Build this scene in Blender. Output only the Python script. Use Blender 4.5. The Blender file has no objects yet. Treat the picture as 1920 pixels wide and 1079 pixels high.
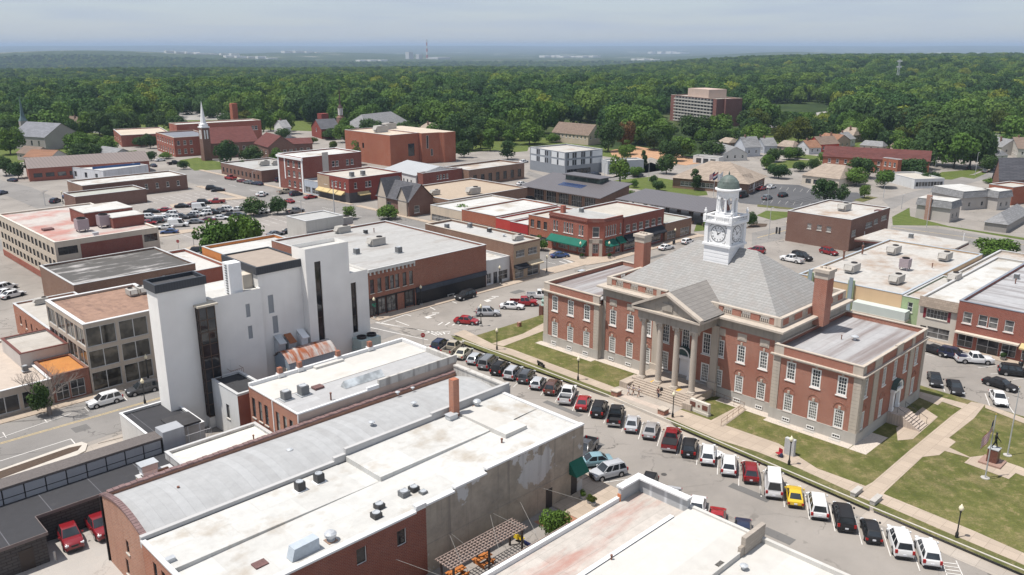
import bpy,bmesh,math,random
import numpy as np
from mathutils import Vector,Matrix
rad=math.radians
RND=random.Random(11)
S=bpy.context.scene
COL=S.collection
# ---------------------------------------------------------------- camera, sky, sun, exposure
F_PX,PITCH,YAW,CAM_H=1567.0,rad(16.158),rad(45.47),50.0
cam_d=bpy.data.cameras.new('camera')
cam=bpy.data.objects.new('camera',cam_d)
COL.objects.link(cam)
cam.location=(0,0,CAM_H)
cam.rotation_euler=(math.pi/2-PITCH,0,YAW-math.pi/2)
cam_d.sensor_width=36.0
cam_d.lens=36.0*F_PX/1920.0
cam_d.clip_start=1.0
cam_d.clip_end=120000.0
S.camera=cam
SUN_EL,SUN_AZ=rad(68),math.atan2(0.51,-0.86)     # direction TO the sun (grid x, y)
sd=Vector((math.cos(SUN_EL)*math.cos(SUN_AZ),math.cos(SUN_EL)*math.sin(SUN_AZ),math.sin(SUN_EL)))
sun_d=bpy.data.lights.new('sun','SUN')
sun_d.energy=4.3
sun_d.angle=rad(0.55)
sun_d.color=(1.0,0.952,0.885)
sun=bpy.data.objects.new('sun',sun_d)
COL.objects.link(sun)
sun.rotation_euler=sd.to_track_quat('Z','Y').to_euler()
sun.location=(0,0,300)
W=bpy.data.worlds.new('World')
S.world=W
W.use_nodes=True
wt=W.node_tree
bg=wt.nodes['Background']
sky=wt.nodes.new('ShaderNodeTexSky')
sky.sky_type='NISHITA'
sky.sun_disc=False
sky.sun_elevation=SUN_EL
sky.sun_rotation=math.atan2(sd.x,sd.y)
sky.altitude=250
sky.air_density=1.0
sky.dust_density=1.0
sky.ozone_density=1.0
# thin veils of high cloud low over the horizon
tc=wt.nodes.new('ShaderNodeTexCoord')
mp=wt.nodes.new('ShaderNodeMapping');mp.inputs['Scale'].default_value=(2.2,2.2,26.0)
nz=wt.nodes.new('ShaderNodeTexNoise');nz.inputs['Scale'].default_value=2.6;nz.inputs['Detail'].default_value=6
rp=wt.nodes.new('ShaderNodeMapRange');rp.inputs[1].default_value=0.42;rp.inputs[2].default_value=0.8;rp.inputs[3].default_value=0.7;rp.inputs[4].default_value=0.97
mx=wt.nodes.new('ShaderNodeMix');mx.data_type='RGBA'
sx_=wt.nodes.new('ShaderNodeSeparateXYZ');er=wt.nodes.new('ShaderNodeMapRange');er.inputs[1].default_value=0.08;er.inputs[2].default_value=0.4
vm=wt.nodes.new('ShaderNodeMix');vm.data_type='RGBA';vm.inputs[6].default_value=(2.75,3.2,3.95,1);vm.inputs[7].default_value=(2.9,3.1,3.5,1)
wt.links.new(tc.outputs['Generated'],sx_.inputs[0]);wt.links.new(sx_.outputs[2],er.inputs[0]);wt.links.new(er.outputs[0],vm.inputs[0]);wt.links.new(vm.outputs[2],mx.inputs[7])
wt.links.new(tc.outputs['Generated'],mp.inputs[0]);wt.links.new(mp.outputs[0],nz.inputs[0])
wt.links.new(nz.outputs[0],rp.inputs[0]);wt.links.new(rp.outputs[0],mx.inputs[0])
wt.links.new(sky.outputs[0],mx.inputs[6]);wt.links.new(mx.outputs[2],bg.inputs[0])
bg.inputs[1].default_value=0.135
S.view_settings.view_transform='Standard'
S.view_settings.look='None'
S.view_settings.exposure=0.3
S.view_settings.gamma=1.0
S.render.engine='CYCLES'
cy=S.cycles
cy.max_bounces=6;cy.diffuse_bounces=2;cy.glossy_bounces=2;cy.transmission_bounces=2
cy.transparent_max_bounces=6;cy.volume_bounces=0
cy.use_denoising=True
cy.use_adaptive_sampling=True;cy.adaptive_threshold=0.015
cy.sample_clamp_indirect=4.0
cy.caustics_reflective=False;cy.caustics_refractive=False
# ---------------------------------------------------------------- photograph pixel -> point on a level plane
_ct,_st=math.cos(PITCH),math.sin(PITCH)
_sy,_cy=math.sin(YAW),math.cos(YAW)
def ray(px,py):
 x=(px-960)/F_PX;y=-(py-539.5)/F_PX
 r,fw,u=x,_ct+y*_st,-_st+y*_ct
 return (r*_sy+fw*_cy,-r*_cy+fw*_sy,u)
def P(p,z=0.0):
 d=ray(*p);t=(z-CAM_H)/d[2]
 return (d[0]*t,d[1]*t)
def zat(p,xy):
 d=ray(*p);s=math.hypot(*xy)/math.hypot(d[0],d[1])
 return CAM_H+d[2]*s
def hgt(base,top_y,z=0.0):
 return zat((base[0],top_y),P(base,z))
def tile(x0,y0,s=3.84):
 return lambda u,v:(x0+u/s,y0+v/s)
A1,A2,A3,A4=(tile(x,60) for x in (0,480,960,1420))
B1,B2,B3,B4=(tile(x,320) for x in (0,480,960,1420))
C1,C2,C3,C4=(tile(x,560) for x in (0,480,960,1420))
D1,D2,D3,D4=(tile(x,798) for x in (0,480,960,1420))
# ---------------------------------------------------------------- materials
MATS={}
class NT:
 def __init__(s,name):
  s.m=bpy.data.materials.new(name);s.m.use_nodes=True
  s.t=s.m.node_tree;s.b=s.t.nodes['Principled BSDF']
 def n(s,typ,*ins,**props):
  nd=s.t.nodes.new('ShaderNode'+typ)
  for k,v in props.items():
   if hasattr(nd,k):setattr(nd,k,v)
  for i,v in enumerate(ins):
   if v is None:continue
   s.set(nd.inputs[i],v)
  return nd
 def set(s,sock,v):
  if isinstance(v,bpy.types.NodeSocket):s.t.links.new(v,sock)
  elif isinstance(v,bpy.types.Node):s.t.links.new(v.outputs[0],sock)
  else:
   if isinstance(v,(tuple,list)) and len(v)==3 and len(sock.default_value)==4:v=(*v,1)
   sock.default_value=v
 def mix(s,fac,a,b,mode='MIX'):
  nd=s.t.nodes.new('ShaderNodeMix');nd.data_type='RGBA';nd.blend_type=mode
  s.set(nd.inputs[0],fac);s.set(nd.inputs[6],a);s.set(nd.inputs[7],b)
  return nd.outputs[2]
 def math(s,op,a,b=None,c=None):
  nd=s.t.nodes.new('ShaderNodeMath');nd.operation=op
  s.set(nd.inputs[0],a)
  if b is not None:s.set(nd.inputs[1],b)
  if c is not None:s.set(nd.inputs[2],c)
  return nd.outputs[0]
 def rng(s,v,a,b,lo=0.0,hi=1.0):
  nd=s.n('MapRange',v,a,b,lo,hi);return nd.outputs[0]
 def pos(s,scale=(1,1,1),rot=0.0,obj=False):
  src=s.n('TexCoord').outputs['Object'] if obj else s.n('NewGeometry').outputs['Position']
  mp_=s.n('Mapping',src);mp_.inputs['Scale'].default_value=scale;mp_.inputs['Rotation'].default_value=(0,0,rot)
  return mp_.outputs[0]
 def noise(s,vec,scale,detail=4,rough=0.55):
  nd=s.n('TexNoise',vec);nd.inputs['Scale'].default_value=scale;nd.inputs['Detail'].default_value=detail
  nd.inputs['Roughness'].default_value=rough
  return nd.outputs[0]
 def bump(s,h,strength=0.3,dist=0.05):
  nd=s.n('Bump');nd.inputs['Strength'].default_value=strength;nd.inputs['Distance'].default_value=dist
  s.set(nd.inputs['Height'],h);s.t.links.new(nd.outputs[0],s.b.inputs['Normal'])
 def out(s,col,rough=0.7,spec=0.3,metal=0.0):
  s.set(s.b.inputs['Base Color'],col);s.set(s.b.inputs['Roughness'],rough)
  s.set(s.b.inputs['Specular IOR Level'],spec);s.set(s.b.inputs['Metallic'],metal)
  return s.m
def cached(fn):
 def w(name,*a,**k):
  if name not in MATS:MATS[name]=fn(name,*a,**k)
  return MATS[name]
 return w
def sc3(c,k):return tuple(max(0,min(1,v*k)) for v in c)
@cached
def m_plain(name,col=(.5,.5,.5),rough=.7,var=.12,scale=.6,spec=.3,metal=0.0,obj=False):
 t=NT(name);v=t.pos(obj=obj)
 f=t.math('ADD',t.math('MULTIPLY',t.noise(v,scale),.6),t.math('MULTIPLY',t.noise(v,scale*9,3),.4))
 return t.out(t.mix(t.rng(f,.3,.7),sc3(col,1-var),sc3(col,1+var)),rough,spec,metal)
@cached
def m_wall(name,col=(.6,.6,.58),stain=(.3,.28,.25),amt=.35,rough=.85,joint=None):
 """plaster, concrete or painted block: blotches and streaks that run down"""
 t=NT(name);v=t.pos()
 big=t.noise(v,.25,5);run=t.noise(t.pos((1.3,1.3,.09)),1.0,5)
 c=t.mix(t.rng(big,.3,.72),sc3(col,.93),sc3(col,1.05))
 f=t.math('MULTIPLY',t.rng(run,.5,.78),amt)
 c=t.mix(f,c,stain)
 c=t.mix(t.math('MULTIPLY',t.rng(t.noise(v,1.1,6),.56,.75),amt*.6),c,sc3(stain,1.2))
 if joint:
  sp=t.n('SeparateXYZ',v);br=t.n('TexBrick',t.n('CombineXYZ',t.math('ADD',sp.outputs[0],sp.outputs[1]),sp.outputs[2]));br.offset=0
  br.inputs['Scale'].default_value=1;br.inputs['Brick Width'].default_value=joint[0];br.inputs['Row Height'].default_value=joint[1];br.inputs['Mortar Size'].default_value=.03
  br.inputs['Color1'].default_value=(1,1,1,1);br.inputs['Color2'].default_value=(.95,.95,.95,1);br.inputs['Mortar'].default_value=(.78,.77,.76,1)
  c=t.mix(1.0,c,br.outputs[0],'MULTIPLY')
 return t.out(c,rough,.25)
@cached
def m_brick(name,col=(.32,.10,.06),dark=(.2,.06,.04),mortar=(.4,.3,.25),stain=.25,k=1.0):
 t=NT(name);p_=t.n('NewGeometry').outputs['Position']
 sp=t.n('SeparateXYZ',p_);cb=t.n('CombineXYZ',t.math('ADD',sp.outputs[0],sp.outputs[1]),sp.outputs[2])
 br=t.n('TexBrick',cb)
 br.inputs['Color1'].default_value=(*col,1);br.inputs['Color2'].default_value=(*dark,1);br.inputs['Mortar'].default_value=(*mortar,1)
 br.inputs['Scale'].default_value=k;br.inputs['Mortar Size'].default_value=.02;br.inputs['Brick Width'].default_value=.42;br.inputs['Row Height'].default_value=.15
 br.inputs['Bias'].default_value=-.25
 c=t.mix(t.rng(t.noise(p_,.22,5),.35,.7),br.outputs[0],sc3(col,.78),'MIX')
 c=t.mix(.5,br.outputs[0],c)
 run=t.noise(t.pos((1.1,1.1,.12)),1.0,5)
 c=t.mix(t.math('MULTIPLY',t.rng(run,.52,.8),stain),c,sc3(dark,.6))
 t.bump(br.outputs['Fac'],.25,.02)
 return t.out(c,.9,.2)
@cached
def m_roof(name,col=(.7,.7,.68),stain=(.4,.3,.22),amt=.5,thr=.55,streak=(.12,.12),seam=(6.0,2.0),seamc=.8,rough=.8,fine=.1,rot=0.0):
 """flat roof membrane: sheets with seams, ponding stains, grime"""
 t=NT(name);v=t.pos((streak[0],streak[1],.12),rot);w=t.pos()
 n1=t.noise(v,1.0,7,.62);n2=t.noise(w,.9,5,.65)
 c=t.mix(t.rng(n2,.3,.7),sc3(col,1-fine),sc3(col,1+fine*.6))
 c=t.mix(t.math('MULTIPLY',t.rng(n1,thr,thr+.16),amt),c,stain)
 c=t.mix(t.math('MULTIPLY',t.rng(t.noise(w,.35,6,.7),.6,.74),amt*.55),c,sc3(stain,.75))
 if seam:
  br=t.n('TexBrick',w);br.inputs['Scale'].default_value=1.0;br.inputs['Brick Width'].default_value=seam[0];br.inputs['Row Height'].default_value=seam[1]
  br.inputs['Mortar Size'].default_value=.05;br.inputs['Mortar Smooth'].default_value=.4
  br.inputs['Color1'].default_value=(1,1,1,1);br.inputs['Color2'].default_value=(.9,.895,.89,1);br.inputs['Mortar'].default_value=(seamc,seamc,seamc,1)
  c=t.mix(1.0,c,br.outputs[0],'MULTIPLY')
 c=t.mix(t.rng(t.noise(w,6.0,3),.62,.75,0,.25),c,sc3(col,.55))
 return t.out(c,rough,.25)
@cached
def m_shingle(name,col=(.2,.19,.18),var=.18,row=.45,rough=.9,blot=None):
 t=NT(name);p_=t.n('NewGeometry').outputs['Position']
 sp=t.n('SeparateXYZ',p_);cb=t.n('CombineXYZ',t.math('ADD',sp.outputs[0],sp.outputs[1]),t.math('MULTIPLY',sp.outputs[2],1.3))
 br=t.n('TexBrick',cb);br.inputs['Scale'].default_value=1;br.inputs['Brick Width'].default_value=row*1.6;br.inputs['Row Height'].default_value=row
 br.inputs['Mortar Size'].default_value=.03;br.inputs['Color1'].default_value=(*sc3(col,1+var),1);br.inputs['Color2'].default_value=(*sc3(col,1-var),1)
 br.inputs['Mortar'].default_value=(*sc3(col,.72),1)
 c=t.mix(t.math('MULTIPLY',t.rng(t.noise(p_,.5,6,.7),.45,.68),.5),br.outputs[0],blot or sc3(col,.8))
 return t.out(c,rough,.2)
@cached
def m_seam(name,col=(.3,.3,.3),axis='X',step=.5,dark=.6,rough=.5,metal=.0,rust=None):
 """standing-seam or corrugated sheet; axis = the direction across the ribs"""
 t=NT(name);p_=t.n('NewGeometry').outputs['Position'];sp=t.n('SeparateXYZ',p_)
 a=sp.outputs['XYZ'.index(axis)]
 f=t.math('FRACT',t.math('DIVIDE',a,step));f=t.math('ABSOLUTE',t.math('SUBTRACT',f,.5))
 c=t.mix(t.rng(f,.36,.47),col,sc3(col,dark))
 c=t.mix(t.rng(t.noise(t.pos((.3,.3,.3)),1.0,5),.4,.7,0,.35),c,sc3(col,.8))
 if rust:c=t.mix(t.rng(t.noise(t.pos((1.2,.25,.3)),1.0,6),.42,.6),c,rust)
 t.bump(f,.3,.03)
 return t.out(c,rough,.4,metal)
@cached
def m_asphalt(name,col=(.2,.2,.2),patch=.16,cracks=.5,tint=(.27,.25,.23),wheel=None):
 t=NT(name);w=t.pos()
 c=t.mix(t.rng(t.noise(w,.07,6,.6),.35,.68),sc3(col,1-patch),sc3(col,1+patch))
 c=t.mix(t.rng(t.noise(w,.4,6,.7),.5,.75,0,.45),c,tint)
 c=t.mix(t.rng(t.noise(w,.8,5,.7),.6,.78,0,.5),c,sc3(col,.62))
 c=t.mix(t.rng(t.noise(w,14,2),.35,.65,0,.22),c,sc3(col,.6))
 c=t.mix(t.rng(t.noise(w,.55,2),.67,.76,0,.55),c,sc3(col,.4))
 if wheel:
  sp=t.n('SeparateXYZ',t.n('NewGeometry').outputs['Position'])
  f=t.math('FRACT',t.math('DIVIDE',t.math('SUBTRACT',sp.outputs['XY'.index(wheel[0])],wheel[1]),wheel[2]))
  f=t.math('ABSOLUTE',t.math('SUBTRACT',f,.5))
  c=t.mix(t.math('MULTIPLY',t.rng(f,.18,.02),t.rng(t.noise(w,.2,4),.3,.7,.1,.5)),c,sc3(col,.7))
 if cracks:
  d=t.noise(w,.5,4);dv=t.n('VectorMath',w,t.n('CombineXYZ',t.math('MULTIPLY',d,5.0),t.math('MULTIPLY',d,-4.0)));dv.operation='ADD'
  vo=t.n('TexVoronoi',dv.outputs[0]);vo.feature='DISTANCE_TO_EDGE';vo.inputs['Scale'].default_value=.11
  f=t.math('MULTIPLY',t.rng(vo.outputs[0],.012,.004),t.rng(t.noise(w,.1,3),.42,.6))
  c=t.mix(t.math('MULTIPLY',f,cracks),c,sc3(col,.35))
 return t.out(c,.9,.25)
@cached
def m_slab(name,col=(.5,.45,.4),size=(1.6,1.6),joint=.72,var=.08,rot=0.0):
 t=NT(name);w=t.pos(rot=rot)
 br=t.n('TexBrick',w);br.offset=0.0
 br.inputs['Scale'].default_value=1;br.inputs['Brick Width'].default_value=size[0];br.inputs['Row Height'].default_value=size[1]
 br.inputs['Mortar Size'].default_value=.025;br.inputs['Color1'].default_value=(*sc3(col,1+var),1);br.inputs['Color2'].default_value=(*sc3(col,1-var),1)
 br.inputs['Mortar'].default_value=(*sc3(col,joint),1)
 c=t.mix(t.rng(t.noise(w,.3,6,.65),.42,.75,0,.4),br.outputs[0],sc3(col,.72))
 c=t.mix(t.rng(t.noise(w,2.2,5,.65),.55,.75,0,.35),c,sc3(col,.68))
 return t.out(c,.88,.25)
@cached
def m_grass(name,a=(.085,.115,.03),b=(.14,.15,.05),dry=(.24,.2,.1),dryamt=.5,mow=2.4,rot=0.0):
 t=NT(name);w=t.pos(rot=rot)
 c=t.mix(t.rng(t.noise(w,.35,5),.35,.65),a,b)
 sp=t.n('SeparateXYZ',w);f=t.math('FRACT',t.math('DIVIDE',t.math('ADD',sp.outputs[0],t.math('MULTIPLY',t.noise(w,.3),1.2)),mow))
 c=t.mix(t.rng(t.math('ABSOLUTE',t.math('SUBTRACT',f,.5)),.15,.35,0,.4),c,sc3(a,.72))
 c=t.mix(t.math('MULTIPLY',t.rng(t.noise(w,.22,7,.72),.46,.68),dryamt),c,dry)
 c=t.mix(t.rng(t.noise(w,.06,4),.42,.62,0,.45),c,sc3(b,1.15))
 c=t.mix(t.rng(t.noise(w,5.0,3),.4,.7,0,.45),c,sc3(a,.55))
 c=t.mix(t.rng(t.noise(w,1.3,8,.78),.36,.66,.45,1),sc3(a,.6),c)
 c=t.mix(t.math('MULTIPLY',t.rng(t.noise(w,.7,8,.8),.54,.66),dryamt*.8),c,dry)
 t.bump(t.noise(w,9,2),.5,.05)
 return t.out(c,.95,.1)
@cached
def m_glass(name,col=(.03,.035,.04),rough=.06,var=.5,spec=.6):
 t=NT(name);w=t.pos()
 c=t.mix(t.rng(t.noise(w,.55,2),.45,.62),col,sc3(col,1+var*2))
 if 'window' in name or 'shop' in name:      # some panes have pale blinds drawn behind them
  rd=t.n('ObjectInfo').outputs['Random']
  c=t.mix(t.math('MULTIPLY',t.rng(rd,.55,.6),t.rng(t.noise(w,.9,1),.42,.55,.1,.55)),c,(.3,.29,.27))
 return t.out(c,rough,spec)
@cached
def m_paint(name,col=(.5,.5,.5),rough=.28):
 t=NT(name);t.out(col,rough,.5,0.0)
 t.b.inputs['Coat Weight'].default_value=.6;t.b.inputs['Coat Roughness'].default_value=.06
 return t.m
# ---------------------------------------------------------------- meshes and objects
def link(o):
 COL.objects.link(o);return o
def tag(o,label=None,cat=None,group=None,kind=None):
 for k,v in (('label',label),('category',cat),('group',group),('kind',kind)):
  if v:o[k]=v
 return o
def thing(name,label,cat,loc=(0,0,0),group=None,rz=0.0):
 o=link(bpy.data.objects.new(name,None));o.location=loc;o.rotation_euler=(0,0,rz)
 o.empty_display_size=.3
 return tag(o,label,cat,group)
class MB:
 def __init__(s):s.v=[];s.f=[];s.mi=[]
 def face(s,pts,mi=0):
  i=len(s.v);s.v.extend(pts);s.f.append(tuple(range(i,i+len(pts))));s.mi.append(mi)
 def mesh(s,vs,fs,mi=0):
  i=len(s.v);s.v.extend(vs);s.f.extend(tuple(k+i for k in f) for f in fs);s.mi.extend([mi]*len(fs))
 def box(s,x0,x1,y0,y1,z0,z1,mi=0,bottom=True,top=True):
  v=[(x0,y0,z0),(x1,y0,z0),(x1,y1,z0),(x0,y1,z0),(x0,y0,z1),(x1,y0,z1),(x1,y1,z1),(x0,y1,z1)]
  f=[(0,1,5,4),(1,2,6,5),(2,3,7,6),(3,0,4,7)]
  if bottom:f.append((3,2,1,0))
  if top:f.append((4,5,6,7))
  s.mesh(v,f,mi);return s
 def fbox(s,fr,u0,u1,n0,n1,z0,z1,mi=0):
  """box in a facade frame: u along the wall, n inward (negative = proud)"""
  v=[fr(u,n,z) for z in (z0,z1) for (u,n) in ((u0,n0),(u1,n0),(u1,n1),(u0,n1))]
  s.mesh(v,[(0,1,5,4),(1,2,6,5),(2,3,7,6),(3,0,4,7),(3,2,1,0),(4,5,6,7)],mi);return s
 def prism(s,pts,z0,z1,mi=0,bottom=False):
  n=len(pts)
  a=sum(pts[i][0]*pts[(i+1)%n][1]-pts[(i+1)%n][0]*pts[i][1] for i in range(n))
  if a<0:pts=pts[::-1]
  v=[(x,y,z0) for x,y in pts]+[(x,y,z1) for x,y in pts]
  f=[(i,(i+1)%n,n+(i+1)%n,n+i) for i in range(n)]+[tuple(range(n,2*n))]
  if bottom:f.append(tuple(range(n-1,-1,-1)))
  s.mesh(v,f,mi);return s
 def poly(s,pts,z,mi=0):
  n=len(pts)
  a=sum(pts[i][0]*pts[(i+1)%n][1]-pts[(i+1)%n][0]*pts[i][1] for i in range(n))
  if a<0:pts=pts[::-1]
  s.face([(x,y,z) for x,y in pts],mi);return s
 def ring(s,x0,x1,y0,y1,t,z0,z1,mi=0):
  """four butted walls round a rectangle"""
  s.box(x0,x1,y0,y0+t,z0,z1,mi);s.box(x0,x1,y1-t,y1,z0,z1,mi)
  s.box(x0,x0+t,y0+t,y1-t,z0,z1,mi);s.box(x1-t,x1,y0+t,y1-t,z0,z1,mi);return s
 def tube(s,p,q,r,n=6,r2=None,mi=0,cap=True):
  p=Vector(p);q=Vector(q);d=(q-p)
  if d.length<1e-6:return s
  d.normalize();a=d.orthogonal().normalized();b=d.cross(a);r2=r if r2 is None else r2
  v=[]
  for c,rr in ((p,r),(q,r2)):
   for i in range(n):
    w=2*math.pi*i/n;v.append(tuple(c+a*(rr*math.cos(w))+b*(rr*math.sin(w))))
  f=[(i,(i+1)%n,n+(i+1)%n,n+i) for i in range(n)]
  if cap:f+=[tuple(range(n-1,-1,-1)),tuple(range(n,2*n))]
  s.mesh(v,f,mi);return s
 def lathe(s,c,prof,n=12,mi=0):
  v=[];f=[];k=len(prof)
  for (r,z) in prof:
   for i in range(n):
    w=2*math.pi*(i+.5)/n;v.append((c[0]+r*math.cos(w),c[1]+r*math.sin(w),c[2]+z))
  for j in range(k-1):
   for i in range(n):f.append((j*n+i,j*n+(i+1)%n,(j+1)*n+(i+1)%n,(j+1)*n+i))
  f.append(tuple(range(n-1,-1,-1)));f.append(tuple(range((k-1)*n,k*n)))
  s.mesh(v,f,mi);return s
 def wall(s,fr,u0,u1,z0,z1,holes=(),depth=.18,mi=0,rmi=None):
  """a wall face in a facade frame with real openings (u0,u1,z0,z1) and their reveals"""
  us=sorted({u0,u1,*[h[0] for h in holes],*[h[1] for h in holes]});zs=sorted({z0,z1,*[h[2] for h in holes],*[h[3] for h in holes]})
  us=[u for u in us if u0-1e-6<=u<=u1+1e-6];zs=[z for z in zs if z0-1e-6<=z<=z1+1e-6]
  for a,b in zip(us,us[1:]):
   run=None
   for c,d in zip(zs,zs[1:]):
    m,k=(a+b)/2,(c+d)/2
    if any(h[0]<m<h[1] and h[2]<k<h[3] for h in holes):
     if run is not None:s.face([fr(a,0,run),fr(b,0,run),fr(b,0,c),fr(a,0,c)],mi);run=None
    elif run is None:run=c
   if run is not None:s.face([fr(a,0,run),fr(b,0,run),fr(b,0,z1),fr(a,0,z1)],mi)
  r=mi if rmi is None else rmi
  for (a,b,c,d) in [h[:4] for h in holes]:
   s.face([fr(a,0,c),fr(a,0,d),fr(a,depth,d),fr(a,depth,c)],r)
   s.face([fr(b,0,d),fr(b,0,c),fr(b,depth,c),fr(b,depth,d)],r)
   s.face([fr(b,0,c),fr(a,0,c),fr(a,depth,c),fr(b,depth,c)],r)
   s.face([fr(a,0,d),fr(b,0,d),fr(b,depth,d),fr(a,depth,d)],r)
  return s
 def data(s,name,mats,off=(0,0,0),smooth=False):
  me=bpy.data.meshes.new(name)
  v=np.array(s.v,dtype=np.float64).reshape(-1,3)-np.array(off)
  me.from_pydata(v.tolist(),[],s.f)
  for m in (mats if isinstance(mats,(list,tuple)) else [mats]):me.materials.append(m)
  if any(s.mi):me.polygons.foreach_set('material_index',s.mi)
  if smooth:me.polygons.foreach_set('use_smooth',[True]*len(s.f))
  me.update();return me
 def build(s,name,mats,parent=None,smooth=False,base=None):
  """parent roots are never rotated here, so world points minus the root's place are local points"""
  off=tuple(parent.location) if parent else (base or (0,0,0))
  o=link(bpy.data.objects.new(name,s.data(name,mats,off,smooth)))
  if parent:o.parent=parent
  else:o.location=off
  return o
def build_each(mb,name,mats,parent):
 """every separate piece of a mesh builder becomes a part of its own"""
 lead={}
 def find(i):
  while lead.get(i,i)!=i:i=lead[i]
  return i
 for f in mb.f:
  for a in f[1:]:lead[find(a)]=find(f[0])
 by={}
 for f,mi in zip(mb.f,mb.mi):by.setdefault(find(f[0]),[]).append((f,mi))
 for fs in by.values():
  q=MB();ids=sorted({i for f,_ in fs for i in f});ix={v:k for k,v in enumerate(ids)}
  q.mesh([mb.v[i] for i in ids],[tuple(ix[i] for i in f) for f,_ in fs]);q.mi=[m for _,m in fs];q.build(name,mats,parent)
def frame(x,y,ang):
 """facade frame: origin, u runs along ang, n points 90 deg to the left (inward)"""
 c,s_=math.cos(ang),math.sin(ang)
 fr=lambda u,n,z:(x+u*c-n*s_,y+u*s_+n*c,z)
 fr.ang=ang
 return fr
def copy_tree(o,parent=None):
 c=o.copy();COL.objects.link(c)
 if parent:c.parent=parent
 for ch in o.children:copy_tree(ch,c)
 return c
WIN={}
def window(parent,fr,u0,u1,z0,z1,style='plain',glass=None,depth=.16):
 """one window: pane mesh + frame (sub-part); meshes shared between equal windows"""
 w,h=round(u1-u0,2),round(z1-z0,2)
 glass=glass or m_glass('window_glass')
 key=(w,h,style,glass.name)
 if key not in WIN:
  cols,rows,fw,mw,fm,sill=STY[style]
  g=MB();g.face([(0,0,0),(w,0,0),(w,0,h),(0,0,h)])
  f=MB();d0,d1=-.07,-.004
  if fw:
   f.box(0,fw,d0,d1,0,h);f.box(w-fw,w,d0,d1,0,h);f.box(fw,w-fw,d0,d1,0,fw);f.box(fw,w-fw,d0,d1,h-fw,h)
   for i in range(1,cols):
    x=fw+(w-2*fw)*i/cols;f.box(x-mw/2,x+mw/2,d0+.02,d1,fw,h-fw)
   for j in range(1,rows):
    z=fw+(h-2*fw)*j/rows;f.box(fw,w-fw,d0+.025,d1-.004,z-mw/2,z+mw/2)
  k=MB()
  if sill:k.box(-.1,w+.1,-depth-.1,-.075,-.14,-.004)
  WIN[key]=(g.data('pane',glass),f.data('frame',fm()) if fw else None,k.data('sill',fm() if sill==1 else m_wall('stone_sill',(.52,.49,.44),amt=.2)) if sill else None)
 g,f,k=WIN[key]
 loc=Vector(fr(u0,depth,z0))-parent.location
 o=link(bpy.data.objects.new('window',g));o.parent=parent;o.location=loc;o.rotation_euler=(0,0,fr.ang)
 for nm,me in (('frame',f),('sill',k)):
  if me:c=link(bpy.data.objects.new(nm,me));c.parent=o
 return o
white_trim=lambda:m_plain('white_trim',(.78,.77,.74),.5,.05)
dark_trim=lambda:m_plain('dark_trim',(.05,.045,.045),.5,.1)
bronze_trim=lambda:m_plain('bronze_trim',(.09,.06,.045),.5,.1)
alu_trim=lambda:m_plain('aluminium_trim',(.5,.5,.5),.4,.08)
#       cols rows frame mullion material sill
STY={'plain':(1,1,.08,.06,dark_trim,0),'white':(1,2,.09,.07,white_trim,1),'sash':(1,2,.07,.06,dark_trim,2),'court':(4,6,.2,.055,white_trim,1),'court2':(3,5,.2,.055,white_trim,1),
    'strip':(4,1,.06,.08,dark_trim,0),'glass':(1,1,0,0,dark_trim,0),'shop':(2,2,.09,.07,alu_trim,0),'shopd':(2,2,.09,.08,dark_trim,0),'tall':(1,3,.07,.07,bronze_trim,0),
    'block':(6,2,.05,.03,white_trim,2),'curtain':(2,9,.1,.12,bronze_trim,0),'bay':(2,1,.1,.12,alu_trim,0),'bay3':(2,3,.1,.1,alu_trim,0),'small':(1,1,.05,.05,white_trim,0),'base':(3,1,.1,.05,white_trim,0)}
def row(n,u0,u1,w,z0,z1):
 """n windows of width w spread evenly between u0 and u1"""
 g=(u1-u0)/n
 return [(u0+g*(i+.5)-w/2,u0+g*(i+.5)+w/2,z0,z1) for i in range(n)]
# ---------------------------------------------------------------- shared building helpers
def onX(p,x):
 d=ray(*p);t=x/d[0];return (d[1]*t,CAM_H+d[2]*t)      # -> y, z
def onY(p,y):
 d=ray(*p);t=y/d[1];return (d[0]*t,CAM_H+d[2]*t)      # -> x, z
LAWN=0.4
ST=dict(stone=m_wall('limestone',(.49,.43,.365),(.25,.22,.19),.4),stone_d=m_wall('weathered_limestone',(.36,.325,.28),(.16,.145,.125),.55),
    white=m_plain('white_painted_wood',(.8,.8,.8),.5,.05),conc=m_wall('concrete',(.45,.43,.40),(.26,.24,.22),.35),
    coping=m_plain('metal_coping',(.5,.5,.5),.5,.1),cream=m_wall('cream_plaster',(.58,.52,.44),amt=.3),dark=m_plain('dark_bronze',(.035,.03,.03),.5,.2),
    black=m_plain('black_paint',(.02,.02,.022),.45,.2),iron=m_plain('black_iron',(.03,.03,.03),.5,.2),steel=m_plain('grey_steel',(.42,.43,.44),.45,.1),
    galv=m_plain('galvanised_metal',(.5,.52,.54),.4,.14,metal=.25),bigdark=m_glass('dark_glass',(.018,.018,.02)))
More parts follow.
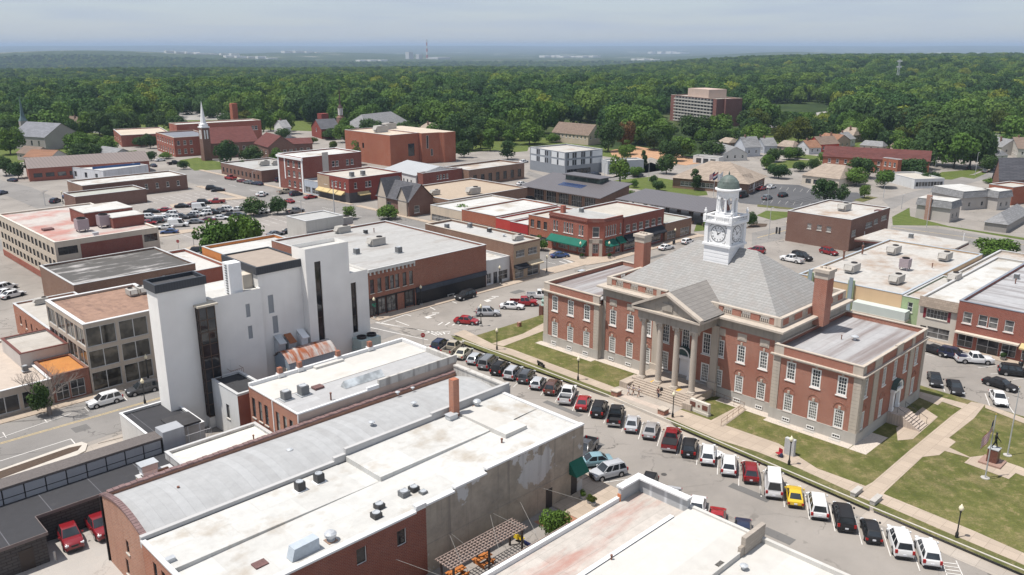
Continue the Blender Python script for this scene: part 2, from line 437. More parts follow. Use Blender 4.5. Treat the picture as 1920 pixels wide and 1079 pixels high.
class Flat:
 """flat-roofed building on the town grid: L face looks down -x, R face looks down -y"""
 def __init__(s,name,label,x0,x1,y0,y1,h,wall,roof,cat='building',par=.6,pt=.32,cop=None,L=(),R=(),style='plain',depth=.16,z0=0.0,glass=None,group=None,roofz=None,wallR=None):
  s.x0,s.x1,s.y0,s.y1,s.h=x0,x1,y0,y1,h
  s.root=r=thing(name,label,cat,(x0,y0,0),group)
  s.fl=frame(x0,y1,-math.pi/2);s.fr=frame(x0,y0,0.0)
  fb=frame(x1,y0,math.pi/2);fk=frame(x1,y1,math.pi)
  top=h-par if par else h
  m=MB();m.wall(s.fl,0,y1-y0,z0,top,[w for w in L],depth)
  m.wall(s.fr,0,x1-x0,z0,top,[w for w in R],depth,mi=1 if wallR else 0)
  m.wall(fb,0,y1-y0,z0,top);m.wall(fk,0,x1-x0,z0,top)
  m.build('wall',[wall,wallR] if wallR else wall,r)
  s.roofz=top-.05 if roofz is None else roofz
  rf=MB();rf.face([(x0+.02,y0+.02,s.roofz),(x1-.02,y0+.02,s.roofz),(x1-.02,y1-.02,s.roofz),(x0+.02,y1-.02,s.roofz)])
  rf.build('roof',roof,r)
  if par:
   pm=MB();pm.ring(x0,x1,y0,y1,pt,top,h-.1);pm.build('parapet',[wall],r)
   cm=MB();cm.ring(x0-.05,x1+.05,y0-.05,y1+.05,pt+.1,h-.1,h);cm.build('coping',cop or ST['coping'],r)
  for fr,ws in ((s.fl,L),(s.fr,R)):
   for w in ws:window(r,fr,*w[:4],w[4] if len(w)>4 else style,glass,depth)
def rect(c,l,r,h):
 """near, left and right roof corners in the photograph -> x0, x1, y0, y1 on the level h"""
 a,b,d=P(c,h),P(l,h),P(r,h)
 return a[0],d[0],a[1],b[1]
def arch(m,fr,uc,z,r,w,n0,n1,k=10,mi=0):
 """half-ring in a facade frame"""
 for i in range(k):
  a,b=math.pi*i/k,math.pi*(i+1)/k
  q=[(uc+rr*math.cos(t),z+rr*math.sin(t)) for t in (a,b) for rr in (r,r+w)]
  v=[fr(u,n,zz) for n in (n0,n1) for (u,zz) in (q[0],q[1],q[3],q[2])]
  m.mesh(v,[(3,2,1,0),(4,5,6,7),(0,1,5,4),(1,2,6,5),(2,3,7,6),(3,0,4,7)],mi)
# ================================================================ the courthouse
def courthouse():
 brick=m_brick('courthouse_brick',(.37,.128,.084),(.26,.088,.058),(.42,.32,.26),.25)
 stone,sd_,white=ST['stone'],ST['stone_d'],ST['white']
 foot=m_wall('pale_foundation',(.44,.415,.38),(.26,.235,.21),.35)
 z0,zf,zc,zp=LAWN-.1,1.95,9.9,11.2
 WX,CX,YR,YRi,YLi,YL,BX=100.3,101.3,38.9,51.0,81.9,94.1,121.6
 root=thing('courthouse','red brick courthouse with columned portico, grey hipped roof and white clock tower','courthouse',(WX,YR,0))
 win_l,win_u=(1.95,4.6),(6.55,9.2)
 def quoin(m,fr,u0,u1,za,zb):
  z=za
  while z<zb-.2:
   m.fbox(fr,u0,u1,-.09,.02,z,min(z+.46,zb));z+=.5
  m.fbox(fr,u0+.01,u1-.01,-.05,.02,za,zb)
 wallm,fd,qm,cor,par,cop,pan,key=(MB() for _ in range(8))
 def arc1(*a):q=MB();arch(q,*a);q.build('window_arch',m_brick('arch_brick',(.34,.13,.085),(.25,.095,.065),(.35,.27,.22)),root)
 def ledge(fr,u0,u1,z,out,mm=cor,t=.35):
  mm.fbox(fr,u0-out,u1+out,-out,.0,z-t*.45,z);mm.fbox(fr,u0-out*.6,u1+out*.6,-out*.6,.0,z-t,z-t*.45)
 # wings: front (L) faces
 for (ya,yb) in ((YLi,YL),(YR,YRi)):
  fr=frame(WX,yb,-math.pi/2);w=yb-ya
  hs=[(c-.68,c+.68,*zz) for c in (2.55,6.1,9.65) for zz in (win_l,win_u)]
  hs=[(a,b,max(c,zf+.001),d) for a,b,c,d in hs]
  wallm.wall(fr,0,w,zf,zc-.35,hs,.2)
  fd.fbox(fr,-.1,w+.1,-.1,.0,z0,zf)
  for u in (2.55,6.1,9.65):
   window(root,fr,u-.68,u+.68,zf+.001,win_l[1],'court',None,.12);window(root,fr,u-.68,u+.68,*win_u,'court2',None,.12)
   arc1(fr,u,win_l[1]+.15,.76,.13,-.05,.0);key.fbox(fr,u-.16,u+.16,-.12,-.0,win_l[1]+.08,win_l[1]+.5);key.fbox(fr,u-.15,u+.15,-.1,.0,win_u[1],zc-.36)
   fd.fbox(fr,u-.75,u+.75,-.75,-.1,z0,z0+.16)
  quoin(qm,fr,0,1.0,zf,zc-.36);quoin(qm,fr,w-1.0,w,zf,zc-.36)
  par.fbox(fr,1.3,w-1.3,0,.3,zc,zp-.12)
  cop.fbox(fr,0,1.3,-.02,.32,zc,zp-.12);cop.fbox(fr,w-1.3,w,-.02,.32,zc,zp-.12)
 # basement lights
 for (ya,yb) in ((YLi,YL),(YR,YRi),(YRi,YLi)):
  x=CX if yb-ya>20 else WX
  fr=frame(x-.105,yb,-math.pi/2)
  for u in ((2.55,6.1,9.65) if yb-ya<20 else (2.1,5.6,25.3,28.8)):
   window(root,fr,u-.55,u+.55,.62,1.12,'base',ST['bigdark'],-.012)
 # wing end (R) face and the rest of the shell
 frR=frame(WX,YR,0.0);W_=BX-WX
 ue=[onY(R1_(u,v),YR)[0]-WX for u,v in ((265,612),(388,545),(460,502),(528,457),(605,392))]
 ul=[ue[0],ue[1],ue[3]-.3,ue[4]]
 hs=[(u-.6,u+.6,*win_u) for u in ue]+[(u-.6,u+.6,zf+.001,win_l[1]) for u in (ul[0],ul[1],ul[3])]
 dc=(ue[2]+ul[2])/2-.9
 door_h=(dc-.85,dc+.85,zf-.35+.36,4.5)
 wallm.wall(frR,0,W_,zf,zc-.35,hs+[door_h],.2);fd.fbox(frR,0.0,W_,-.1,.0,z0,zf)
 for h in hs:window(root,frR,*h,'court' if h[2]<3 else 'court2',None,.12)
 for u in ul:arc1(frR,u,win_l[1]+.15,.7,.2,-.07,.0)
 for u in ue:key.fbox(frR,u-.15,u+.15,-.1,.0,win_u[1],zc-.36)
 for (a,b) in ((.0,1.0),((ue[0]+ue[1])/2-.75,(ue[0]+ue[1])/2+.75),((ue[3]+ue[4])/2-.75,(ue[3]+ue[4])/2+.75),(W_-1.0,W_)):
  quoin(qm,frR,a,b,zf,zc-.36)
 for a,b in ((1.2,ue[0]+2.0),(ue[1]-1.6,dc-1.0),(dc+1.0,ue[3]+1.5),(ue[4]-1.5,W_-1.2)):par.fbox(frR,a,b,.02,.3,zc,zp-.12)
 cop.fbox(frR,.02,W_-.02,.05,.33,zc,zp-.13)
 cop.fbox(frR,dc-1.0,dc+1.0,-.1,.34,zc,zp+.15);cop.fbox(frR,ue[0]+2.0,ue[1]-1.6,-.1,.34,zc,zp-.1);cop.fbox(frR,ue[3]+1.5,ue[4]-1.5,-.1,.34,zc,zp-.1)
 frL=frame(BX,YL,math.pi);wallm.wall(frL,0,W_,z0,zc-.35);par.fbox(frL,.02,W_-.02,0,.3,zc,zp-.12)
 frB=frame(BX,YR,math.pi/2);wallm.wall(frB,0,YL-YR,z0,zc-.35);par.fbox(frB,.35,12,.0,.3,zc,zp-.12);par.fbox(frB,YL-YR-12.1,YL-YR-.35,.0,.3,zc,zp-.12)
 for fr,w in ((frame(WX,YL,-math.pi/2),12.2),(frame(WX,YRi,-math.pi/2),12.1)):ledge(fr,0,w,zc,.42)
 for fr in (frR,frL):cor.fbox(fr,.0,W_,-.42,.0,zc-.16,zc-.003);cor.fbox(fr,.0,W_,-.25,.0,zc-.35,zc-.163)
 for m_,y0_,y1_ in ((cop,YR,YRi),(cop,YLi,YL)):
  m_.ring(WX-.06,BX+.06,y0_-.06,y1_+.06,.44,zp-.12,zp)
  wallm.box(WX+.32,BX-.32,y0_+.33,y1_-.33,zc-.5,zc+.45)
 # jog walls between wings and centre
 wallm.box(WX+.01,CX+.5,YLi-.004,YLi+.3,zf,zc-.36);wallm.box(WX+.01,CX+.5,YRi-.3,YRi+.004,zf,zc-.36)
 fd.box(WX-.09,CX+.5,YLi-.1,YLi+.3,z0,zf-.002);qm.box(WX-.06,WX+.98,YLi-.08,YLi+.1,zf,zc-.37)
 roofs=MB()
 for a,b in ((YR+.3,YRi-.1),(YLi+.1,YL-.3)):roofs.face([(WX+.3,a,zc+.5),(BX-.3,a,zc+.5),(BX-.3,b,zc+.5),(WX+.3,b,zc+.5)])
 build_each(roofs,'wing_roof',m_roof('courthouse_wing_roof',(.39,.385,.39),(.2,.16,.15),.8,.47,(.03,.55),(9,2.2),.8),root)
 # centre block
 fr=frame(CX,YLi,-math.pi/2);Wc=YLi-YRi
 zb,ze,zm=11.2,12.45,12.9
 cu=(2.1,5.6,9.0,21.9,25.3,28.8);cp=(12.4,16.0,19.6)
 hs=[(u-.68,u+.68,zf+.001,win_l[1]) for u in cu]+[(u-.68,u+.68,*win_u) for u in cu]+[(u-.72,u+.72,6.3,9.6) for u in cp]+[(cp[0]-.7,cp[0]+.7,zf+.001,4.9),(cp[2]-.7,cp[2]+.7,zf+.001,4.9),(15.0,17.0,1.96,4.9)]
 wallm.wall(fr,0,Wc,zf,zb,hs,.2);fd.fbox(fr,-.0,Wc,-.1,.0,z0,zf-.003)
 for h in hs[:-1]:window(root,fr,*h,'court' if h[2]<3 else 'court2',None,.12)
 for u in cu:
  arc1(fr,u,win_l[1]+.15,.76,.13,-.05,.0);key.fbox(fr,u-.16,u+.16,-.12,.0,win_l[1]+.08,win_l[1]+.5);key.fbox(fr,u-.14,u+.14,-.1,.0,win_u[1],win_u[1]+.45)
  pan.fbox(fr,u-.72,u+.72,-.05,.0,9.85,10.9);pan.fbox(fr,u-.5,u+.5,-.09,-.05,10.02,10.72)
 quoin(qm,fr,0.02,.6,zf,zb-.01);quoin(qm,fr,Wc-.6,Wc-.02,zf,zb-.01)
 ent=MB()
 ent.box(CX-.05,BX,YRi-.05,YLi+.05,zb,ze)
 wallm.box(CX+.3,BX-.05,YRi+.02,YLi-.02,zc,zb)
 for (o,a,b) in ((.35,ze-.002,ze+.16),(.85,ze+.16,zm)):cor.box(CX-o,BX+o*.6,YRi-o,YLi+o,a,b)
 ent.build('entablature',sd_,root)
 # balustrade round the roof
 bal,bp=MB(),MB()
 bx,by0,by1,bt=CX+.5,YRi+.25,YLi-.25,14.3
 def run(fr,u0,u1,pattern):
  bal.fbox(fr,u0,u1,0,.5,zm,13.12);bal.fbox(fr,u0,u1,-.04,.54,bt-.2,bt)
  k=(u1-u0)/sum(p[1] for p in pattern);u=u0
  for t,w_ in pattern:
   w_*=k
   if t=='s':bal.fbox(fr,u,u+w_,-.06,.56,13.12,bt-.2)
   elif t=='b':bp.fbox(fr,u,u+w_,.03,.45,13.12,bt-.2)
   else:
    n_=max(2,int(w_/.3))
    for i in range(n_):
     c=fr(u+w_*(i+.5)/n_,.12,13.12);bal.lathe(c,[(.09,0),(.12,.25),(.055,.6),(.09,.98)],6)
   u+=w_
 half=[('s',1.3),('b',1.0),('o',2.0),('b',1.8),('o',2.0),('b',1.8),('o',2.0),('b',.9),('s',1.0),('b',1.4)]
 run(frame(bx,by1,-math.pi/2),0,11.6,half);run(frame(bx,by1,-math.pi/2),18.8,by1-by0,half[::-1])
 side=[('b',1.8),('o',1.8),('b',2.2),('o',1.8),('b',1.4),('s',1.2),('b',1.4),('o',1.8),('b',2.2),('o',1.8),('b',1.5),('s',1.0)]
 run(frame(bx,by0,0.0),.5,BX-bx,side);run(frame(BX,by1,math.pi),0,BX-bx-.5,side)
 run(frame(BX,by0,math.pi/2),.5,by1-by0-.5,half+half)
 bal.build('balustrade',stone,root);build_each(bp,'parapet_panel',brick,root)
 # main hipped roof
 ex0,ex1,ey0,ey1,ez=bx+.45,BX-.4,by0+.45,by1-.45,13.15
 rz_,rx,ry0,ry1=20.4,(bx+BX)/2+.1,YRi+10.2,YLi-10.2
 hip=MB();a,b,c,d=(ex0,ey0,ez),(ex1,ey0,ez),(ex1,ey1,ez),(ex0,ey1,ez);e,f=(rx,ry0,rz_),(rx,ry1,rz_)
 hip.face([d,a,e,f]);hip.face([a,b,e]);hip.face([b,c,f,e]);hip.face([c,d,f])
 slate=m_shingle('grey_slate',(.31,.305,.295),.08,.36,blot=(.28,.25,.23))
 hip.build('hipped_roof',slate,root)
 # portico
 PX,py=96.9,65.95
 po=MB();po.box(95.9,CX-.1,py-5.6,py+5.6,LAWN-.1,1.6)
 for i in range(6):po.box(95.9-.36*(6-i),95.9-.36*(5-i),py-4.9,py+4.9,LAWN-.1,LAWN+.2*(i+.0)+.2*0+.02)
 for s_ in (-1,1):po.box(93.9,97.6,py+s_*5.6-.75,py+s_*5.6+.75,LAWN-.1,1.32)
 po.build('portico_steps',m_slab('pale_stone_steps',(.42,.355,.295),(1.5,.36)),root)
 for u in (-4.4,-1.46,1.46,4.4):
  cm=MB();c=(PX,py+u,1.6)
  cm.box(PX-.62,PX+.62,py+u-.62,py+u+.62,1.6,1.78)
  cm.lathe(c,[(.6,.18),(.6,.32),(.5,.42),(.46,.5),(.46,4.0),(.4,8.7),(.4,8.75),(.5,8.85),(.43,8.95),(.47,9.35)],16)
  cm.box(PX-.6,PX+.6,py+u-.6,py+u+.6,10.95,11.2)
  for sx in (-1,1):
   for sy in (-1,1):cm.lathe((PX+sx*.42,py+u+sy*.42,10.5),[(.05,0),(.16,.15),(.14,.42)],6)
  cm.build('column',stone,root)
 for u in (-5.2,5.2):pil=MB();pil.box(CX-.4,CX-.001,py+u-.55,py+u+.55,LAWN,zb-.001);pil.box(CX-.6,CX-.002,py+u-.7,py+u+.7,LAWN,2.5);pil.build('pilaster',stone,root)
 pe=MB()
 pe.box(96.3,CX-.06,py-5.2,py-4.2,zb,ze);pe.box(96.3,CX-.06,py+4.2,py+5.2,zb,ze);pe.box(96.3,97.5,py-4.2,py+4.2,zb,ze);pe.box(97.5,CX-.06,py-4.2,py+4.2,ze-.3,ze)
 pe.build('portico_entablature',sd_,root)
 co=MB();co.box(95.6,CX-.86,py-5.9,py+5.9,ze+.16,zm-.004);co.box(95.95,CX-.36,py-5.5,py+5.5,ze,ze+.158)
 hw,ap=5.95,15.75
 for s_ in (-1,1):
  v=[]
  for x in (95.6,96.5):
   for (yy,zz) in ((hw,zm),(hw,zm+.36),(0,ap+.36),(0,ap)):v.append((x,py+s_*yy,zz))
  fs=[(0,1,2,3),(7,6,5,4),(0,4,5,1),(1,5,6,2),(3,2,6,7),(0,3,7,4)]
  co.mesh(v,fs)
 co.build('pediment_cornice',stone,root)
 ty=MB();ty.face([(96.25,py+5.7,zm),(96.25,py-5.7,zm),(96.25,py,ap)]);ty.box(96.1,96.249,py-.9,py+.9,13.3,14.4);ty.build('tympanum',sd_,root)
 pr=MB()
 for s_ in (-1,1):
  q=[(96.5,py+s_*hw,zm+.2),(104.6,py+s_*hw,zm+.2),(106.4,py,ap+.3),(96.5,py,ap+.3)]
  pr.face(q if s_<0 else q[::-1])
 pr.build('portico_roof',m_shingle('portico_slate',(.24,.225,.21),.08,.4),root)
 for a in (-2.6,1.0):
  yl=MB();yl.box(96.3,97.3,py+a,py+a+1.5,1.6,1.612);yl.build('tactile_strip',m_plain('tactile_yellow',(.6,.36,.05),.8,.1),root)
 # portico door with broken pediment hood
 def surround(fr,uc,zb_,w,h):
  d=MB()
  for s_ in (-1,1):d.fbox(fr,uc+s_*w/2-.22,uc+s_*w/2+.22,-.45,-.02,zb_,zb_+h);d.fbox(fr,uc+s_*w/2-.3,uc+s_*w/2+.3,-.5,-.02,zb_,zb_+.5)
  d.fbox(fr,uc-w/2-.4,uc+w/2+.4,-.6,-.02,zb_+h,zb_+h+.45);arch(d,fr,uc,zb_+h+.45,w/2-.1,.3,-.65,-.02,8)
  o=d.build('door_surround',white,root)
  k=MB();arch(k,fr,uc,zb_+h+.45,w/2+.2,.06,-.75,-.01,8);arch(k,fr,uc,zb_+h+.45,.02,w/2-.13,-.3,-.01,8)
  kk=k.build('door_hood',m_plain('green_copper',(.07,.11,.1),.6,.25),root)
  g=MB();g.fbox(fr,uc-w/2+.25,uc+w/2-.25,.06,.12,zb_,zb_+h-.02);dd=g.build('door',white,root)
  gl=MB(); 
  for s_ in (-1,1):gl.fbox(fr,uc+s_*.42-.28,uc+s_*.42+.28,.05,.058,zb_+.5,zb_+2.3)
  o=gl.build('door_glass',ST['bigdark'],dd);o.location=(0,0,0)
  o.data.transform(Matrix.Translation(Vector((0,0,0))))
 surround(fr,16.0,1.62,2.3,3.2)
 surround(frR,dc,zf,2.1,2.7)
 st=MB()                      # steps to the side door
 for i in range(8):st.box(WX+dc-1.6-.0,WX+dc+1.3,YR-1.7-.34*(8-i),YR-1.7-.34*(7-i),LAWN-.1,LAWN+.19*(i+1))
 st.box(WX+dc-1.8,WX+dc+1.5,YR-1.7,YR-.1,LAWN-.1,zf-.02)
 st.build('side_steps',m_slab('side_step_stone',(.5,.42,.36),(1.4,.34)),root)
 for ux in (-1.5,1.2):
  rl=MB()
  for i in range(4):q=(WX+dc+ux,YR-4.3+i*1.0,LAWN+.2+i*.5);rl.tube(q,(q[0],q[1],q[2]+.9),.025,5)
  rl.tube((WX+dc+ux,YR-4.4,LAWN+1.05),(WX+dc+ux,YR-1.4,2.85),.03,5);rl.build('handrail',ST['iron'],root)
 for m_,nm,mt in ((wallm,'wall',brick),(fd,'foundation',foot),(qm,'quoin',stone),(cor,'cornice',stone),(par,'parapet',brick),(cop,'coping',stone),(pan,'swag_panel',stone),(key,'keystone',stone)):
  (build_each(m_,nm,mt,root) if nm in ('parapet','swag_panel','keystone','coping') else m_.build(nm,mt,root))
 for i,yy in enumerate((82.1,50.3)):
  ch=MB();x=110.6;ch.box(x,x+2.0,yy-.95,yy+.95,11.5,18.4);ch.box(x-.03,x+2.03,yy-.98,yy+.98,18.4,19.3,1);ch.box(x-.22,x+2.22,yy-1.17,yy+1.17,19.3,19.75,1)
  for k in range(3):ch.lathe((x+1.0,yy-.6+k*.6,19.75),[(.2,0),(.2,.25)],8,1)
  ch.build('chimney',[brick,stone],root)
 # clock tower: part of the courthouse, faces and dome are its sub-parts
 tx,tyy=111.0,66.35
 t=MB();b=2.15
 t.box(tx-b,tx+b,tyy-b,tyy+b,16.5,20.7);t.box(tx-b-.28,tx+b+.28,tyy-b-.28,tyy+b+.28,20.7,21.05)
 for k in range(6):t.box(tx-b-.04,tx+b+.04,tyy-b-.04,tyy+b+.04,17.2+k*.6,17.65+k*.6)
 b2=1.95
 t.box(tx-b2,tx+b2,tyy-b2,tyy+b2,21.05,24.2)
 for sx in (-1,1):
  for sy in (-1,1):t.box(tx+sx*b2-.3,tx+sx*b2+.3,tyy+sy*b2-.3,tyy+sy*b2+.3,21.05,24.0)
 t.box(tx-b2-.25,tx+b2+.25,tyy-b2-.25,tyy+b2+.25,24.0,24.2);t.box(tx-b2-.5,tx+b2+.5,tyy-b2-.5,tyy+b2+.5,24.2,24.45)
 t.lathe((tx,tyy,24.45),[(1.75,0),(1.75,.9),(1.6,1.0),(1.6,1.35)],8)
 for i in range(8):
  w=2*math.pi*(i+.5)/8;t.lathe((tx+1.4*math.cos(w),tyy+1.4*math.sin(w),25.8),[(.24,0),(.2,.2),(.17,2.2),(.26,2.45)],8)
 t.lathe((tx,tyy,28.25),[(1.2,0),(1.62,.0),(1.62,.7),(1.95,.85),(1.95,1.05),(1.6,1.15)],24)
 for i in range(8):                                   # arch spandrels between the lantern columns
  w=2*math.pi*(i+1)/8;fr8=frame(tx+1.42*math.cos(w),tyy+1.42*math.sin(w),w+math.pi/2)
  arch(t,fr8,0,27.75,.33,.3,-.1,.1,6)
 tow=t.build('clock_tower',white,root)
 def sub(m_,nm,mt,smooth=False):
  o=m_.build(nm,mt,root,smooth);o.parent=tow;return o
 rb=MB()
 q=b2+.28
 for sx in (-1,1):
  for sy in (-1,1):
   rb.box(tx+sx*q-.25,tx+sx*q+.25,tyy+sy*q-.25,tyy+sy*q+.25,24.45,25.4);rb.lathe((tx+sx*q,tyy+sy*q,25.4),[(.2,0),(.08,.12),(.2,.35),(.22,.6),(.1,.75),(.12,.85),(.02,1.05)],8)
 for i in range(4):
  f4=frame(tx,tyy,i*math.pi/2)
  rb.fbox(f4,-q+.25,q-.25,-q-.16,-q+.16,24.45,24.62);rb.fbox(f4,-q+.25,q-.25,-q-.18,-q+.18,25.2,25.36)
  for k in range(11):c=f4(-q+.45+k*.35,-q,24.62);rb.lathe(c,[(.05,0),(.08,.2),(.04,.45),(.06,.58)],6)
 sub(rb,'tower_balustrade',white)
 dm=MB();dm.lathe((tx,tyy,29.4),[(1.66,0),(1.66,.12),(1.6,.5),(1.42,1.0),(1.1,1.45),(.65,1.8),(.2,1.98),(.09,2.0),(.14,2.15),(.12,2.25),(.03,2.5)],24)
 for i in range(16):w=math.pi*i/8;dm.tube((tx+1.66*math.cos(w),tyy+1.66*math.sin(w),29.5),(tx+1.44*math.cos(w),tyy+1.44*math.sin(w),30.4),.04,4)
 sub(dm,'dome',m_plain('green_bronze_dome',(.12,.15,.135),.5,.35,.9))
 bel=MB();bel.lathe((tx,tyy,25.8),[(.5,.2),(.45,.5),(.3,.9),(.12,1.1)],12);bel.lathe((tx,tyy,26.9),[(.1,0),(.1,1.4)],6);sub(bel,'bell',m_plain('bell_bronze',(.22,.1,.08),.5,.2))
 dk=m_plain('clock_black',(.03,.03,.035),.5,.1)
 for i,nm in ((0,'R'),(3,'L'),(1,'B'),(2,'K')):
  f4=frame(tx,tyy,i*math.pi/2);zc_=22.6
  cf=MB();n_=28
  pts=[f4(1.18*math.cos(2*math.pi*k/n_),-b2-.06,zc_+1.18*math.sin(2*math.pi*k/n_)) for k in range(n_)];cf.face(pts[::-1] if False else pts)
  cfo=sub(cf,'clock_face',white)
  mk=MB()
  for k in range(n_):
   a_,b_=2*math.pi*k/n_,2*math.pi*(k+1)/n_
   mk.face([f4(r_*math.cos(w_),-b2-.075,zc_+r_*math.sin(w_)) for (r_,w_) in ((1.18,a_),(1.27,a_),(1.27,b_),(1.18,b_))])
  for k in range(12):
   w_=math.pi/6*k;c_,s_=math.cos(w_),math.sin(w_);wd=.055 if k%3 else .08
   for off in ((-.06,.06) if k in (1,2,4,7,8,10) else (0.,)):
    mk.face([f4(r_*c_-t_*s_,-b2-.08,zc_+r_*s_+t_*c_) for (r_,t_) in ((.82,off-wd/2),(1.08,off-wd/2),(1.08,off+wd/2),(.82,off+wd/2))])
  for ang,ln,wd in ((math.pi/2-2*math.pi*(1+55/60)/12,.6,.09),(math.pi/2-2*math.pi*55/60,.95,.06)):
   c_,s_=math.cos(ang),math.sin(ang)
   mk.face([f4(r_*c_-t_*s_,-b2-.09,zc_+r_*s_+t_*c_) for (r_,t_) in ((-.15,-wd),(ln,-wd*.3),(ln,wd*.3),(-.15,wd))])
  for sx in (-1,1):                               # scrollwork corners round the dial
   for sz in (-1,1):
    for (du,dz,ll) in ((1.18,1.32,.5),(1.32,1.05,.4),(.95,1.33,.3)):
     mk.face([f4(sx*du+a_*.06-.0,-b2-.07,zc_+sz*dz+b_*.05*ll*4) for a_,b_ in ((-1,-1),(1,-1),(1,1),(-1,1))])
  sub(mk,'clock_dial',dk)
 return root
R1_=tile(1550,560,3.596)
courthouse()
# ---------------------------------------------------------------- terrain, far country, forest
def terr_z(x,y):
 d=np.hypot(x,y);az=np.degrees(np.arctan2(y,x))-math.degrees(YAW)      # + = left of the view axis
 s=lambda a,b:np.clip((d-a)/(b-a),0,1)
 sm=lambda t:t*t*(3-2*t)
 z=3*np.sin(x*.006+1.3)*np.cos(y*.005)*sm(s(480,900))
 right=np.clip((-az-2)/22,0,1.0);left=np.clip((az-6)/20,0,1)
 z+=sm(s(700,1900))*(25*sm(right)-15-3*left)
 rim=1900+900*sm(right)+200*left
 drop=np.clip((d-rim)/1500,0,1);z=z*(1-sm(drop))-58*sm(drop)
 z+=sm(np.clip((d-3600)/1500,0,1))*14*np.maximum(0,np.sin(x*.0011+y*.0007))*np.clip(1.5-d/9000,0,1)
 hump=np.exp(-((az-27)/9)**2)*np.exp(-((d-6200)/1500)**2)*75+np.exp(-((az-13)/7)**2)*np.exp(-((d-8500)/1500)**2)*45+np.exp(-((az+18)/6)**2)*np.exp(-((d-7600)/900)**2)*55
 z+=hump
 z+=sm(np.clip((d-11000)/14000,0,1))*(92+10*np.sin(az*.35)+6*np.sin(az*.9+1))
 return z
def terrain():
 m=MB()
 rr=np.concatenate([np.array([0,250,480]),np.geomspace(520,4000,46),np.geomspace(4200,42000,70)])
 na=150;aa=np.linspace(YAW-1.15,YAW+1.15,na)
 Rg,Ag=np.meshgrid(rr,aa,indexing='ij')
 X,Y=Rg*np.cos(Ag),Rg*np.sin(Ag)
 Z=terr_z(X,Y)-.02
 # ground also reaches behind the camera
 v=np.stack([X,Y,Z],-1).reshape(-1,3);nr=len(rr)
 f=[(i*na+j,(i+1)*na+j,(i+1)*na+j+1,i*na+j+1) for i in range(nr-1) for j in range(na-1)]
 me=bpy.data.meshes.new('terrain');me.from_pydata(v.tolist(),[],f)
 t=NT('far_country');p_=t.pos()
 n1=t.noise(p_,.0022,9,.68);n2=t.noise(p_,.02,6,.7);n3=t.noise(t.pos((1,1,1),rot=.5),.00045,6,.6)
 c=t.mix(t.rng(n2,.35,.65),(.02,.035,.012),(.05,.075,.025))
 c=t.mix(t.math('MULTIPLY',t.rng(n1,.52,.62),.55),c,(.12,.13,.06))
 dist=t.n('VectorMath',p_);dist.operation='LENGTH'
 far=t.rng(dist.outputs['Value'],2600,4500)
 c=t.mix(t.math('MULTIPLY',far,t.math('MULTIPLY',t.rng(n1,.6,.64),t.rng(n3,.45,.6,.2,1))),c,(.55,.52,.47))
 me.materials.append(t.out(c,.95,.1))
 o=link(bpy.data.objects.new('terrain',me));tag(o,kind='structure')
 me.polygons.foreach_set('use_smooth',[True]*len(me.polygons))
 g=MB();g.poly([(-900,-900),(900,-900),(900,-420),(-900,-420)],-.06)
 b=MB();b.face([(-1500,-1500,-.08),(700,-1500,-.08),(700,900,-.08),(-1500,900,-.08)])
 tag(b.build('ground',m_asphalt('pale_worn_asphalt',(.33,.315,.30),.12,.3,(.38,.35,.31))),kind='structure')
terrain()
# ---- foliage: leaf-clump crowns shared by every tree
def foliage_mat(name,ramp):
 t=NT(name)
 oi=t.n('ObjectInfo')
 cr=t.n('ValToRGB',oi.outputs['Random']);e=cr.color_ramp
 while len(e.elements)<len(ramp):e.elements.new(.5)
 for el,(pos_,c) in zip(e.elements,ramp):el.position=pos_;el.color=(*c,1)
 e.interpolation='CONSTANT' if len(ramp)>5 else 'LINEAR'
 at=t.n('Attribute');at.attribute_name='leaf'
 c=t.mix(t.rng(at.outputs['Fac'],0,1,0,1),sc3_node(t,cr.outputs[0],.42),sc3_node(t,cr.outputs[0],1.6))
 t.out(c,.75,.15)
 tr=t.n('BsdfTranslucent');t.set(tr.inputs[0],c)
 ms=t.n('MixShader',.22);t.t.links.new(t.b.outputs[0],ms.inputs[1]);t.t.links.new(tr.outputs[0],ms.inputs[2])
 t.t.links.new(ms.outputs[0],t.t.nodes['Material Output'].inputs[0])
 return t.m
def sc3_node(t,col,k):
 return t.mix(1.0,col,(k,k,k),'MULTIPLY')
M_LEAF=foliage_mat('foliage',[(0,(0.054,0.113,0.026)),(.16,(0.090,0.158,0.034)),(.3,(0.036,0.079,0.024)),(.42,(0.120,0.186,0.036)),(.55,(0.060,0.111,0.034)),(.66,(0.041,0.088,0.026)),(.76,(0.106,0.169,0.036)),(.86,(0.032,0.068,0.024)),(.92,(0.074,0.136,0.030)),(.97,(0.180,0.215,0.035))])
M_LEAF_Y=foliage_mat('yellow_green_foliage',[(0,(0.063,0.091,0.017)),(1,(0.091,0.099,0.017))])
M_LEAF_D=foliage_mat('dark_foliage',[(0,(0.041,0.080,0.026)),(1,(0.058,0.099,0.029))])
M_LEAF_M=foliage_mat('mid_foliage',[(0,(0.071,0.136,0.026)),(1,(0.102,0.168,0.032))])
M_BARK=m_plain('bark',(.09,.07,.055),.9,.3,3.0)
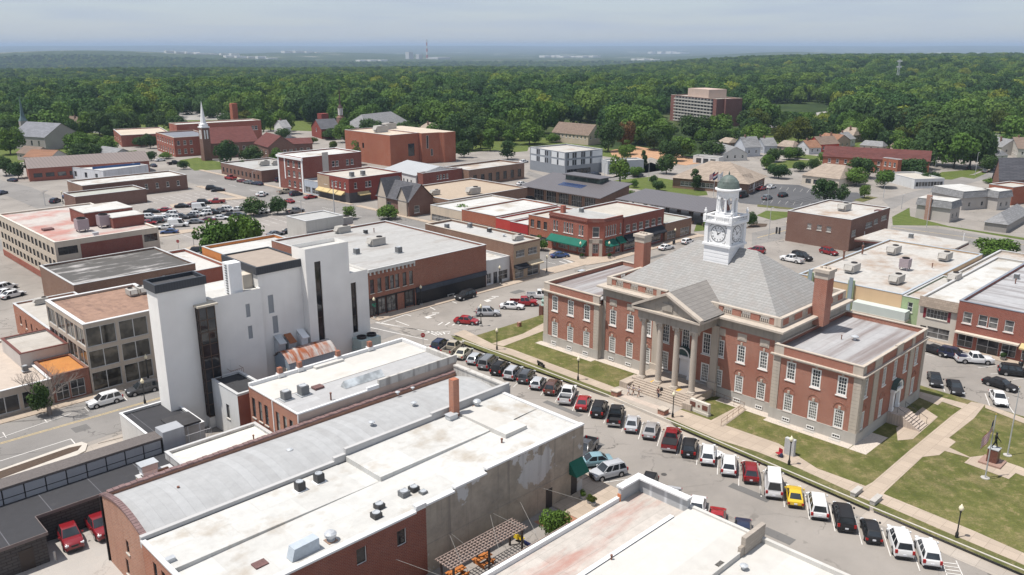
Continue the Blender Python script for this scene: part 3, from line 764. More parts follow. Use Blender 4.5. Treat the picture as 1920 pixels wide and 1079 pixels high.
def crown_mesh(name,seed,kind='round',nb=15,nl=200,leaf=.072):
 """unit crown: height 1 (z 0..1), radius about .5, made of leaf-clump faces with gaps"""
 r=np.random.RandomState(seed)
 V,Fc,At=[],[],[]
 for b in range(nb):
  for _ in range(50):
   c=r.uniform(-1,1,3)
   if np.linalg.norm(c)<1:break
  if kind=='cone':zz=r.uniform(.08,.95);c=np.array([c[0]*.30*(1.05-zz),c[1]*.30*(1.05-zz),zz]);br=.10+.17*(1-zz)
  elif kind=='oval':c=np.array([c[0]*.25,c[1]*.25,.5+c[2]*.36]);br=r.uniform(.14,.22)
  else:c=np.array([c[0]*.34,c[1]*.34,.55+c[2]*.27]);br=r.uniform(.15,.26)
  tone=r.uniform(0,1)
  n=int(nl*(br/.2)**2)
  d=r.normal(size=(n,3));d/=np.linalg.norm(d,axis=1)[:,None]
  d=d[d[:,2]>-.75]
  for q in d:
   p=c+q*br*r.uniform(.72,1.06)*np.array([1,1,.85])
   nn=q+r.normal(size=3)*.45;nn/=np.linalg.norm(nn)
   a=np.cross(nn,r.normal(size=3));a/=np.linalg.norm(a)+1e-9;bb=np.cross(nn,a)
   s_=leaf*r.uniform(.55,1.15)*.5;k=len(V)
   V+=[p+a*s_,p+bb*s_*.8,p-a*s_,p-bb*s_*.8];Fc.append((k,k+1,k+2,k+3));At.append(.28+.22*tone+.3*r.uniform(0,1))
 V=np.array(V);V[:,2]=(V[:,2]-V[:,2].min())/np.ptp(V[:,2]);V[:,:2]*=.5/np.percentile(np.hypot(V[:,0],V[:,1]),97)
 me=bpy.data.meshes.new(name);me.from_pydata([tuple(v) for v in V],[],Fc)
 at=me.attributes.new('leaf','FLOAT','FACE');at.data.foreach_set('value',At)
 return me
CROWNS=[crown_mesh('crown',20+i) for i in range(5)]
OVALS=[crown_mesh('crown',40+i,'oval',12,190) for i in range(3)]
CONES=[crown_mesh('crown',60+i,'cone',16,170) for i in range(2)]
for me_ in CROWNS+OVALS+CONES:me_.materials.append(M_LEAF)
def trunk_mesh(seed):
 r=random.Random(seed);m=MB()
 m.tube((0,0,-.02),(.01,0,.34),.028,7,.02)
 for i in range(5):
  w=i*1.257+r.uniform(-.3,.3);k=r.uniform(.16,.24)
  m.tube((.008,0,.22+.03*i),(k*math.cos(w),k*math.sin(w),.5+.06*i),.013,5,.004)
 return m.data('trunk',M_BARK)
TRUNKS=[trunk_mesh(i) for i in range(3)]
def tree(x,y,h,w,label,crowns=None,leaf=None,z=0.0,name='tree',group=None,clear=.14,cat='tree'):
 root=thing(name,label,cat,(x,y,z),group)
 tr=link(bpy.data.objects.new('trunk',RND.choice(TRUNKS)));tr.parent=root;tr.scale=(h*.9,h*.9,h)
 c=link(bpy.data.objects.new('crown',RND.choice(crowns or CROWNS)));c.parent=root
 c.location=(0,0,h*clear);c.scale=(w,w,h*(1-clear));c.rotation_euler=(0,0,RND.uniform(0,6.28))
 if leaf:
  c.material_slots[0].link='OBJECT';c.material_slots[0].material=leaf
 return root
# ---------------------------------------------------------------- streets, walks, lawns
G_=dict(road=m_asphalt('street_asphalt',(.29,.265,.24),.17,.8,(.35,.315,.28)),lot=m_asphalt('old_lot_asphalt',(.3,.275,.255),.14,.4,(.36,.33,.3)),street=m_asphalt('blue_grey_asphalt',(.235,.222,.21),.15,.7,(.25,.24,.23)),
    dark=m_asphalt('fresh_asphalt',(.1,.1,.105),.15,.5,(.16,.155,.15)),walk=m_slab('tan_concrete',(.42,.345,.275),(1.5,1.5)),apron=m_slab('grey_concrete',(.39,.345,.3),(3.0,2.4)),
    lawn=m_grass('mown_lawn',(.098,.112,.033),(.165,.165,.055),(.3,.23,.13),.85,1.7,.75),lawn2=m_grass('green_lawn',(.1,.14,.035),(.14,.17,.05),(.2,.19,.08),.35,3.2,.4),
    dry=m_grass('worn_verge',(.1,.115,.04),(.14,.14,.05),(.3,.24,.14),.75,2.0),paint=m_plain('worn_road_paint',(.62,.60,.57),.7,.22,2.0),yellow=m_plain('worn_yellow_paint',(.52,.4,.2),.7,.3,2.0),
    gravel=m_plain('pale_gravel',(.5,.44,.38),.95,.3,5.0),paver=m_slab('red_pavers',(.36,.18,.12),(.5,.25),.8,.15),kerb=m_plain('kerb_concrete',(.5,.46,.41),.85,.12,2.0),mulch=m_plain('bark_mulch',(.085,.06,.045),.95,.35,4.0),
    soil=m_plain('orange_soil',(.42,.25,.15),.95,.25,.4))
LAID,WALKS=[],[]
def sheet(name,pts,z,mat,kind='structure',zp=None):
 """flat sheet; pts are photograph pixels (tuples) projected on z, or world points given as lists"""
 z+=.0001*len(LAID);LAID.append(name)
 m=MB();m.poly([tuple(p) if isinstance(p,list) else P(p,z if zp is None else zp) for p in pts],z)
 o=m.build(name,mat,base=(0,0,0));return tag(o,kind=kind)
sheet('ground',[[-80,-80],[-80,190],[-20,420],(-100,292),(60,280),(240,258),(440,246),(640,236),(700,232),(835,290),(1000,276),(1120,290),(1330,296),(1480,268),(1600,262),(1880,262),(2050,258),[520,60],[160,-80]],0.0,G_['road'])
ZL=LAWN
blk=MB()
FRONTK=[(866,642),(960,677),(1132,743.5),(1272,802),(1460,882.5),(1594,940),(1628,955.5),(1920,1078),(2040,1130)]
back=[[137,-8],(1990,807),(1920,786.6),(1723,726.7),[127,43.2],[125,104.6]]
bpts=[P(p,0) for p in FRONTK]+[tuple(p) if isinstance(p,list) else P(p,0) for p in back]
blk.prism(bpts,-.1,ZL)
tag(blk.build('lawn',G_['lawn']),kind='structure')
def strip(name,a,b,w,z,mat,h=None,zp=None):
 """band of width w on the far side of the line a-b (pixels or world lists)"""
 q=[Vector((*(tuple(p) if isinstance(p,list) else P(p,z if zp is None else zp)),0)) for p in (a,b)]
 d=(q[1]-q[0]).normalized();n=Vector((-d.y,d.x,0))
 pts=[(q[0]).to_tuple()[:2],q[1].to_tuple()[:2],(q[1]+n*w).to_tuple()[:2],(q[0]+n*w).to_tuple()[:2]]
 m=MB();m.prism(pts,z-h,z) if h else m.poly(pts,z)
 return tag(m.build(name,mat),kind='structure')
k=MB()
for a,b in zip(FRONTK,FRONTK[1:]):
 pa,pb=Vector(P(a,0)),Vector(P(b,0));d=(pb-pa).normalized();n=Vector((-d.y,d.x)) if (-d.y)>0 else Vector((d.y,-d.x))
 k.prism([tuple(pa-n*.03),tuple(pb-n*.03),tuple(pb+n*.16),tuple(pa+n*.16)],-.05,ZL+.07)
tag(k.build('kerb',G_['kerb']),kind='structure')
# concrete apron in front of the kerb wall
sheet('pavement',[C2(1340,290),C2(1500,330),(1000,704),(1106,754),(1272,820),C4(180,1318),(1850,1074),(2000,1140),(1935,1080),(1628,955.5),(1594,940),(1460,882.5),(1272,802),(1132,743.5),(960,677),(866,642)],.012,G_['apron'],zp=0)
sheet('lawn',[C2(1400,265),C2(1560,300),(960,667),C3(700,660),C3(700,705),(960,679),C2(1480,320)],ZL+.006,G_['dry'],zp=ZL)
sheet('lawn',[C3(1120,850),C3(1420,965),C3(1920,1140),D4(820,560),D4(800,600),(1460,881),(1272,801),C3(1130,880)],ZL+.006,G_['dry'],zp=ZL)
sheet('lawn',[D4(860,565),D4(1400,790),D4(1920,1010),D4(2100,1090),D4(2100,1140),D4(1920,1072),D4(830,605)],ZL+.006,G_['dry'],zp=ZL)
# walks on the lawn block
sheet('path',[C2(1500,225),C2(1720,335),(960,655),C3(740,640),C3(980,700),C3(1110,800),C3(1210,800),C3(1920,1045),D4(430,310),D4(760,430),D4(900,490),D4(1560,760),D4(1920,920),D4(2060,985),D4(2060,1070),D4(1920,1005),D4(1400,785),D4(880,560),D4(670,478),D4(300,310),D4(0,190),D3(1480,100),C3(1100,850),C3(740,715),C3(720,680),(960,667),C2(1640,350),C2(1420,255)],ZL+0.012,G_['walk'],zp=ZL)
sheet('path',[C2(1700,325),C2(1780,345),C3(250,225),C3(250,165),C2(1920,255)],ZL+0.016,G_['walk'],zp=ZL)
sheet('pavement',[C3(740,640),C3(900,600),C3(920,610),C3(1250,740),C3(1330,770),C3(1210,800),C3(1110,860),C3(1060,850),C3(730,700)],ZL+0.020,G_['apron'],zp=ZL)
sheet('path',[C3(1420,885),C3(1640,770),C3(1690,800),C3(1520,925)],ZL+0.024,G_['walk'],zp=ZL)
sheet('path',[D4(860,560),D4(700,480),D4(830,410),D4(1085,190),D4(1400,-70),D4(1540,-170),D4(1640,-150),D4(1560,-50),D4(1380,90),D4(1430,120),D4(1310,215),D4(1190,228),D4(920,480)],ZL+0.028,G_['walk'],zp=ZL)
sheet('path',[D4(1000,20),D4(1190,-130),D4(1300,-60),D4(1120,100),D4(1010,110)],ZL+0.032,G_['walk'],zp=ZL)
sheet('path',[D4(1360,150),D4(1530,230),D4(1650,215),D4(1895,300),D4(2050,370),D4(2050,420),D4(1860,345),D4(1810,388),D4(1490,270),D4(1530,235),D4(1330,180)],ZL+0.036,G_['walk'],zp=ZL)
sheet('path',[D4(1640,-150),D4(1760,-110),D4(2000,-20),D4(2000,20),D4(1740,-85),D4(1640,-125)],ZL+0.040,G_['walk'],zp=ZL)
sheet('path',[C4(1160,670),C4(1540,770),C4(1490,800),C4(1330,745),C4(1300,770),C4(1150,710)],ZL+0.044,G_['walk'],zp=ZL)
gr=MB()
for y0,y1,x in ((71.8,82,101.2),(82,94.6,100.2),(39.0,51,100.2),(51,59.2,101.2)):gr.poly([(x-1.5,y0),(x,y0),(x,y1),(x-1.5,y1)],ZL+.012)
gr.poly([(98.7,36.7),(105.5,36.7),(105.5,38.9),(98.7,38.9)],ZL+.012)
tag(gr.build('ground',G_['gravel']),kind='structure')
sheet('pavement',[D3(1390,185),D3(1430,155),D3(1520,195),D3(1480,230)],ZL+.03,m_plain('pale_pad',(.6,.6,.6),.8,.05),zp=ZL)
# front steps from the street to the plaza
stp=MB();sl=[Vector(P(C3(*p),0)) for p in ((735,735),(1085,860))];d=(sl[1]-sl[0]).normalized();n=Vector((d.y,-d.x));n=n if n.x>0 else -n
for i in range(4):
 q0,q1=sl[0]+n*(.36*i-.1),sl[1]+n*(.36*i-.1);e0,e1=sl[0]+n*2.2,sl[1]+n*2.2
 stp.prism([tuple(q0),tuple(q1),tuple(e1),tuple(e0)],-.02 if i==0 else .1*i+.02,.1*(i+1)+.022)
tag(stp.build('pavement',m_slab('step_stone',(.5,.42,.36),(1.4,.36)),),kind='structure')
stp=MB();sl=[Vector(P(D4(*p),0)) for p in ((690,555),(800,600))];d=(sl[1]-sl[0]).normalized();n=Vector((d.y,-d.x));n=n if n.x>0 else -n
for i in range(4):
 q0,q1=sl[0]+n*(.36*i-.1),sl[1]+n*(.36*i-.1);e0,e1=sl[0]+n*1.9,sl[1]+n*1.9
 stp.prism([tuple(q0),tuple(q1),tuple(e1),tuple(e0)],-.02 if i==0 else .1*i+.02,.1*(i+1)+.022)
tag(stp.build('pavement',MATS['step_stone']),kind='structure')
for p0 in (D4(690,530),D4(830,590)):
 x,y=P(p0,0);w=MB();w.box(x-.3,x+1.7,y-.28,y+.28,0,.85);w.box(x-.34,x+1.74,y-.32,y+.32,.85,.95)
 tag(w.build('cheek_wall',ST['conc'],base=(x,y,0)),'grey concrete cheek wall '+('left' if p0[0]<1610 else 'right')+' of the small lawn steps','wall')
for p0 in (C3(748,715),C3(1085,850)):
 x,y=P(p0,0);r_=thing('brick_pier','low red brick pier with stone cap at the '+('left' if p0[0]<1200 else 'right')+' end of the front steps','pier',(x,y,0))
 w=MB();w.box(x-.5,x+.6,y-.55,y+.55,0,1.1);w.build('pier_body',m_brick('pier_brick',(.36,.13,.08)),r_);w=MB();w.box(x-.58,x+.68,y-.63,y+.63,1.1,1.25);w.build('pier_cap',ST['stone'],r_)
# sidewalks in the town (10 cm kerbs)
def walk(pts,mat='walk',z=.1,name='pavement'):
 z+=.003*len(WALKS);WALKS.append(name)
 m=MB();m.prism([tuple(p) if isinstance(p,list) else P(p,z) for p in pts],-.02,z)
 return tag(m.build(name,G_[mat]),kind='structure')
walk([[-40,124.0],[70,124.2],[70,127.4],[-40,127.6]]);walk([[87,124.4],[150,124.4],[151,127.6],[87,133]])
walk([[66.4,58],[70.4,58],[70.4,103.5],[66.4,103.5]]);walk([[62,20],[70.2,20],[70.2,57.9],[62,57.9]])
walk([[31,108.6],[78,116.4],[78,112.0],[40,107.4]],'apron',.08)
walk([B3(265,600),B3(540,680),B3(700,655),B3(1330,480),B3(1410,470),B3(1320,450),B3(1000,540),B3(600,620),B3(280,560)])
walk([C4(1200,250),C4(1230,300),C4(1920,500),C4(1960,480),C4(1960,420),C4(1300,250)],name='pavement')
sheet('pavement',[[46,45],[66.3,45],[66.3,56.5],[46,56.5]],.016,G_['lot']);sheet('pavement',[[58.2,46.5],[65.6,46.5],[65.6,53.2],[58.2,55.8]],.024,G_['paver'])
sheet('road',[[5,70],[22,70],[24,90],[12,93],[2,90]],.008,m_asphalt('pale_alley',(.42,.39,.36),.12,.3,(.46,.41,.36)))
# planted island on the left street
isl=[P(D1(u,v),0) for u,v in ((-60,350),(0,325),(500,150),(590,125),(632,140),(615,190),(540,230),(0,410),(-60,430))]
m=MB();m.prism(isl,-.02,.16);tag(m.build('kerb',G_['kerb']),kind='structure')
sheet('ground',[D1(-60,352),D1(0,330),D1(500,160),(598*0+D1(590,142)[0],D1(590,142)[1]),D1(560,180),D1(0,385),D1(-60,400)],.17,G_['mulch'],zp=.16)
# drive-through apron beside the white tower
sheet('pavement',[D1(0,410),D1(640,150),D1(940,40),C1(960,940),C1(1040,1020),D1(1000,130),D1(0,430)],.012,G_['apron'],zp=0)
# ---- painted markings
mk,ym=MB(),MB()
def line(m,a,b,w=.12,z=.028):
 q=[Vector(tuple(p) if isinstance(p,list) else P(p,0)) for p in (a,b)];d=(q[1]-q[0]).normalized();n=Vector((-d.y,d.x))*w/2
 m.poly([tuple(q[0]-n),tuple(q[1]-n),tuple(q[1]+n),tuple(q[0]+n)],z)
STALLS=[(C3(60,590),C3(10,640)),(C3(150,610),C3(115,655)),(C3(240,650),C3(205,700)),(C3(350,690),C3(310,745)),(C3(465,740),C3(435,810)),(C3(575,775),C3(550,850)),(C3(700,790),C3(660,900)),(C3(815,850),C3(790,960)),(C3(945,890),C3(910,1015)),(C3(1080,950),C3(1045,1065)),
    (D3(1215,90),D3(1185,215)),(D3(1345,145),D3(1328,285)),(D3(1485,210),D3(1478,355)),(D3(1635,275),D3(1632,435)),(D3(1785,350),D3(1793,505)),(D4(10,365),D4(28,515)),(D4(180,415),D4(195,590)),(D4(345,500),D4(375,680)),(D4(520,580),D4(560,765)),(D4(700,655),D4(755,860)),(D4(895,740),D4(960,945)),(D4(1110,870),D4(1170,1050)),(D4(1320,960),D4(1365,1079)),(D4(1430,975),D4(1480,1085))]
for a,b in STALLS:line(mk,a,b,.1)
for i in range(5):line(mk,D4(1325+10*i,985+26*i),D4(1440+9*i,1000+26*i),.13)
Q5=tile(600,440,5.647)
for a,b in (((Q5(600,930),Q5(1030,1010))),(Q5(800,915),Q5(945,968)),(Q5(905,845),Q5(965,865)),(Q5(640,940),Q5(905,850)),(Q5(1165,770),Q5(1220,800)),(Q5(1400,712),Q5(1450,730)),(C2(860,175),C2(1250,240)),(C2(1220,250),C2(1400,240)),(C2(1190,340),C2(1300,330)),(C2(825,210),C2(1240,300))):line(mk,a,b,.22)
for i in range(6):line(mk,Q5(1250+75*i,960+2*i),Q5(1300+75*i,930+2*i),.3)
for i in range(5):line(mk,C2(1215+45*i,232+4*i),C2(1300+20*i,268-3*i),.25)
for u,v in ((1170,855),(1800,680)):                       # turn arrows
 c=Q5(u,v);line(mk,(c[0]-11,c[1]+4),(c[0]+10,c[1]-2),.35);line(mk,(c[0]+1,c[1]+3.5),(c[0]-8,c[1]+5.5),.9);line(mk,(c[0]+3,c[1]-4),(c[0]+16,c[1]-4),.4)
for u,v in ((340,655),(370,640),(400,655),(430,660)):line(mk,B3(u,v),B3(u+60,v+18),.35)
line(ym,[-40,117.6],[70,117.4],.14,.03);line(ym,[-40,117.95],[70,117.75],.14,.03)
line(mk,C1(0,1004),C1(510,830),.12);line(mk,C1(340,895),C1(320,870),.12);line(mk,C1(640,815),C1(610,785),.12);line(mk,C1(915,735),C1(885,700),.12);line(mk,C1(45,1003),C1(20,965),.12)
line(mk,D1(0,258),D1(510,98),.14);line(mk,D1(510,98),D1(545,138),.14)
for a,b in ((C4(1640,685),C4(1672,772)),(C4(1800,760),C4(1850,830)),(C4(1330,620),C4(1350,672)),(C4(1200,400),C4(1280,420)),(C4(1420,440),C4(1520,460)),(C4(1590,500),C4(1720,485)),(C4(1680,545),C4(1760,540)),(C4(1840,585),C4(1920,575))):line(mk,a,b,.13)
for a,b in ((D3(490,345),D3(560,330)),(D3(640,415),D3(890,380)),(D3(740,500),D3(800,490))):line(mk,a,b,.13)
tag(mk.build('road_marking',G_['paint']),kind='structure');tag(ym.build('road_marking',G_['yellow']),kind='structure')
# ---- lawns, lots and streets of the wider town
for nm,pts,mt,z in (
 ('lawn',[B3(590,95),B3(760,70),B3(1000,45),B3(1170,70),B3(1180,110),B3(1400,150),B3(1410,178),B3(1270,188),B3(1000,150)],'lawn2',.03),('lawn',[A2(1400,848),A2(1560,838),A2(1700,815),A2(1960,822),A2(1960,850),A2(1560,860)],'lawn2',.03),('lawn',[A3(-20,850),A3(60,825),A3(120,835),A3(110,860),A3(-20,870)],'lawn2',.03),
 ('road',[B4(0,150),B4(70,95),B4(300,105),B4(430,150),B4(720,160),B4(800,205),B4(430,268),B4(330,282),B3(1640,235),B3(1600,205),B3(1660,150)],'dark',.03),('lawn',[B4(970,335),B4(1095,268),B4(1100,330),B4(1380,402),B4(1980,495),B4(1980,512),B4(1300,398),B4(975,395)],'lawn2',.03),('lawn',[B4(690,215),B4(790,185),B4(870,195),B4(760,228)],'dry',.034),('lawn',[B4(0,245),B4(330,280),B4(330,290),B4(0,262)],'dry',.034),('lawn',[B3(1760,325),B3(1830,290),B3(1990,300),B3(1990,335),B3(1880,360)],'lawn2',.04),('lawn',[B3(1670,420),B3(1740,380),B3(1840,385),B3(1830,405)],'mulch',.04),('lawn',[B3(1310,440),B3(1330,380),B3(1410,370),B3(1420,430)],'lawn2',.04),
 ('lawn',[A4(50,958),A4(250,920),A4(470,928),A4(465,955),A4(230,985),A4(60,990)],'lawn2',.03),('lawn',[A4(1230,1060),A4(1330,1010),A4(1640,985),A4(1560,1022),A4(1400,1065)],'lawn2',.03),('lawn',[A4(1640,950),A4(1980,885),A4(1980,920),A4(1700,965)],'lawn2',.03),('lawn',[A4(1440,1040),A4(1560,1030),A4(1640,1000),A4(1690,1000),A4(1560,1060)],'lawn2',.034),('lawn',[A4(210,870),A4(480,900),A4(460,925),A4(200,905)],'lawn2',.03),
 ('lawn',[A1(370,790),A1(470,830),A1(430,865),A1(365,850)],'lawn2',.03),('lawn',[A1(1290,925),A1(1420,905),A1(1650,950),A1(1640,990),A1(1400,1000)],'lawn2',.03),('lawn',[(-60,258),(60,246),(240,232),(330,228),(330,246),(225,262),(205,292),(150,306),(60,300),(-60,330)],'lawn2',.02),('lawn',[(340,226),(640,222),(830,238),(828,268),(700,250),(540,245),(340,238)],'lawn2',.02),('lawn',[(1370,262),(1480,245),(1960,235),(1960,262),(1850,300),(1700,286),(1560,282),(1380,276)],'lawn2',.02),('lawn',[(830,262),(1000,256),(1130,278),(1200,284),(1180,300),(1060,284),(960,270),(850,282)],'lawn2',.02),
 ('ground',[A3(700,855),A3(900,825),A3(1150,868),A3(1300,915),A3(1370,945),A3(1250,962),A3(1130,945),A3(1000,905),A3(890,935),A3(720,890)],'soil',.04),('field',[(1432,184),(1500,172),(1570,170),(1578,178),(1500,190)],'lawn2',.05),
 ('road',[B4(-40,450),B4(190,400),B4(960,270),B4(900,215),B4(1130,150),B4(1240,125),B4(1290,150),B4(1110,205),B4(985,275),B4(210,490),B4(-40,540)],'street',.016),('road',[B4(965,395),B4(1300,420),B4(1980,520),B4(1980,585),B4(1560,535),B4(1100,450),B4(960,425)],'street',.02),('road',[A4(1280,1079),A4(1560,1040),A4(1760,960),A4(1960,915),A4(1960,960),A4(1740,1030),A4(1500,1100),A4(1300,1140)],'street',.024),('road',[A3(120,1000),A3(340,1079),A3(700,1055),A3(1170,985),A3(1000,940),A3(1150,1000),A3(760,1085),A3(330,1110),A3(100,1030)],'street',.012),
 ('road',[[-60,110.5],[30,110],[86,116],[86,123.9],[-60,123.7]],'street',.014),('road',[[134,128],[151,128],[151,345],[134,345]],'street',.014),('road',[[20,238],[134,238],[134,252],[20,252]],'street',.012),('road',[[88,192],[132,196],[132,236],[92,236]],'lot',.018),('road',[[90,254],[131,254],[131,290],[90,290]],'lot',.018),('road',[P_ for P_ in ((0,338),(60,352),(105,372),(130,398),(85,398),(0,362))],'street',.012)):sheet(nm,pts,z,G_[mt],zp=0)
walk([[151.1,142.3],[153.1,142.3],[153.1,226],[151.1,226]]);walk([[151.1,229],[152.7,229],[152.7,340],[151.1,340]]);walk([[131.6,160],[133.9,160],[133.9,236],[131.6,236]]);walk([[131.6,254],[133.9,254],[133.9,300],[131.6,300]]);walk([[75,236.2],[131,236.2],[131,237.8],[75,237.8]])
walk([B1(1110,448),B1(1330,425),B1(1430,418),B1(1440,432),B1(1200,472),B1(1110,482)]);walk([B1(1290,572),B1(1400,538),B1(1500,556),B1(1650,622),B1(1650,700),B1(1500,606),B1(1400,566)]);walk([B1(1220,245),B1(1500,205),B1(1770,190),B1(1770,202),B1(1520,222),B1(1240,268)])
mk=MB()
for y0_ in (200,206,218,224,258,264,276,282):
 for i in range(13):x=93+i*2.9;mk.poly([(x,y0_),(x+.12,y0_),(x+.12,y0_+5),(x,y0_+5)],.03)
for i in range(12):mk.poly([(142.4,130+i*16),(142.55,130+i*16),(142.55,136+i*16),(142.4,136+i*16)],.03)
for i in range(9):
 for u0,v0,du,dv in ((40,232,60,4),(60,130,55,5)):a=P(B4(u0+du*i*.9,v0+dv*i),0);b=P(B4(u0+du*i*.9+18,v0+dv*i-22),0);line(mk,list(a),list(b),.07,.045)
tag(mk.build('road_marking',G_['paint']),kind='structure')
y_=MB();line(y_,B4(0,485),B4(880,255),.25,.036);line(y_,B4(970,410),B4(1920,535),.25,.036);tag(y_.build('road_marking',G_['yellow']),kind='structure')
pm,hm=MB(),MB();rr=random.Random(12)
for u,v,w_,l_ in ((80,40,1.2,5),(76,62,2.0,1.4),(82,70,1.0,7),(78,92,2.4,1.6),(100,113,6,1.2),(118,119,3,1.8),(52,121,7,1.0),(30,114,2,2),(140,60,1.4,6),(143,36,2,2),(139,90,1.0,8),(145,150,1.2,9),(60,244,8,1.2),(74,34,1.4,3.4),(160,117,9,1.3)):pm.poly([(u,v),(u+w_,v),(u+w_,v+l_),(u,v+l_)],.02)
for u,v in ((77,52),(79,84),(83,100),(104,116),(66,119),(141,48),(142,104),(14,118)):hm.poly([(u+.36*math.cos(i*.524),v+.36*math.sin(i*.524)) for i in range(12)],.024)
tag(pm.build('road',m_asphalt('patch_asphalt',(.15,.145,.14),.15,.3,(.2,.19,.18))),kind='structure');tag(hm.build('road_marking',m_plain('iron_cover',(.08,.075,.07),.6,.2,6)),kind='structure')
# ================================================================ the blocks nearest the camera
RW=m_roof('white_membrane',(.545,.54,.52),(.33,.27,.2),.8,.53,(.16,.16),(6.5,3.2),.88)
RW2=m_roof('clean_white_membrane',(.56,.545,.515),(.38,.33,.27),.45,.58,(.2,.2),(9,3.0),.93,fine=.06)
RG=m_roof('grey_roll_roof',(.4,.405,.41),(.27,.26,.26),.35,.58,(.3,.1),(1.0,14),.86)
def rows_on_R(b,pts,w,z0,z1,style=None):
 out=[]
 for p in pts:
  u=onY(p,b[2])[0]-b[0];out.append((u-w/2,u+w/2,z0,z1)+((style,) if style else ()))
 return out
@cached
def patched(name):
 t=NT(name);w=t.pos();n=t.noise(w,.16,7,.6)
 c=t.mix(t.rng(t.noise(w,.5,7,.7),.35,.7),(.37,.32,.26),(.24,.21,.175))
 c=t.mix(t.rng(n,.54,.555),c,(.46,.45,.44));c=t.mix(t.rng(t.noise(t.pos((1.6,1.6,.07)),1.0,5),.52,.7,0,.6),c,(.15,.13,.115))
 c=t.mix(t.rng(t.noise(w,2.5,5,.7),.6,.75,0,.5),c,(.17,.15,.13));t.bump(t.noise(w,1.5,6),.4,.05)
 return t.out(c,.9,.2)
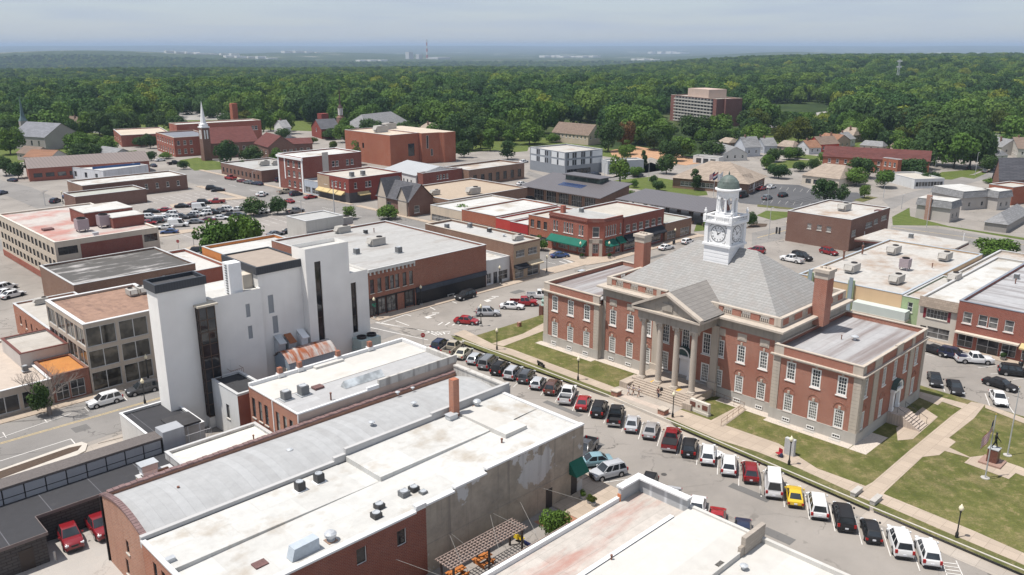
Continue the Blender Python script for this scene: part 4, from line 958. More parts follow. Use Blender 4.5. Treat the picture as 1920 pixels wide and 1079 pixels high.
# ---- long white-roofed building with concrete and brick party wall
def long_white():
 x0,x1,y0,y1=22.3,67.2,56.6,70.0
 root=thing('party_wall_building','long white roofed building, its side wall half red brick and half patched grey concrete','building',(x0,y0,0))
 brick=m_brick('dark_red_brick',(.23,.07,.045),(.15,.045,.035),(.26,.18,.15),.2)
 conc=patched('patched_concrete')
 fR,fL=frame(x0,y0,0),frame(x0,y1,-math.pi/2)
 xs=onY(D2(1222,570),y0)[0]-x0                        # brick ends, concrete begins
 m=MB();hw=[]
 for (u,v) in ((762,940),(1050,808)):
  a,z=onY(D2(u,v),y0);hw.append((a-x0-.55,a-x0+.55,z-.85,z+.85))
 m.wall(fR,0,xs,0,7.35,hw,.25);m.build('brick_wall',brick,root)
 for h in hw:window(root,fR,*h,'small',ST['bigdark'],.2)
 steps=[(xs,onY(D2(1430,430),y0)[0]-x0,7.5),(onY(D2(1430,430),y0)[0]-x0,onY(D2(1660,300),y0)[0]-x0,7.85),(onY(D2(1660,300),y0)[0]-x0,x1-x0,8.3)]
 m=MB();m.wall(fR,xs,x1-x0,0,7.5)
 for a,b,z in steps[1:]:m.wall(fR,a,b,7.5,z)
 m.fbox(fR,xs,x1-x0,-.05,0,3.05,3.25)
 m.build('concrete_wall',conc,root)
 # parapet caps, stepped
 cp=MB();cp.fbox(fR,-.1,xs-1.2,-.12,.5,7.25,7.45);cp.fbox(fR,xs-1.2,xs+.0,-.12,.5,7.75,7.95);cp.fbox(fR,xs-1.2,xs,.0,.3,7.35,7.75)
 for a,b,z in steps:cp.fbox(fR,a,b,-.1,.5,z,z+.2);cp.fbox(fR,a,b,.3,.45,6.9,z)
 cp.fbox(fL,0,y1-y0,-.1,.35,7.3,7.46);cp.box(x1-.4,x1+.1,y0+.5,y1-.3,8.0,8.32)
 cp.build('coping',m_plain('white_coping',(.62,.62,.62),.55,.08),root)
 wl=MB()
 hl=[(u-.4,u+.4,3.9,6.4) for u in (2.6,4.4,6.2)]+[(u-.4,u+.4,.9,3.0) for u in (2.6,4.4,6.2,9)]
 wl.wall(fL,0,y1-y0,0,7.3,hl,.22)
 wl.build('rear_wall',m_brick('orange_red_brick',(.4,.15,.085),(.28,.1,.06),(.4,.3,.24),.3),root)
 for h in hl:window(root,fL,*h,'sash')
 fw=MB();fw.wall(frame(x1,y0,math.pi/2),0,y1-y0,0,8.0);fw.wall(frame(x1,y1,math.pi),0,x1-x0,0,7.3);fw.build('front_wall',brick,root)
 xm=P(D2(870,400),7.2)[0];ysl=P(D2(870,430),7.0)[1];ysf=P(D2(1620,85),7.6)[1];xe=P(D2(1620,85),7.6)[0];ysb=P(D2(0,810),6.9)[1]
 r=MB()
 zl,zr=7.3,6.85
 r.face([(x0+.3,y0+.4,zr),(x1-.3,y0+.4,8.1),(x1-.3,ysf,8.1),(xe,ysf,7.75),(xm,ysl,zr+.3),(x0+.3,ysb,zr)])
 r.face([(x0+.3,ysb,zl),(xm,ysl,zl),(xm,y1-.1,zl),(x0+.3,y1-.1,zl)])
 r.face([(xm,ysl-.3,zl+.6),(xe,ysf,7.95),(x1-.3,ysf+.2,8.12),(x1-.3,y1-.1,8.2),(xm,y1-.1,zl+.6)])
 r.face([(x0+.3,ysb,zr-.1),(xm,ysl,zr-.1),(xm,ysl,zl),(x0+.3,ysb,zl)]);r.face([(xm,ysl-.3,zr-.1),(xe,ysf,7.6),(xe,ysf,7.95),(xm,ysl-.3,zl+.6)])
 r.face([(xm,y1-.1,zl-.1),(xm,ysl-.3,zl-.1),(xm,ysl-.3,zl+.6),(xm,y1-.1,zl+.6)])
 r.face([(xe,ysf,7.6),(x1-.3,ysf,7.9),(x1-.3,ysf+.2,8.12),(xe,ysf,7.95)])
 r.build('roof',RW,root)
 # front curb platform seams
 ps=MB();a=P(C2(1510,850),7.6);b=P(C2(1870,960),7.6);ps.box(min(a[0],b[0])-1.0,max(a[0],b[0])+1.0,min(a[1],b[1])-.8,max(a[1],b[1])+.3,7.8,8.35);ps.build('roof_platform',RW2,root)
 # stepped party wall on the far side
 pw=MB();fK=frame(x0,y1,0)
 for (a,b,z) in ((0,onY(D2(560,200),y1)[0]-x0,7.75),(onY(D2(560,200),y1)[0]-x0,onY(D2(640,130),y1)[0]-x0,8.15),(onY(D2(640,130),y1)[0]-x0,onY(C2(1265,790),y1)[0]-x0,8.7),(onY(C2(1265,790),y1)[0]-x0,onY(C2(1420,725),y1)[0]-x0,9.0),(onY(C2(1420,725),y1)[0]-x0,x1-x0+1.2,9.15)):
  pw.fbox(fK,a,b,0,.34,6.6,z-.1);pw.fbox(fK,a,b,-.06,.4,z-.1,z)
 pw.build('party_wall',m_wall('pale_grey_render',(.46,.455,.45),(.36,.36,.38),.3),root)
 aw=MB();c=(x1-1.3,y0);q=[(x1-2.4,y0,4.4),(x1-.15,y0,4.4),(x1-.15,y0-1.2,2.9),(x1-2.4,y0-1.2,2.9)]
 aw.face(q[::-1]);aw.face([(x1-2.4,y0,4.4),(x1-2.4,y0-1.2,2.9),(x1-2.4,y0,2.9)]);aw.face([(x1-.15,y0,4.4),(x1-.15,y0,2.9),(x1-.15,y0-1.2,2.9)])
 aw.build('awning',m_plain('green_canvas',(.015,.11,.075),.8,.15),root)
 d=MB();d.fbox(fR,x1-x0-2.0,x1-x0-1.0,-.04,0,0,2.5);d.fbox(fR,x1-x0-6.2,x1-x0-5.2,-.04,0,.0,2.4);d.build('side_door',ST['dark'],root)
 ch=MB()
 px_,z_=onY(C2(1430,780),y1-.8)
 ch.box(px_-.45,px_+.45,y1-1.15,y1-.35,7.0,zat(C2(1425,580),(px_,y1-.8)));ch.build('chimney',m_brick('chimney_brick',(.42,.16,.09),(.3,.11,.07),(.4,.3,.25)),root)
 return root
long_white()
# ---- grey barrel-vaulted roof between the party walls
def barrel():
 x0,x1,y0,y1=22.6,69.0,70.45,80.9
 root=thing('vaulted_building','narrow brick building with long pale grey vaulted roof and tile-capped rear wall','building',(x0,y0,0))
 n=12;zs=lambda t:6.5+1.5*math.sin(math.pi*min(1,max(0,.12+.76*t)))
 ys=[y0+(y1-y0)*i/n for i in range(n+1)];zz=[zs(i/n) for i in range(n+1)]
 m=MB()
 for i in range(n):m.face([(x0+.35,ys[i],zz[i]),(x1-.3,ys[i],zz[i]-.2),(x1-.3,ys[i+1],zz[i+1]-.2),(x0+.35,ys[i+1],zz[i+1])])
 m.build('vaulted_roof',RG,root,smooth=True)
 w=MB();fL=frame(x0,y1,-math.pi/2)
 hl=[(5.6,6.3,3.6,5.0),(4.8,5.5,.9,2.6)]
 w.wall(fL,0,y1-y0,0,5.9,hl,.25); 
 for i in range(n):w.face([(x0,ys[i+1],5.9),(x0,ys[i],5.9),(x0,ys[i],zz[i]+.3),(x0,ys[i+1],zz[i+1]+.3)])
 w.box(x0,x1,y1-.4,y1,0,7.5);w.box(x0+.01,x1,y0-.28,y0+.05,0,6.6)
 w.wall(frame(x1,y0,math.pi/2),0,y1-y0,0,7.6)
 w.build('wall',m_brick('salmon_brick',(.42,.2,.13),(.3,.14,.09),(.42,.33,.27),.35),root)
 for h in hl:window(root,fL,*h,'sash')
 t=MB()
 for i in range(n*2):
  a,b=i/(n*2),(i+1)/(n*2);za,zb=zs(a)+.3,zs(b)+.3;ya,yb=y0+(y1-y0)*a,y0+(y1-y0)*b
  t.mesh([(x0-.12,ya+.03,za+.02),(x0+.45,ya+.03,za+.02),(x0+.45,yb-.03,zb+.02),(x0-.12,yb-.03,zb+.02),(x0-.12,ya+.03,za+.22),(x0+.45,ya+.03,za+.22),(x0+.45,yb-.03,zb+.22),(x0-.12,yb-.03,zb+.22)],[(0,1,5,4),(1,2,6,5),(2,3,7,6),(3,0,4,7),(4,5,6,7)])
 for i in range(78):t.box(x0+.6+i*.58,x0+1.14+i*.58,y1-.5,y1+.06,7.5,7.66+.03*(i%3))
 t.build('coping_tile',m_plain('clay_coping_tile',(.2,.13,.125),.6,.35,1.4),root)
 d=MB();d.fbox(fL,-.1,.05,-.12,-.0,0,7.2);d.fbox(fL,y1-y0-.15,y1-y0+.0,-.12,0,0,6.9);d.build('downpipe',ST['dark'],root)
 pa=MB();pa.box(x1-.5,x1,y0,y1,6.9,8.3);pa.box(x1-.6,x1+.1,y0,y1,8.3,8.5);pa.build('front_parapet',m_wall('peeling_render',(.5,.48,.45),(.16,.14,.13),.9),root)
barrel()
# ---- twin flat roofs, white half and grey half
def twin():
 x0,x1,y0,ym,y1,h=45.0,69.3,81.3,87.3,93.3,8.7
 tan=m_wall('tan_render',(.47,.38,.32),(.3,.24,.2),.3)
 bk=m_brick('rear_brick',(.34,.13,.08),(.24,.09,.06),(.36,.27,.22),.3)
 root=thing('twin_roof_building','two storey brick building with flat roof half white and half grey, tan side wall','building',(x0,y0,0))
 fL=frame(x0,y1,-math.pi/2);fR=frame(x0,y0,0)
 hl=[(c-.42,c+.42,4.6,7.3) for c in (1.0,2.7,4.2,7.0,8.7,10.2)]
 w=MB();w.wall(fL,0,y1-y0,0,h-.15,hl,.2);w.wall(frame(x1,y0,math.pi/2),0,y1-y0,0,h-.15,mi=0);w.wall(frame(x1,y1,math.pi),0,x1-x0,0,h-.15);w.build('brick_wall',bk,root)
 for q in hl:window(root,fL,*q,'sash')
 w=MB();w.wall(fR,0,x1-x0,0,h-.15);w.build('side_wall',tan,root)
 r=MB();r.face([(x0,ym,h-.1),(x1-.3,ym,h-.1),(x1-.3,y1-.3,h-.1),(x0,y1-.3,h-.1)]);r.build('white_roof',RW2,root)
 r=MB();r.face([(x0,y0,h-.14),(x1-.3,y0,h-.14),(x1-.3,ym,h-.14),(x0,ym,h-.14)]);r.build('grey_roof',m_roof('patched_grey_roof',(.43,.43,.435),(.2,.19,.19),.6,.64,(.5,.15),(9,1.1),.85),root)
 c=MB();c.box(x0,x1,y1-.35,y1+.05,h-.1,h+.35);c.box(x1-.35,x1+.1,ym,y1-.35,h-.1,h+.35);c.box(x0-.08,x0+.12,y0+.02,y1-.36,h-.14,h+.02)
 xs1,xs2=onY(C2(800,650),y0)[0],onY(C2(885,625),y0)[0]
 c.box(x0,xs1,y0-.05,y0+.3,h-.12,h+.05);c.box(xs1,xs2,y0-.05,y0+.3,h-.12,h+.35);c.build('coping',m_plain('white_edge',(.68,.68,.68),.5,.08),root)
 c=MB();c.box(xs2,x1+.1,y0-.05,y0+.3,h-.12,h+.9);c.box(x1-.4,x1+.1,y0+.3,ym-.01,h-.12,h+.5);c.build('peeling_parapet',MATS['peeling_render'],root)
 for i,p in enumerate(((168,490),(310,450),(585,335),(815,285))):
  a,z=onY(C2(*p),y1-.15);cm=MB();cm.box(a-.4,a+.4,y1-.55,y1+.25,h,h+.5);cm.box(a-.28,a+.28,y1-.43,y1+.13,h+.5,h+1.25,1);cm.build('chimney',[MATS['white_edge'],bk],root)
 c=MB();c.fbox(fL,y1-ym-.07,y1-ym+.07,-.1,0,0,h-.2);c.fbox(fL,y1-y0-.1,y1-y0+.05,-.1,-0,0,h-.2);c.build('downpipe',MATS['white_edge'],root)
 sk=P(C2(770,590),h);s=MB();s.mesh([(sk[0]-3,sk[1]-.6,h-.1),(sk[0]+3,sk[1]-.6,h-.1),(sk[0]+3,sk[1]+.6,h-.1),(sk[0]-3,sk[1]+.6,h-.1),(sk[0]-2.9,sk[1],h+.75),(sk[0]+2.9,sk[1],h+.75)],[(0,1,5,4),(1,2,5),(2,3,4,5),(3,0,4)]);s.build('skylight',m_glass('skylight_glass',(.35,.37,.38),.25),root)
 hp=P(C2(520,470),h);s=MB();s.box(hp[0]-2.2,hp[0]+2.2,hp[1]-.5,hp[1]+.5,h-.1,h+.2);s.build('roof_hatch',RW2,root)
twin()
Flat('painted_shed','small white painted shed with brick side and black tar roof below the white tower',44.4,48.6,95.4,103.0,7.0,m_wall('white_painted_brick',(.66,.66,.65),(.35,.34,.33),.35),m_roof('black_tar',(.045,.045,.048),(.25,.24,.23),.5,.62,(.3,.3),None),par=.3,wallR=m_brick('red_shed_brick',(.36,.1,.06),(.26,.07,.045),(.35,.24,.2)),L=[(4.0,4.9,2.6,4.6)],style='sash')
Flat('low_white_roof','long low annexe with stained white roof behind the vaulted building',33.2,44.7,79.9,91.8,4.3,m_wall('peeling_white_wall',(.6,.59,.58),(.2,.15,.15),.9),m_roof('stained_white_roof',(.66,.655,.6),(.33,.2,.13),.7,.6,(.25,.25),(5,2.2),.9),cat='annexe',par=.35)
Flat('yellow_shed','small cream stucco shed with rusty roof beside the dark tar roof',28.6,32.4,84.2,88.6,4.2,m_wall('cream_stucco',(.56,.48,.34),(.4,.26,.16),.5),m_roof('rusty_roof',(.4,.17,.1),(.2,.08,.06),.7,.5,(.4,.4),None),cat='shed',par=.25)
# ---- white office tower
def white_tower():
 wm=m_wall('white_concrete_panel',(.82,.8,.765),(.6,.55,.5),.12)
 root=thing('white_office_tower','tall windowless white office building with black capped stair tower and slit windows','office building',(39.0,103.7,0))
 z4,bw=113.0,MB()
 def blk_(x0,x1,y0,y1,h,nm='wall',mt=wm,z0=0):m=MB();m.box(x0,x1,y0,y1,z0,h,bottom=False);return m.build(nm,mt,root)
 fa=m_seam('dark_grey_fascia',(.045,.05,.06),'X',.35,.6)
 m=MB();m.box(39.0,45.3,103.7,107.0,0,19.9,bottom=False)
 fr=frame(45.9,104.4,0);lou=[]
 for (u,v) in ((900,570),(918,733)):
  a,z=onY(tq(u,v),104.4);lou.append((a-45.9-.32,a-45.9+.32,z-.95,z+.95))
 m.wall(fr,0,7.6,0,17.5,lou,.2);m.wall(frame(45.9,z4,-math.pi/2),0,z4-104.4,0,17.5);m.box(53.2,53.5,104.41,105.2,0,17.5)
 lo2=[];f2=frame(53.5,105.0,0)
 for (u,v,hh) in ((1072,522,1.35),(1106,675,1.3)):
  a,z=onY(tq(u,v),105.0);lo2.append((a-53.5-.42,a-53.5+.42,z-hh,z+hh))
 m.wall(f2,0,7.2,0,19.3,lo2,.2);m.wall(frame(53.5,115,-math.pi/2),0,10,17.3,19.3)
 xs0,xs1=60.3,67.6;f3=frame(xs0,103.5,0);sl=(1.4,2.45,7.0,19.9)
 m.wall(f3,0,xs1-xs0,0,22,[sl],.3);m.wall(frame(xs0,107.2,-math.pi/2),0,3.7,0,22);m.wall(frame(xs1,103.5,math.pi/2),0,3.7,0,22);m.wall(frame(xs1,107.2,math.pi),0,xs1-xs0,15,22)
 f4=frame(xs1,103.9,0);sl4=(.35,1.3,7.4,15.4)
 m.wall(f4,0,3.5,0,17,[sl4],.3);m.wall(frame(71.1,103.9,math.pi/2),0,9.1,0,17);m.wall(frame(71.1,z4,math.pi),0,25.2,0,16.9)
 m.wall(frame(60.7,105,math.pi/2),0,10,16.9,19.3);m.wall(frame(60.7,115,math.pi),0,7.2,0,19.3)
 m.build('wall',wm,root)
 for q in lou:window(root,fr,*q,'glass',m_seam('louvre',(.32,.34,.36),'Z',.16,.5),.1)
 for q in lo2:window(root,f2,*q,'glass',MATS['louvre'],.1)
 window(root,f3,*sl,'tall',ST['bigdark'],.25);window(root,f4,*sl4,'tall',ST['bigdark'],.25)
 c=MB();c.ring(38.75,45.5,103.5,107.2,.3,19.9,21.0);c.build('dark_fascia',fa,root);c=MB();c.ring(53.25,60.9,104.75,115.2,.3,19.3,20.4)
 c.build('dark_fascia',fa,root)
 r=MB();r.box(39.05,45.2,103.8,106.9,19.9,20.5);r.build('tower_roof',m_roof('dark_roof',(.07,.07,.075),(.22,.2,.19),.4,.62,(.3,.3),(3,3),1.6),root)
 r=MB();r.face([(53.5,105,20.2),(60.7,105,20.2),(60.7,115,20.2),(53.5,115,20.2)]);r.build('gravel_roof',m_roof('tan_gravel_roof',(.34,.285,.24),(.5,.45,.4),.4,.66,(.3,.3),None),root)
 r=MB();r.face([(45.95,104.5,17.2),(53.5,104.5,17.2),(53.5,112.9,17.2),(45.95,112.9,17.2)]);r.face([(xs1,104,16.6),(71,104,16.6),(71,112.9,16.6),(xs1,112.9,16.6)]);r.face([(60.7,107.2,16.7),(xs1,107.2,16.7),(xs1,112.9,16.7),(60.7,112.9,16.7)])
 r.face([(xs0,103.6,21.4),(xs1,103.6,21.4),(xs1,107.1,21.4),(xs0,107.1,21.4)]);r.build('white_roof',RW,root)
 # glazed stair bay
 gb=MB();gx0,gx1,gy0=43.6,45.88,102.6
 fg=frame(gx0,gy0,0);fgl=frame(gx0,103.69,-math.pi/2)
 cap=MB();cap.box(gx0-.15,gx1+.4,gy0-.15,104.39,17.1,17.35);cap.build('bay_roof',m_plain('weathered_bay_roof',(.5,.45,.37),.8,.2),root)
 window(root,fg,0,gx1-gx0,1.6,17.1,'curtain',ST['bigdark'],.1);window(root,fgl,0,103.69-gy0,1.6,17.1,'curtain',ST['bigdark'],.1)
 blk_(gx0+.05,gx1,gy0+.15,104.39,1.6,'bay_plinth')
 # roof-top stack with ladder
 sx,sy=50.2,105.6
 blk_(sx-.9,sx+.9,sy-.8,sy+1.0,21.6,'stack',ST['white'],17.0)
 ld=MB()
 for k in range(12):ld.box(sx-.99,sx-.9,sy-.3,sy+.3,17.3+k*.36,17.36+k*.36)
 ld.build('ladder',ST['iron'],root)
 blk_(52.0,53.4,106.4,108.4,19.2,'plant_room',ST['cream'],17.0)
 b=MB();a,z=onY(tq(800,1030),104.0);b.box(a-.9,a+.9,103.2,104.39,z-.35,z-.3);b.tube((a-.9,103.2,z-.3),(a+.9,103.2,z-.3),.03)
 for k in range(7):b.tube((a-.9+.3*k,103.2,z-.3),(a-.9+.3*k,103.2,z+.6),.025,4)
 for s_ in (-.9,.9):
  b.tube((a+s_,103.2,z+.6),(a+s_,104.39,z+.6),.025,4)
 b.tube((a-.9,103.2,z+.6),(a+.9,103.2,z+.6),.025,4);b.build('fire_balcony',m_plain('rusty_steel',(.25,.14,.09),.8,.3),root)
 d=MB();d.box(a-.35,a+.45,104.36,104.395,z-.3,z+1.9);d.build('fire_door',MATS['white_trim'] if 'white_trim' in MATS else white_trim(),root)
tq=tile(240,440,3.996)
white_tower()
def rusty_shed():
 x0,x1,y0,y1=54.9,62.6,100.6,104.6
 root=thing('metal_shed','blue grey corrugated metal shed with rusty curved roof against the white tower','shed',(x0,y0,0))
 m=MB();m.wall(frame(x0,y1,-math.pi/2),0,y1-y0,0,6.9);m.wall(frame(x0,y0,0),0,x1-x0,0,6.9);m.wall(frame(x1,y0,math.pi/2),0,y1-y0,0,6.9)
 m.face([(x0,y1,6.9),(x0,y0,6.9),(x0,(y0+y1)/2,8.1)]);m.face([(x1,y0,6.9),(x1,y1,6.9),(x1,(y0+y1)/2,8.1)])
 m.build('wall',m_seam('blue_corrugated',(.36,.43,.5),'X',.3,.7),root)
 r=MB();n=8
 for i in range(n):
  f=lambda t:(y0-.15+(y1-y0+.3)*t,6.9+1.25*math.sin(math.pi*t))
  (ya,za),(yb,zb)=f(i/n),f((i+1)/n);r.face([(x0-.2,ya,za),(x1+.1,ya,za),(x1+.1,yb,zb),(x0-.2,yb,zb)])
 r.build('curved_roof',m_seam('rusty_corrugated',(.45,.42,.4),'X',.62,.75,.8,0,(.3,.09,.035)),root,smooth=True)
 d=MB();d.box(x0-.04,x0,y0+.7,y0+2.0,3.2,5.9);d.build('door',ST['cream'],root)
rusty_shed()
for (u,v,lab,mt) in ((1130,810,'grey metal air duct beside the rusty vent hood','galv'),(1205,800,'rust-topped grey vent hood on the white wall',None),(1300,765,'bent white metal duct cowl on the white wall','white')):
 a,z=onY(tq(u,v),104.6);r_=thing('vent_duct',lab,'vent',(a,104.4,z-1.5))
 m=MB();m.box(a-.55,a+.55,103.7,104.98,z-1.5,z+.45);m.mesh([(a-.55,103.2,z+.1),(a+.55,103.2,z+.1),(a+.55,104.98,z+1.0),(a-.55,104.98,z+1.0),(a-.55,103.2,z+.2),(a+.55,103.2,z+.2),(a+.55,104.98,z+1.1),(a-.55,104.98,z+1.1)],[(0,1,5,4),(1,2,6,5),(2,3,7,6),(3,0,4,7),(4,5,6,7),(3,2,1,0)],1)
 m.build('duct_body',[ST['galv'] if mt!='white' else ST['white'],m_plain('rust',(.3,.12,.06),.9,.3) if mt is None else (ST['galv'] if mt=='galv' else ST['white'])],r_)
r_=thing('cooling_unit','pale green cooling tower with twin fans at the foot of the white tower','cooling unit',(69.5,102.4,5));m=MB()
m.box(67.2,71,100.8,103.4,0,5.6);m.box(67.3,70.9,100.9,103.3,5.6,7.0);m.build('casing',m_plain('pale_green_metal',(.42,.5,.48),.5,.15),r_)
for k in range(2):m=MB();m.lathe((68.2+1.8*k,102.1,7.0),[(.75,0),(.75,.35),(.6,.35),(.6,.1)],14);m.build('fan',ST['dark'],r_)
# ---- drive-through roofs, screen wall, canopy at lower left
tar=m_roof('tar_roof',(.05,.05,.055),(.2,.19,.19),.35,.66,(.3,.3),(5.0,60.0),2.6)
Flat('drive_through_block','low white edged block with black tar roof at the foot of the white tower',33.7,40.4,97.0,107.2,4.0,m_wall('off_white_render',(.6,.58,.55),amt=.3),tar,cat='annexe',par=.35,pt=.2,cop=MATS['white_edge'])
def screen():
 root=thing('screen_wall','long dark framed screen wall of pale panels with gravel-topped ledge','screen wall',(5,94,0))
 y,z0,z1=93.6,2.9,5.0;x0,x1=2.0,33.6
 t=MB();t.box(x0,34.6,y,y+2.4,z1,z1+.25);t.build('ledge',m_plain('dark_gravel',(.13,.115,.11),.95,.3,6.0),root)
 b=MB();b.box(x0,34.5,y+.12,y+2.3,0,z1);b.build('backing',ST['dark'],root)
 n=15;w=(x1-x0)/n
 for i in range(n):
  for j in range(2):
   m=MB();m.box(x0+i*w+.07,x0+(i+1)*w-.07,y+.0,y+.118,z0+.07+j*1.05,z0+1.0+j*1.05);m.build('panel',m_wall('grey_panel',(.34,.35,.37),(.24,.24,.25),.4),root)
 m=MB();m.box(33.8,36.4,93.4,95.6,2.9,5.9);m.build('end_block',MATS['grey_panel'],root)
screen()
def tarshed():
 root=thing('block_garage','low dark concrete block building with black tar roof and brown door','garage',(-6,84.4,0))
 blkm=m_brick('dark_block',(.085,.08,.078),(.065,.06,.06),(.045,.04,.04),.1,k=.45)
 m=MB();yb=88.9;xb=18.2;ya=84.9
 for fr,L_ in ((frame(-6,ya,0),xb+6),(frame(xb,ya,math.pi/2),yb-ya),(frame(xb,yb,0),24)):m.wall(fr,0,L_,0,3.1)
 m.build('block_wall',blkm,root)
 r=MB();r.prism([(-6,ya-.12),(xb+.12,ya-.12),(xb+.12,yb-.12),(42,yb-.12),(42,93.58),(-6,93.58)],3.1,3.35);r.build('tar_roof',tar,root)
 e=MB();e.box(-6,xb+.2,ya-.2,ya-.121,3.05,3.4);e.box(xb+.121,xb+.2,ya-.12,yb-.2,3.05,3.4);e.box(xb+.2,32,yb-.2,yb-.121,3.05,3.4);e.build('fascia',m_plain('brown_fascia',(.16,.13,.125),.7,.15),root)
 d=MB();d.box(15.6,16.9,ya-.04,ya,0,2.3);d.build('door',m_plain('brown_door',(.05,.04,.035),.6,.1),root)
 p=MB();p.tube((18.6,84.6,0),(18.6,84.6,1.1),.12,8);p.build('bollard',ST['conc'],root)
tarshed()
def canopy():
 root=thing('entry_canopy','flat black canopy on thin white posts beside the white tower','canopy',(36.6,95.5,0))
 m=MB();m.box(35.8,39.3,95.2,98.9,4.9,5.15);m.build('canopy_roof',m_plain('charcoal_roofing',(.05,.048,.05),.8,.3),root)
 for x,y in ((36.0,95.4),(37.6,95.4),(39.1,95.4),(39.1,98.6)):m=MB();m.tube((x,y,0),(x,y,4.9),.07);m.build('post',MATS['white_edge'],root)
 f=MB()
 for i in range(22):f.tube((36+i*.2,94.6,0.9+2),(36+i*.2,94.6,4.0),.02,4)
 f.tube((36,94.6,4.0),(40.2,94.6,4.0),.03,4);f.build('railing',MATS['white_edge'],root)
canopy()
# ---- glass-fronted office, orange brick low house and the tan shop row across the left street
def bays(n,w,L,z):
 g=L/n;return [(g*i+.22,g*(i+1)-.22,a,b,'bay') for i in range(n) for a,b in z]
x0,y0=36.4,126.3
Flat('glass_office','three storey office with tan piers, dark window walls and shaggy brown gravel roof',x0,50.5,y0,143.5,10.9,m_wall('tan_precast',(.43,.37,.31),(.28,.23,.19),.35),m_roof('brown_gravel',(.3,.19,.14),(.16,.1,.08),.8,.53,(.9,.25),None,fine=.25),par=.35,pt=.5,cop=MATS['white_coping'],
  L=bays(4,1,17.2,((4.0,6.6),(7.3,10.0))),R=bays(3,1,14.1,((3.8,6.6),(7.2,10.2)))+bays(3,1,14.1,((.25,3.2),)),glass=m_glass('bronze_glass',(.03,.027,.022),.05,1.2))
Flat('low_brick_house','long low orange brick building with dusty grey roof at the left',36.6,47,142,165,5.6,m_brick('orange_brick',(.42,.16,.09),(.32,.12,.07),(.42,.3,.25),.2),m_roof('dusty_roof',(.46,.43,.39),(.36,.32,.28),.5,.5,(.1,.3),(8,3),.85),par=.3,L=row(6,2,21,.8,2.4,4.0)+row(3,3,20,.7,.5,1.7),style='sash')
Flat('tan_roof_shop','flat tan roofed shop row with dark shop windows behind the bare tree',14,31.2,126.4,150,3.9,m_wall('tan_wall',(.45,.38,.32),amt=.3),m_roof('tan_roof',(.47,.4,.34),(.36,.29,.24),.5,.52,(.15,.15),None),par=.3,cop=MATS['white_coping'],R=row(4,1,17,3.6,.4,2.9),style='bay',glass=ST['bigdark'])
Flat('orange_roof_shop','small brick shop with rust orange roof between the glass office and tan roofs',31.22,36.3,126.25,134.5,4.3,m_brick('brown_shop_brick',(.26,.1,.07),(.18,.07,.05),(.3,.22,.18)),m_roof('rust_orange_roof',(.46,.2,.06),(.34,.11,.04),.8,.5,(.5,.2),None),par=.25,cop=m_plain('brown_edge',(.2,.1,.07),.7,.2),R=[(.3,2.1,.3,2.9),(2.3,4.3,.3,2.9)],style='shop',glass=ST['bigdark'])
Flat('white_block_annexe','pale block walled annexe with maroon coping behind the orange roof',29.6,36.3,134.6,144.5,5.9,m_wall('pale_block',(.52,.48,.45),(.38,.34,.31),.35),MATS['dusty_roof'],cat='annexe',par=.3,cop=m_plain('maroon_coping',(.14,.05,.04),.6,.15))
Flat('concrete_house','pale concrete two storey block cut by the left frame edge',-18,31.5,188,216,8.6,m_wall('beige_wall',(.52,.46,.38),(.36,.3,.25),.3),m_roof('sand_roof',(.55,.47,.38),(.4,.33,.26),.4,.55,(.2,.2),(8,3),.9),par=.4,R=row(8,2,48,3.4,4.6,6.6)+row(8,2,48,4.2,.8,3.2),style='bay')
